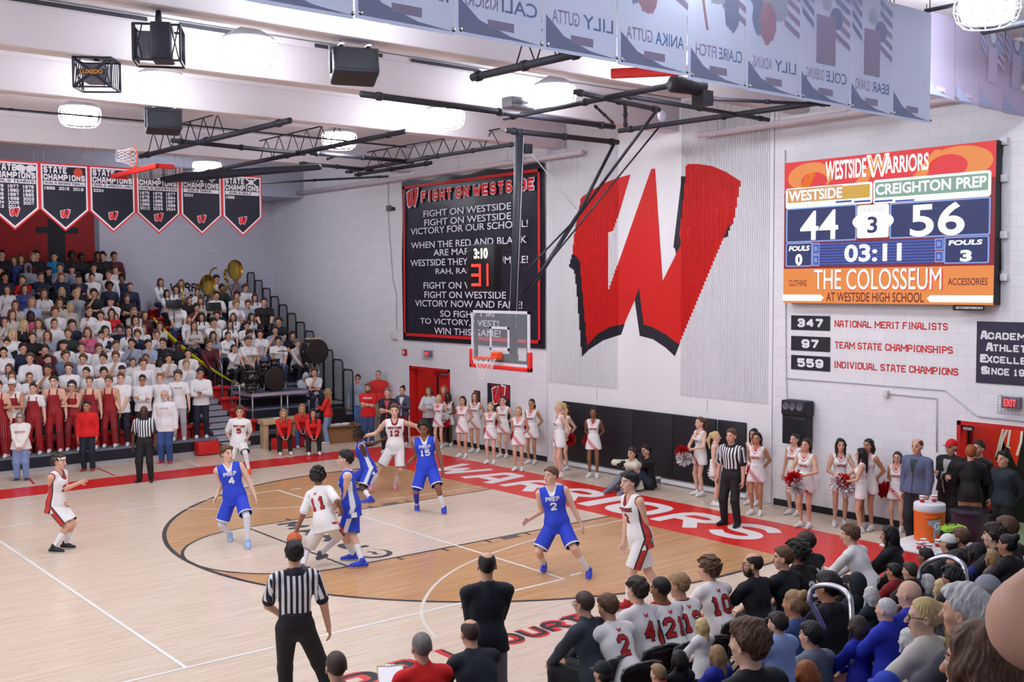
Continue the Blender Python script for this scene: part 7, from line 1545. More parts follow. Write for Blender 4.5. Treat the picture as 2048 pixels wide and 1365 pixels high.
STUD = parse('''15,275,kHSkmf 115,325,BLLbff 170,315,kHLbff 265,302,mLSlmp 290,285,kHSkmf 435,298,cJSdmf 575,285,kHSkmd 650,305,kHSkmd 780,262,kHLkfb 910,238,mHSdmt 820,285,kHSkmf
225,390,gHHkmd 8,410,kTSkmf 40,462,nHCkmt 325,458,nJSbmf 390,412,kJKkmf 480,385,gLSbmp 575,398,gTKbmf 490,462,nJSrmp 750,388,wTSdmf 735,462,wTSdmf 870,442,wHSbmf 920,405,wHSbmp 180,482,rJSbmp 630,472,nTKbmf 975,472,nLCkmb
60,560,wLLbff 195,555,BHLbff 1040,538,nJSbmf 875,535,nTCkmb 350,592,wHLbff 495,575,kJLyfp 625,558,kTSbmf 610,602,gHSymp 750,592,kTSdmf 475,668,tLLbff 255,658,bLLlfp 365,652,wLLbff 885,655,wHKdmf 1015,632,kTFbmf
125,685,tLLbff 560,705,tLLyfp 440,738,wHSbmf 710,735,wTPbff 245,772,pLLkfd 95,762,tLLbff 805,768,wHSdmf 920,782,gHLbff 895,748,rLLkff 1070,742,tLLlff 1155,765,mJLbff
35,815,tLLbff 190,845,kLLyfp 310,832,tLLbff 435,832,wHPbff 700,802,tLNdft 575,842,nLSdmf 1080,805,wHLdff 960,880,nJCdmf 1030,892,wLLdff 840,892,wLLdff 1145,882,wHLlfp 700,902,pHLbff 1280,852,tLLbff
100,922,wLLyfp 260,942,kJSbmp 545,912,dLSbmf 815,922,nJKbmf 1100,918,nJSbmf 1255,922,wHSbmf 380,925,gLLbff 675,962,gHSbmp 60,988,kTSdmf 925,1008,wHSbmf 1055,992,gHSdmf 1185,998,bTSdmf 1305,988,kTSdmf 1425,1012,kHSkmd
185,1032,nJSdmf 360,1042,mLSdmf 508,1004,wHKdmf 655,1022,wTSbmf 790,1032,wHSbmf 30,1062,wHSkmf 1505,1072,wTSdmf
240,1112,wHSbmf 380,1122,mLSdmf 525,1092,sTSbmf 665,1117,wTSbmf 825,1112,wTSdmf 925,1097,wTSbmf 1165,1112,wHSbmf 1060,1142,wHSbmf 1145,1152,wHSbmf 1280,1142,wTSkmd 1345,1112,wTSdmf 1490,1162,wHSlmp
75,1192,wLLbff 385,1202,wTFdmt 550,1192,wTSbmp 690,1222,wTSdmf 830,1222,wHSdmf 975,1206,wTKdmf 95,1257,wLLbff 235,1262,wTPbff''')
STB = []
for a, b, code in STUD: crowd_person(a/4, 440+b/4, code, False, STB, 'students standing on the bleachers')
BAND = parse('''1275,515,wLLbff 1325,602,wTLkff 1415,572,wTLdff 1450,522,tLLbff 1575,592,wTPbff 1720,492,wTSdmf 1880,492,gTSdmf 1765,562,dTSkmb 1955,562,wTSbmf 1725,622,wTSdmf 1895,622,wTSdmf 1510,658,kLPbff 1610,662,tLLbff 1415,692,wTSdmf 1880,692,wTSlmp 1985,692,gTSbmf 1570,718,mTSdmf 1740,778,wTSdmf 1620,792,wTLkff 1515,812,wHPbff 1870,792,wTLbff 2000,792,wTLdff 1695,832,wTSdmf 1550,862,tLLbff 1835,852,wTLdff 1965,862,wTSdmf 1815,942,wHPdff 1985,932,wTSdmf 1700,942,gTLdff 1975,985,wTSbmf 1665,1012,mHFbmf 1860,1042,wLPdff''')
BAND = [(a/4, 440+b/4, c) for a, b, c in BAND]+[(420+a/4.267, 500+b/4.267, c) for a, b, c in parse('590,628,kTSdmf 555,698,gTSdmf 580,795,wTSdmf 430,735,wTFdmf 320,795,wTSdmf 735,815,tLSgmp 700,745,kTSdmf 380,425,wTLdff 880,1062,wTSbmf 870,1112,nJSbmf 880,585,kTSdmf')][:-1]
BDB = []
for a, b, code in BAND: crowd_person(a, b, code, True, BDB, 'band members seated on the bleachers')
def finish(lst, who, left):
    rows = {}
    for t in lst: rows.setdefault(t[0], []).append(t)
    for k, L in rows.items():
        L.sort(key=lambda t: t[1])
        for i, t in enumerate(L):
            n = len(L); pos = 'leftmost' if i == 0 else 'rightmost' if i == n-1 and n > 2 else ORD[i]+' from left'
            t[2]['label'] = t[3].replace('student', who)+', %s row up, %s%s' % (ORD[k] if k < len(ORD) else 'top', pos, left)
Person.hair_mul = 1.15; Person.hair_low = .004
finish(STB, 'student', ''); finish(BDB, 'band member', ' of band')
# big man in black sitting on the band side, sitting higher and larger
best = at(529, 606, 'y', tread(7)[0]+.25)
p = Person('big man in a black tee sitting at the open end of the band', (best[0], best[1]+.05, best[2]-1.30), R_(200), 2.0, 'm', J=pose(2.0, 'lap', sit=True, lean=.1), hair=('short', 'd'), top=dict(kind='tee', c=(20, 20, 24)), bottom=dict(kind='pants', c=(22, 24, 34)), fat=1.15, h=.013)
cw = at(420+790/4.267, 500+1100/4.267, 'y', 20.9)
Person('boy in a white hoodie and pale cap crouching behind the drum platform', (cw[0], cw[1], cw[2]-1.08), R_(190), 1.75, 'm', J=pose(1.75, 'knees', sit=True, lean=.5), head=(0, -.5), hair=('hood', 'd'), top=dict(kind='hoodie', c=(196, 204, 214)), bottom=dict(kind='pants', c=(40, 42, 50)), h=.014) if setattr(Person, 'capm', C(200, 206, 216)) is None else None
# front row: boys in striped overalls and friends, one by one
OV = attr_stripes('overall_stripes', (176, 26, 34), (46, 16, 24), .034, .62)
def front(px, py, lb, kind='bare', top=None, arms='down', hair=('short', 'd'), hd=205, skin_='p', bot=(26, 28, 40), **kw):
    y, z = tread(0); y += .22; p = at(px, py, 'y', y); H = (p[2]-z)/.927
    return Person(lb, (p[0], y, z), R_(hd), H, J=pose(H, arms, stance=.13), hair=hair, skin_=skin_, top=top, bottom=dict(kind='overalls', c=OV, stripe=True) if kind == 'bare' else dict(kind='pants', c=bot), h=.012, group='front row of students', **kw)
Person.capm = C(232, 230, 228)
front(-4, 772, 'boy in striped overalls cut by the left edge of the photo')
front(24, 769, 'boy in a backwards white cap, white tank top and striped overalls', arms='clasp', hair=('cap', 'd'), top=dict(kind='tank', c=(232, 230, 228)), skin_='t')
front(66, 777, 'boy in a white tee under red striped overalls', arms='down', top=dict(kind='tee', c=WHT, hem=-.20, e=.012))
front(107, 763, 'tall shirtless boy in striped overalls with flat fringe', hair=('fluffy', 'd'))
front(144, 773, 'shirtless boy in striped overalls with a white headband, hand at his mouth', arms='chin', hair=('band', 'd'), skin_='f')
front(179, 764, 'shirtless boy in striped overalls behind the man in the red jacket', hair=('short', 'b'))
front(217, 763, 'shirtless boy in striped overalls next to the boy in a white tee', hair=('fluffy', 'b'), skin_='f')
front(242, 757, 'boy in a white tee and black trousers with hands joined', 'w', dict(kind='tee', c=WHT), 'front', ('short', 'b'))
front(285, 760, 'boy in sunglasses and a white hoodie with folded arms', 'w', dict(kind='hoodie', c=WHT), 'crossed', ('short', 'k'), skin_='t', glasses=True)
front(320, 757, 'boy with light brown hair in a white tee behind the bald man', 'w', dict(kind='tee', c=WHT), 'down', ('short', 'r'))
front(356, 752, 'boy in a white printed tee and grey trousers', 'w', dict(kind='tee', c=WHT), 'down', ('curly', 'b'), bot=(178, 178, 186)).decal('WESTSIDE', 'front', 0, .40,   .2, .035, INK, 1.0, name='lettering')
p = front(401, 747, 'boy in a white hoodie and navy trousers looking at a phone by the aisle', 'w', dict(kind='hoodie', c=WHT), 'phone', ('fluffy', 'k'), skin_='t', bot=(26, 30, 46))
a = (hand_w(p, 'L')+hand_w(p, 'R'))/2+np.array([0, 0, .04]); o = MB().box((-.04, -.075, -.005), (.04, .075, .005), .004).build('phone', mat('phone_dark', (60, 40, 44), .2)); o.location = tuple(a); tag(o, 'phone in the hands of the boy by the aisle', 'phone')
Person.hair_mul = 1.0; Person.hair_low = 0.0
# ------------------------------------------------------------------ team bench, near audience and things around them
CHB = mat('chair_black', (20, 20, 26), .18, spec=.6, coat=.6); CHF = mat('chair_frame', (24, 24, 30), .35, .4)
def make_chair():
    r = empty('folding_chair', (0, 0, 0), 'black padded folding chair', 'chair', 'black chairs of the team bench')
    B = MB(); B.box((-.22, -.2, .34), (.22, .2, .385), .02).build('seat', CHB, r)
    V = []; n = 12; F = []
    m = MB(); m.tube([(x, -.235-.03*(1-(x/.24)**2)+.0, z) for x, z in [(-.24, .50), (-.245, .66), (-.22, .73), (-.12, .762), (0, .77), (.12, .762), (.22, .73), (.245, .66), (.24, .50), (.12, .48), (-.12, .48)]], .022, 8, False, True); m.build('back_rim', CHB, r)
    for i in range(9):
        for j in range(7): x = -.235+.47*i/8; V.append((x, -.235-.03*(1-(x/.24)**2), .49+.24*j/6+(.02*(1-(x/.24)**2) if j == 6 else 0)))
    for i in range(8):
        for j in range(6): a = i*7+j; F.append([a, a+7, a+8, a+1])
    o = link('backrest', pymesh('backrest', V, F, True), r, (mat('chair_pad', (38, 26, 30), .45),)); sd = o.modifiers.new('thickness', 'SOLIDIFY'); sd.thickness = .03
    for sx in (-1, 1):
        MB().tube([(sx*.23, -.25, .54), (sx*.24, .22, .0)], .013, 8).build('leg', CHF, r); MB().tube([(sx*.215, .17, .42), (sx*.225, -.25, .0)], .013, 8).build('leg', CHF, r)
    return r
chair0 = make_chair(); chused = [False]; 
def chair_at(p, hd, lb):
    c = copy_tree(chair0) if chused[0] else chair0; chused[0] = True; c.location = (p[0], p[1], 0); c.rotation_euler = (0, 0, -hd); c['label'] = lb; return c
def bench(lb, hpx, H, lean, hd, hair, top, bottom=None, num=None, ch=None, arms='lap', sex='m', **kw):
    p = sitting(lb, hpx, 0, hd, H, lean, arms, .50, sex=sex, hair=hair, top=top, bottom=bottom or dict(kind='pants', c=(26, 28, 34)), h=.0085, **kw)
    if num: ws_back(p, num, .13 if len(num) == 1 else .24)
    if ch: chair_at(p.o.location, R_(hd), ch)
    return p
jw = dict(kind='jersey', c=WHT, c2=WS); tw = dict(kind='tee', c=WHT, sl=.8); sh = dict(kind='shorts', c=WHT, c2=WS)
bench('grey haired man in glasses and a dark slate quarter zip, end of bench', (1168, 1210), 1.82, .25, -8, ('buzz', 'n'), dict(kind='jacket', c=(52, 60, 72)), glasses=True, ch='black chair of the man in slate at the left end of the bench')
bench('bench player number 2 in white, leaning forward', (1216, 1216), 1.85, .55, 8, ('short', 'b'), tw, sh, '2', 'black chair of bench player number 2', head=(-.2, -.1))
bench('bench player number 4 in white with bushy brown hair', (1274, 1183), 1.85, .28, 8, ('fluffy', 'd'), tw, sh, '4', 'black chair of bench player number 4', head=(-.2, 0))
bench('bench player number 21 in white with close cropped black hair', (1321, 1180), 1.83, .42, 8, ('buzz', 'k'), jw, sh, '21', 'black chair of bench player number 21', skin_='b', head=(-.3, 0))
bench('bench player number 13 in white with sandy hair', (1357, 1172), 1.85, .5, 8, ('short', 'l'), jw, sh, '13', 'black chair of bench player number 13', head=(-.45, 0))
bench('bench player number 10 in white with curly brown hair', (1417, 1140), 1.86, .42, 8, ('curly', 'b'), tw, sh, '10', 'black chair of bench player number 10', head=(-.35, 0))
bench('bearded coach with thinning hair and glasses in a black shirt on the bench', (1505, 1131), 1.84, .22, 4, ('balding', 'd'), dict(kind='tee', c=(20, 24, 32)), ch='black chair of the bearded coach', beard=True, glasses=True, head=(-.65, 0))
bench('coach with short brown hair in a black shirt beside the bearded one', (1566, 1118), 1.84, .2, 4, ('short', 'b'), dict(kind='tee', c=(20, 24, 32)), ch='black chair of the clean shaven coach', head=(-.65, 0))
p = bench('player in a black hoodie with big curly black hair on the bench', (1594, 1108), 1.80, .35, 6, ('afro', 'k'), dict(kind='long', c=(18, 18, 22)), ch='black chair of the player with big curly hair', skin_='b', head=(-.3, 0)); p.decal('3', 'back', .02, .26, .12, .19, NUMW, 1.3)
p = bench('player in a black shirt with white number 32 on the bench', (1612, 1086), 1.82, .35, 4, ('short', 'd'), dict(kind='long', c=(20, 20, 26)), ch='black chair of the player with black number 32', head=(-.2, 0)); p.decal('32', 'back', .02, .28, .24, .19, NUMW, 1.3)
bench('boy in a white long sleeved shirt leaning forward at the right of the bench', (1700, 1071), 1.82, .5, -4, ('fluffy', 'b'), dict(kind='long', c=(236, 236, 240)), ch='black chair of the boy in the white long sleeved shirt', head=(-.3, 0))
bench('woman with long dark hair in black at the right end of the bench', (1778, 1072), 1.68, .3, -2, ('long', 'k'), dict(kind='hoodie', c=(20, 20, 26)), ch='black chair of the woman with long dark hair', sex='f', head=(-.5, 0), skin_='t')
bench('man with a buzz cut in a black polo at the bottom left', (672, 1336), 1.82, .2, 12, ('buzz', 'n'), dict(kind='tee', c=(22, 22, 28)), ch='black chair of the man with the buzz cut')
bench('grey haired man in a red quarter zip at the bottom of the photo', (843, 1297), 1.84, .25, 16, ('buzz', 'g'), dict(kind='jacket', c=(206, 18, 22)), ch='black chair of the man in the red quarter zip', fat=1.1)
bench('balding man in a navy sweater leaning forward at the bottom of the photo', (940, 1268), 1.84, .5, 10, ('balding', 'n'), dict(kind='long', c=(24, 30, 44)), ch='black chair of the man in the navy sweater', fat=1.1)
q = at(974, 1132, 'z', .927*1.86); Person('standing coach with thinning dark hair in a navy sweater, arms folded', (q[0], q[1], 0), R_(28), 1.86, J=pose(1.86, 'crossed', stance=.12), hair=('balding', 'k'), top=dict(kind='long', c=(20, 26, 38), hem=.10, e=.014), bottom=dict(kind='pants', c=(120, 116, 128)), fat=1.03, h=.0085)
q = at(782, 1350, 'z', .72); o = MB().box((-.13, -.17, -.004), (.13, .17, .004), .003).build('clipboard', mat('board_brown', (170, 140, 100), .5)); o.location = tuple(q); o.rotation_euler = (.2, 0, -.5); tag(o, 'clipboard with white paper beside the man in red', 'clipboard')
MB().box((-.12, -.155, .005), (.12, .13, .008)).build('paper', INKW, o); MB().box((-.05, .13, .004), (.05, .16, .02), .004).build('clip', CHROME, o)
# near bleachers
NY0, NDY, NZ0, NDZ = -2.55, .76, .30, .31
def ntread(j): return NY0-NDY*j, NZ0+NDZ*j
nb = empty('bleachers', (-5, NY0, 0), 'near side bleachers of dark decks under the seated audience', 'bleachers'); no = np.array(nb.location)
dkm = mat('deck_dark', (52, 52, 62), .6); 
for j in range(10):
    y, z = ntread(j); MB().box((-22-no[0], y-NDY+.35-no[1], z-.06), (2.6-no[0], y+.35-no[1], z)).box((-22-no[0], y+.31-no[1], max(0, z-NDZ)), (2.6-no[0], y+.35-no[1], z-.06)).build('tier', dkm, nb)
    MB().box((-22-no[0], y-.22-no[1], z+.26), (2.6-no[0], y+.14-no[1], z+.32), .01).build('seat', mat('seat_dark', (70, 24, 32), .5), nb)
    MB().box((-22-no[0], y-.15-no[1], z), (2.6-no[0], y-.10-no[1], z+.27)).build('seat_support', dkm, nb)
def aud(lb, px, py, sex, skin_, hair, kind, c, hd=6, head=(-.15, 0), H=None, lean=.12, arms='lap', h=.009, dep=None, **kw):
    best = None
    if dep:
        p = at_depth(px, py, dep); j = max(0, min(9, round((NY0-p[1]+.05)/NDY))); y, z = ntread(j); H = max(1.05, min(1.80 if sex == 'm' else 1.68, (p[2]-z-.44)/.69*1.78)); zf = p[2]-.44-.69*H/1.78
        return sitting(lb, (px, py), 0, hd, H, lean, arms, .46, sex=sex, zfloor=zf, hair=hair, skin_=skin_, top=dict(kind=kind, c=c), bottom=dict(kind='pants', c=(34, 38, 54)), shoe=(40, 40, 46), h=h, head=head, **kw)
    for j in range(9):
        y, z = ntread(j); p = at(px, py, 'y', y+.10); e = abs(p[2]-z-1.10)
        if best is None or e < best[0]: best = (e, j, p, z)
    e, j, p, z = best; H = (p[2]-z-.42-.02)/.69*1.78 if H is None else H; H = max(1.45, min(1.98, H))
    return sitting(lb, (px, py), 0, hd, H, lean, arms, .46, sex=sex, zfloor=z, hair=hair, skin_=skin_, top=dict(kind=kind, c=c), bottom=dict(kind='pants', c=(34, 38, 54)), shoe=(40, 40, 46), h=h, head=head, **kw)
AUD = [('young girl with long straight blonde hair in white', 1403, 1254, 'f', 'p', ('long', 'y'), 'long', WHT, dict(dep=10.76)),
('woman with dark blonde long hair left of the boy with thick brown hair', 1434, 1312, 'f', 'p', ('long', 'l'), 'long', (36, 50, 160), dict(dep=8.77)),
('boy with thick brown hair in black in the near audience', 1497, 1290, 'm', 'p', ('fluffy', 'b'), 'tee', (22, 26, 36), dict(dep=6.20, h=.0075)),
('man with dark hair in a pale blue shirt', 1555, 1250, 'm', 'f', ('short', 'd'), 'long', (150, 174, 228), dict(dep=7.49, h=.0075)),
('person with a curly blond topped bun behind the coaches', 1588, 1210, 'f', 't', ('bun', 'l'), 'long', (70, 96, 150), dict(dep=9.36)),
('small boy with dark hair in grey right of the man in pale blue', 1622, 1274, 'm', 'f', ('short', 'k'), 'hoodie', (110, 122, 136), dict(dep=7.84)),
('boy with dark brown hair in black left of the woman with ombre hair', 1660, 1238, 'm', 'f', ('short', 'd'), 'tee', (22, 24, 30), dict(dep=9.59)),
('woman with long ombre hair in a royal blue top', 1715, 1256, 'f', 'f', ('long', 'n'), 'long', (32, 44, 170), dict(dep=7.84, h=.0075)),
('woman with long white hair in dark clothes', 1741, 1193, 'f', 'p', ('long', 'w'), 'long', (34, 44, 52), dict(dep=10.30)),
('child with reddish fair hair at the bottom edge', 1612, 1352, 'f', 'p', ('bob', 'r'), 'long', (40, 50, 150), dict(dep=6.32, h=.0075)),
('person in a dark navy hood behind the chrome rail', 1712, 1170, 'm', 'f', ('hood', 'k'), 'hoodie', (24, 32, 42), dict(dep=10.5)),
('dark haired person in black inside the curve of the chrome rail', 1655, 1176, 'm', 't', ('short', 'k'), 'hoodie', (26, 28, 40), dict(dep=9.5)),
('man in a dark cap at the bottom edge below the man in slate', 1205, 1348, 'm', 'f', ('cap', 'd'), 'tee', (30, 34, 44), dict(dep=7.49, h=.0075)),
('small child with fair hair at the bottom edge', 1316, 1350, 'm', 'p', ('short', 'l'), 'tee', RDc, dict(dep=8.77)),
('person with black covered hair below bench player number 21', 1358, 1322, 'f', 't', ('bob', 'k'), 'long', (20, 20, 24), dict(dep=8.89)),
('bald man in a blue shirt', 1818, 1190, 'm', 'p', ('none', 'w'), 'long', (40, 56, 190), dict(dep=7.84, h=.0075)),
('man with cropped white hair left of the bald man', 1772, 1222, 'm', 'p', ('buzz', 'w'), 'long', (40, 56, 190), dict(dep=7.72, h=.0075)),
('blonde woman in dark glasses and a cream sweater seen in profile', 1848, 1236, 'f', 'p', ('pony', 'y'), 'long', (214, 208, 200), dict(dep=6.20, h=.006, head=(-.75, 0), glasses=True)),
('man with thick white hair in the near audience', 1930, 1228, 'm', 'f', ('fluffy', 'w'), 'long', (60, 60, 70), dict(dep=4.33, h=.006, head=(-.25, 0))),
('person with a pale blond bob below the bald man', 1818, 1284, 'f', 'p', ('bob', 'w'), 'long', (44, 50, 180), dict(dep=7.02, h=.0075)),
('woman with brown wavy hair at the bottom right corner', 1962, 1338, 'f', 'f', ('long', 'b'), 'long', (60, 40, 44), dict(dep=3.22, h=.006, head=(-.1, 0))),
('person in a blue cap at the bottom edge', 1772, 1376, 'm', 'f', ('cap', 'd'), 'long', (44, 70, 190), dict(dep=5.85, h=.0075)),
('boy with dark skin in a white tee near the right edge', 2005, 1246, 'm', 'b', ('short', 'k'), 'tee', WHT, dict(dep=6.08)),
('person with dense curly black hair behind the white haired man', 1902, 1158, 'm', 't', ('afro', 'k'), 'long', (40, 40, 50), dict(dep=8.66)),
('boy with short black hair below the cups', 1851, 1116, 'm', 'b', ('short', 'k'), 'tee', (30, 34, 46), dict(dep=11.5)),
('person with cropped dark hair above the bald man', 1820, 1144, 'm', 'f', ('short', 'n'), 'tee', (40, 40, 46), dict(dep=10)),
('person in a white cap beside the drinks table', 1895, 1088, 'm', 'f', ('cap', 'd'), 'tee', (60, 60, 70), dict(dep=13)),
('person with grey brown hair right of the white cap', 1921, 1078, 'm', 'f', ('short', 'b'), 'tee', (50, 52, 60), dict(dep=13)),
('dark haired person under the second chrome rail', 1912, 1124, 'm', 't', ('short', 'k'), 'tee', (34, 36, 46), dict(dep=11)),
('dark haired person in glasses and blue', 1953, 1108, 'f', 'b', ('bob', 'k'), 'long', (40, 50, 130), dict(dep=11.5, glasses=True)),
('person with wavy brown bobbed hair', 1984, 1118, 'f', 'f', ('bob', 'l'), 'long', (120, 110, 100), dict(dep=11)),
('dark haired boy near the trash can', 1988, 1074, 'm', 'p', ('fluffy', 'd'), 'tee', (40, 40, 46), dict(dep=11.5)),
('person with brown hair nearest the doorway', 2012, 1060, 'm', 'f', ('short', 'b'), 'tee', (50, 40, 46), dict(dep=11.5)),
('person with black hair in front of the foreground arm', 2014, 1092, 'f', 't', ('bun', 'k'), 'tee', (40, 36, 40), dict(dep=10.5)),
('person with white hair behind the bald man', 1854, 1168, 'f', 'p', ('bob', 'w'), 'long', (90, 90, 100), dict(dep=10)),
('person with blond hair behind the woman in glasses', 1886, 1182, 'f', 'p', ('bob', 'y'), 'long', (90, 80, 90), dict(dep=9.2)),
('person with black hair above the cropped white haired man', 1788, 1146, 'm', 't', ('short', 'k'), 'tee', (140, 30, 36), dict(dep=11)),
('person in a pale grey cap beside the foreground arm', 1974, 1182, 'm', 'f', ('cap', 'g'), 'tee', (150, 152, 160), dict(dep=7.02))]
capc = {'blue cap': (44, 70, 190), 'white cap': (232, 232, 236), 'dark cap': (28, 32, 40), 'grey cap': (150, 152, 162), 'navy hood': (24, 32, 42)}
for t in AUD:
    for n_, c_ in capc.items():
        if n_ in t[0]: Person.capm = C(*c_)
    aud(t[0], t[1], t[2], t[3], t[4], t[5], t[6], t[7], **t[8])
# raised arm of the neighbour beside the camera
S_, E_, H_ = at_depth(2500, 1300, 1.10), at_depth(2158, 1150, 1.0), at_depth(2400, 900, 1.05)
loc = np.array([S_[0], S_[1], 0]); k = 1.75/1.78
hd = R_(30); rt = np.array([math.cos(hd), -math.sin(hd), 0]); sw_ = .185*k; base = S_+rt*sw_+np.array([0, 0, .082*k]); z0 = base[2]-1.485*k
lc = np.array([base[0], base[1], z0]); J = pose(1.75, 'down'); J['HL'] = w2l(H_, lc, hd); J['pL'] = w2l(E_, lc, hd)-(w2l(S_, lc, hd)+J['HL'])/2
Person('neighbour at the right edge whose bare bent elbow reaches into the photo', lc, hd, 1.75, J=J, skin_='f', hair=('short', 'b'), top=dict(kind='tee', c=(60, 62, 80), sl=.35), bottom=dict(kind='pants', c=(40, 44, 60)), shoe=(40, 40, 46), h=.009)
# chrome rails of the near aisle
def rail(pts, lb, dep, r=.021):
    P = [at_depth(a, b, d_) for (a, b), d_ in zip(pts, dep)]; Q = []
    for i in range(len(P)-1):
        for t in np.linspace(0, 1, 6)[:-1]:
            p0, p1, p2, p3 = P[max(i-1, 0)], P[i], P[i+1], P[min(i+2, len(P)-1)]; Q.append(.5*((2*p1)+(p2-p0)*t+(2*p0-5*p1+4*p2-p3)*t*t+(3*p1-p0-3*p2+p3)*t**3))
    Q.append(P[-1]); o = MB().tube(Q, r, 12).build('handrail', CHROME); recenter(o, P[-1]); tag(o, lb, 'handrail', 'chrome handrails of the near aisle')
rail([(1650, 1262), (1632, 1225), (1619, 1200), (1626, 1178), (1650, 1171), (1678, 1176), (1697, 1192), (1703, 1220), (1706, 1330)], 'chrome handrail loop behind the bench coaches', [8.2, 8.2, 8.2, 8.2, 8.1, 8.0, 7.9, 7.8, 7.6])
rail([(1838, 1160), (1843, 1138), (1862, 1122), (1892, 1114), (1915, 1122), (1930, 1142), (1936, 1230)], 'chrome handrail arch to the right among dark haired people', [8.9, 8.9, 8.8, 8.7, 8.6, 8.5, 8.2])
# drinks table, cooler, cups, bin
c0 = at(1858, 1062, 'z', .42); tz = .72
ct = at(1858, 1072, 'z', tz); tb = empty('folding_table', (ct[0], ct[1]-.1, 0), 'white folding table with the orange cooler at the end of the bench', 'table')
cupq = [at(a, b, 'z', tz) for a, b in ((1838, 1099), (1852, 1098), (1847, 1092), (1875, 1094), (1858, 1103), (1858, 1080))]
tlo = np.min(cupq, 0)-np.array(tb.location)-.16; thi = np.max(cupq, 0)-np.array(tb.location)+.32
MB().box((tlo[0], tlo[1], tz-.03), (thi[0], thi[1], tz), .01).build('tabletop', mat('table_white', (226, 226, 232), .4), tb)
for sx in (tlo[0]+.06, thi[0]-.06):
    for sy in (tlo[1]+.06, thi[1]-.06): MB().tube([(sx, sy, 0), (sx, sy, tz-.03)], .015, 8).build('leg', GALV, tb)
cp = at(1858, 1080, 'z', tz); cl = empty('drinks_cooler', (cp[0], cp[1], tz), 'big orange drinks cooler with a white lid on the folding table', 'cooler')
w1 = at(1829, 1030, 'z', 1.05); pm_ = FPX/depth(cp); rad = 29.5/pm_; hh_ = 62/pm_
org = mat('cooler_orange', (238, 104, 18), .4); MB().lathe([(rad*.93, 0), (rad*.97, .02), (rad, hh_*.9), (rad*1.03, hh_*.92), (rad*1.03, hh_*.97), (rad*.99, hh_*.98)], n=32).tube([(rad*1.0*math.cos(t), rad*1.0*math.sin(t), hh_*.82) for t in np.linspace(3.4, 4.3, 8)], .014, 6).build('barrel', org, cl)
MB().lathe([(rad*1.0, hh_*.965), (rad*1.03, hh_*.98), (rad*1.02, hh_*1.17), (rad*.98, hh_*1.2), (.001, hh_*1.19)], n=32).build('lid', mat('cooler_lid', (226, 226, 236), .4), cl)
def onbarrel(L, m, dr, nm):
    V = [];
    for a, z in L: V.append(((rad*.985+dr)*math.cos(a), (rad*.985+dr)*math.sin(a), z))
    n_ = len(V); o = link(nm, pymesh(nm, V, [list(range(n_))]), cl, (m,)); return o
am = math.atan2(CAM_LOC[1]-cp[1], CAM_LOC[0]-cp[0])+.30
def strip2(a0, a1, zt0, zt1, zb0, zb1, m, dr, nm):
    n_ = 8; V = []; F = []
    for i in range(n_+1): t = i/n_; a = a0+(a1-a0)*t; V += [((rad*.99+dr)*math.cos(a), (rad*.99+dr)*math.sin(a), zb0+(zb1-zb0)*t), ((rad*.99+dr)*math.cos(a), (rad*.99+dr)*math.sin(a), zt0+(zt1-zt0)*t)]
    for i in range(n_): F.append([2*i, 2*i+2, 2*i+3, 2*i+1])
    return link(nm, pymesh(nm, V, F), cl, (m,))
strip2(am-.42, am+.45, hh_*.70, hh_*.78, hh_*.62, hh_*.30, mat('logo_grey', (170, 172, 184), .4), .008, 'logo_shield'); strip2(am-.05, am+.45, hh_*.45, hh_*.45, hh_*.10, hh_*.30, mat('logo_grey', (170, 172, 184)), .008, 'logo_shield')
gm = Flat(Frame((0, 0, 0), (1, 0, 0), (0, 1, 0))); a2, Fx, _ = text_geo('G', .06)
V = [((rad*.99+.014)*math.cos(am-.02+.42*x), (rad*.99+.014)*math.sin(am-.02+.42*x), hh_*.42+hh_*.26*y) for x, y in a2]; link('logo_letter', pymesh('logo_letter', V, Fx), cl, (INKW,))
strip2(am+.10, am+.16, hh_*.38, hh_*.36, hh_*.05, hh_*.05, mat('bolt_orange', (238, 104, 18)), .016, 'logo_bolt')
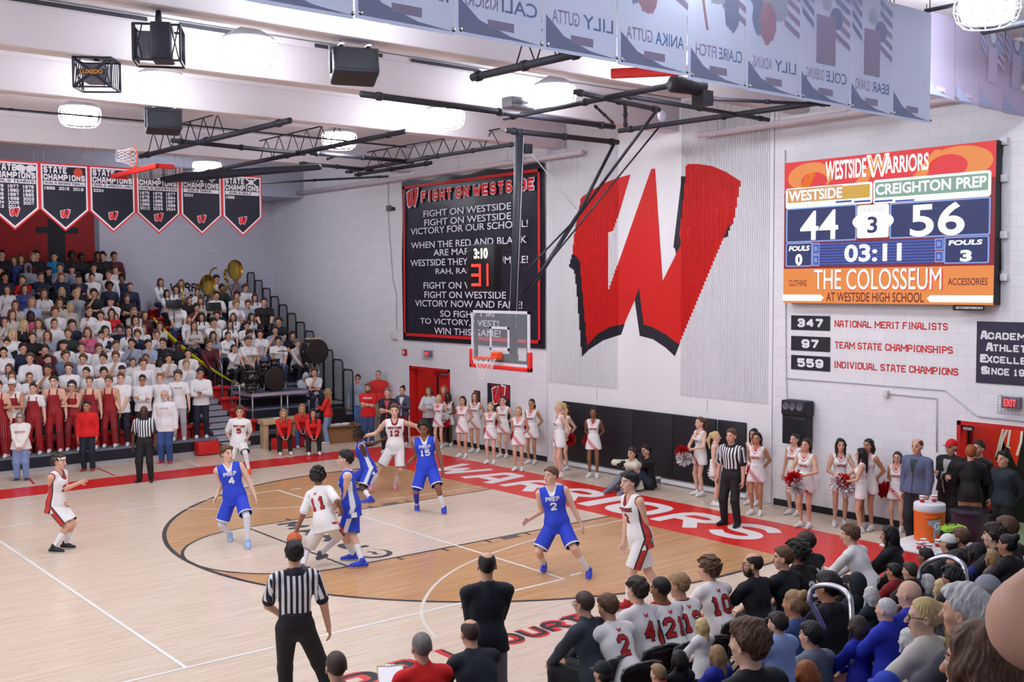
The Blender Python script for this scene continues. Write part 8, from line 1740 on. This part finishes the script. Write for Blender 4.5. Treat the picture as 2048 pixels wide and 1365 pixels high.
def cup(pos, lb):
    r = empty('paper_cup', pos, lb, 'cup', 'red and white paper cups')
    MB().lathe([(.03, 0), (.031, .002), (.043, .095), (.04, .095), (.029, .006), (.001, .006)], n=18).build('cup_body', mat('cup_red', (190, 44, 40), .5), r)
    m = MB(); m.lathe([(.0435, .09), (.046, .096), (.0435, .101), (.040, .096)], n=18).build('cup_rim', INKW, r); MB().lathe([(.0375, .05), (.0412, .075)], n=18).build('cup_band', INKW, r)
zt2 = tz+hh_*1.2
a = cp+CR*-.09+CF*[.05, .05, 0]; a[2] = zt2-.004; cup(a, 'paper cup on the cooler lid at the left'); a = cp+CR*.10+CF*[.08, .08, 0]; a[2] = zt2-.004; cup(a, 'paper cup on the cooler lid at the right')
for i, (px, py) in enumerate(((1838, 1099), (1852, 1098), (1847, 1092), (1875, 1094), (1858, 1103))): a = at(px, py, 'z', tz); cup(a, ('leftmost cup on the table in front of the cooler', 'cup right of the leftmost one on the table', 'middle cup at the back of the table row', 'cup standing alone at the right end of the table', 'cup nearest the audience on the table')[i])
bp_ = at(1930, 1092, 'z', .25); pm_ = FPX/depth(bp_); br_ = 38/pm_
tc = empty('trash_can', (bp_[0]+.15, bp_[1], 0), 'large dark round trash can beside the orange cooler', 'trash can'); bh = at_depth(1930, 1020, depth((bp_[0]+.15, bp_[1], .5)))[2]
MB().lathe([(br_*.8, 0), (br_*.95, bh*.9), (br_*.97, bh*.93), (br_*1.06, bh*.94), (br_*1.06, bh), (br_*1.0, bh), (br_*.9, bh*.85), (br_*.75, .05), (.001, .05)], n=32).build('barrel', mat('bin_dark', (44, 44, 62), .4), tc)
m = MB(); m.lathe([(br_*1.06, bh*.97), (br_*1.09, bh*.985), (br_*1.06, bh)], n=32).build('rim', mat('bin_rim', (30, 28, 44), .35), tc)
gp = at(1903, 1051, 'z', tz+.25); o = empty('tool_box', (gp[0], gp[1], tz), 'black cool box with a bright green lid between the cooler and the trash can', 'box', rz=-.5); MB().box((-.17, -.12, .0), (.17, .12, .17), .02).build('box_body', BLK, o); MB().box((-.18, -.13, .17), (.18, .13, .25), .03).build('lid', mat('lid_green', (168, 220, 70), .4), o); MB().tube([(-.07, -.0, .25), (-.06, 0, .285), (.06, 0, .285), (.07, 0, .25)], .012, 8).build('handle', BLK, o)
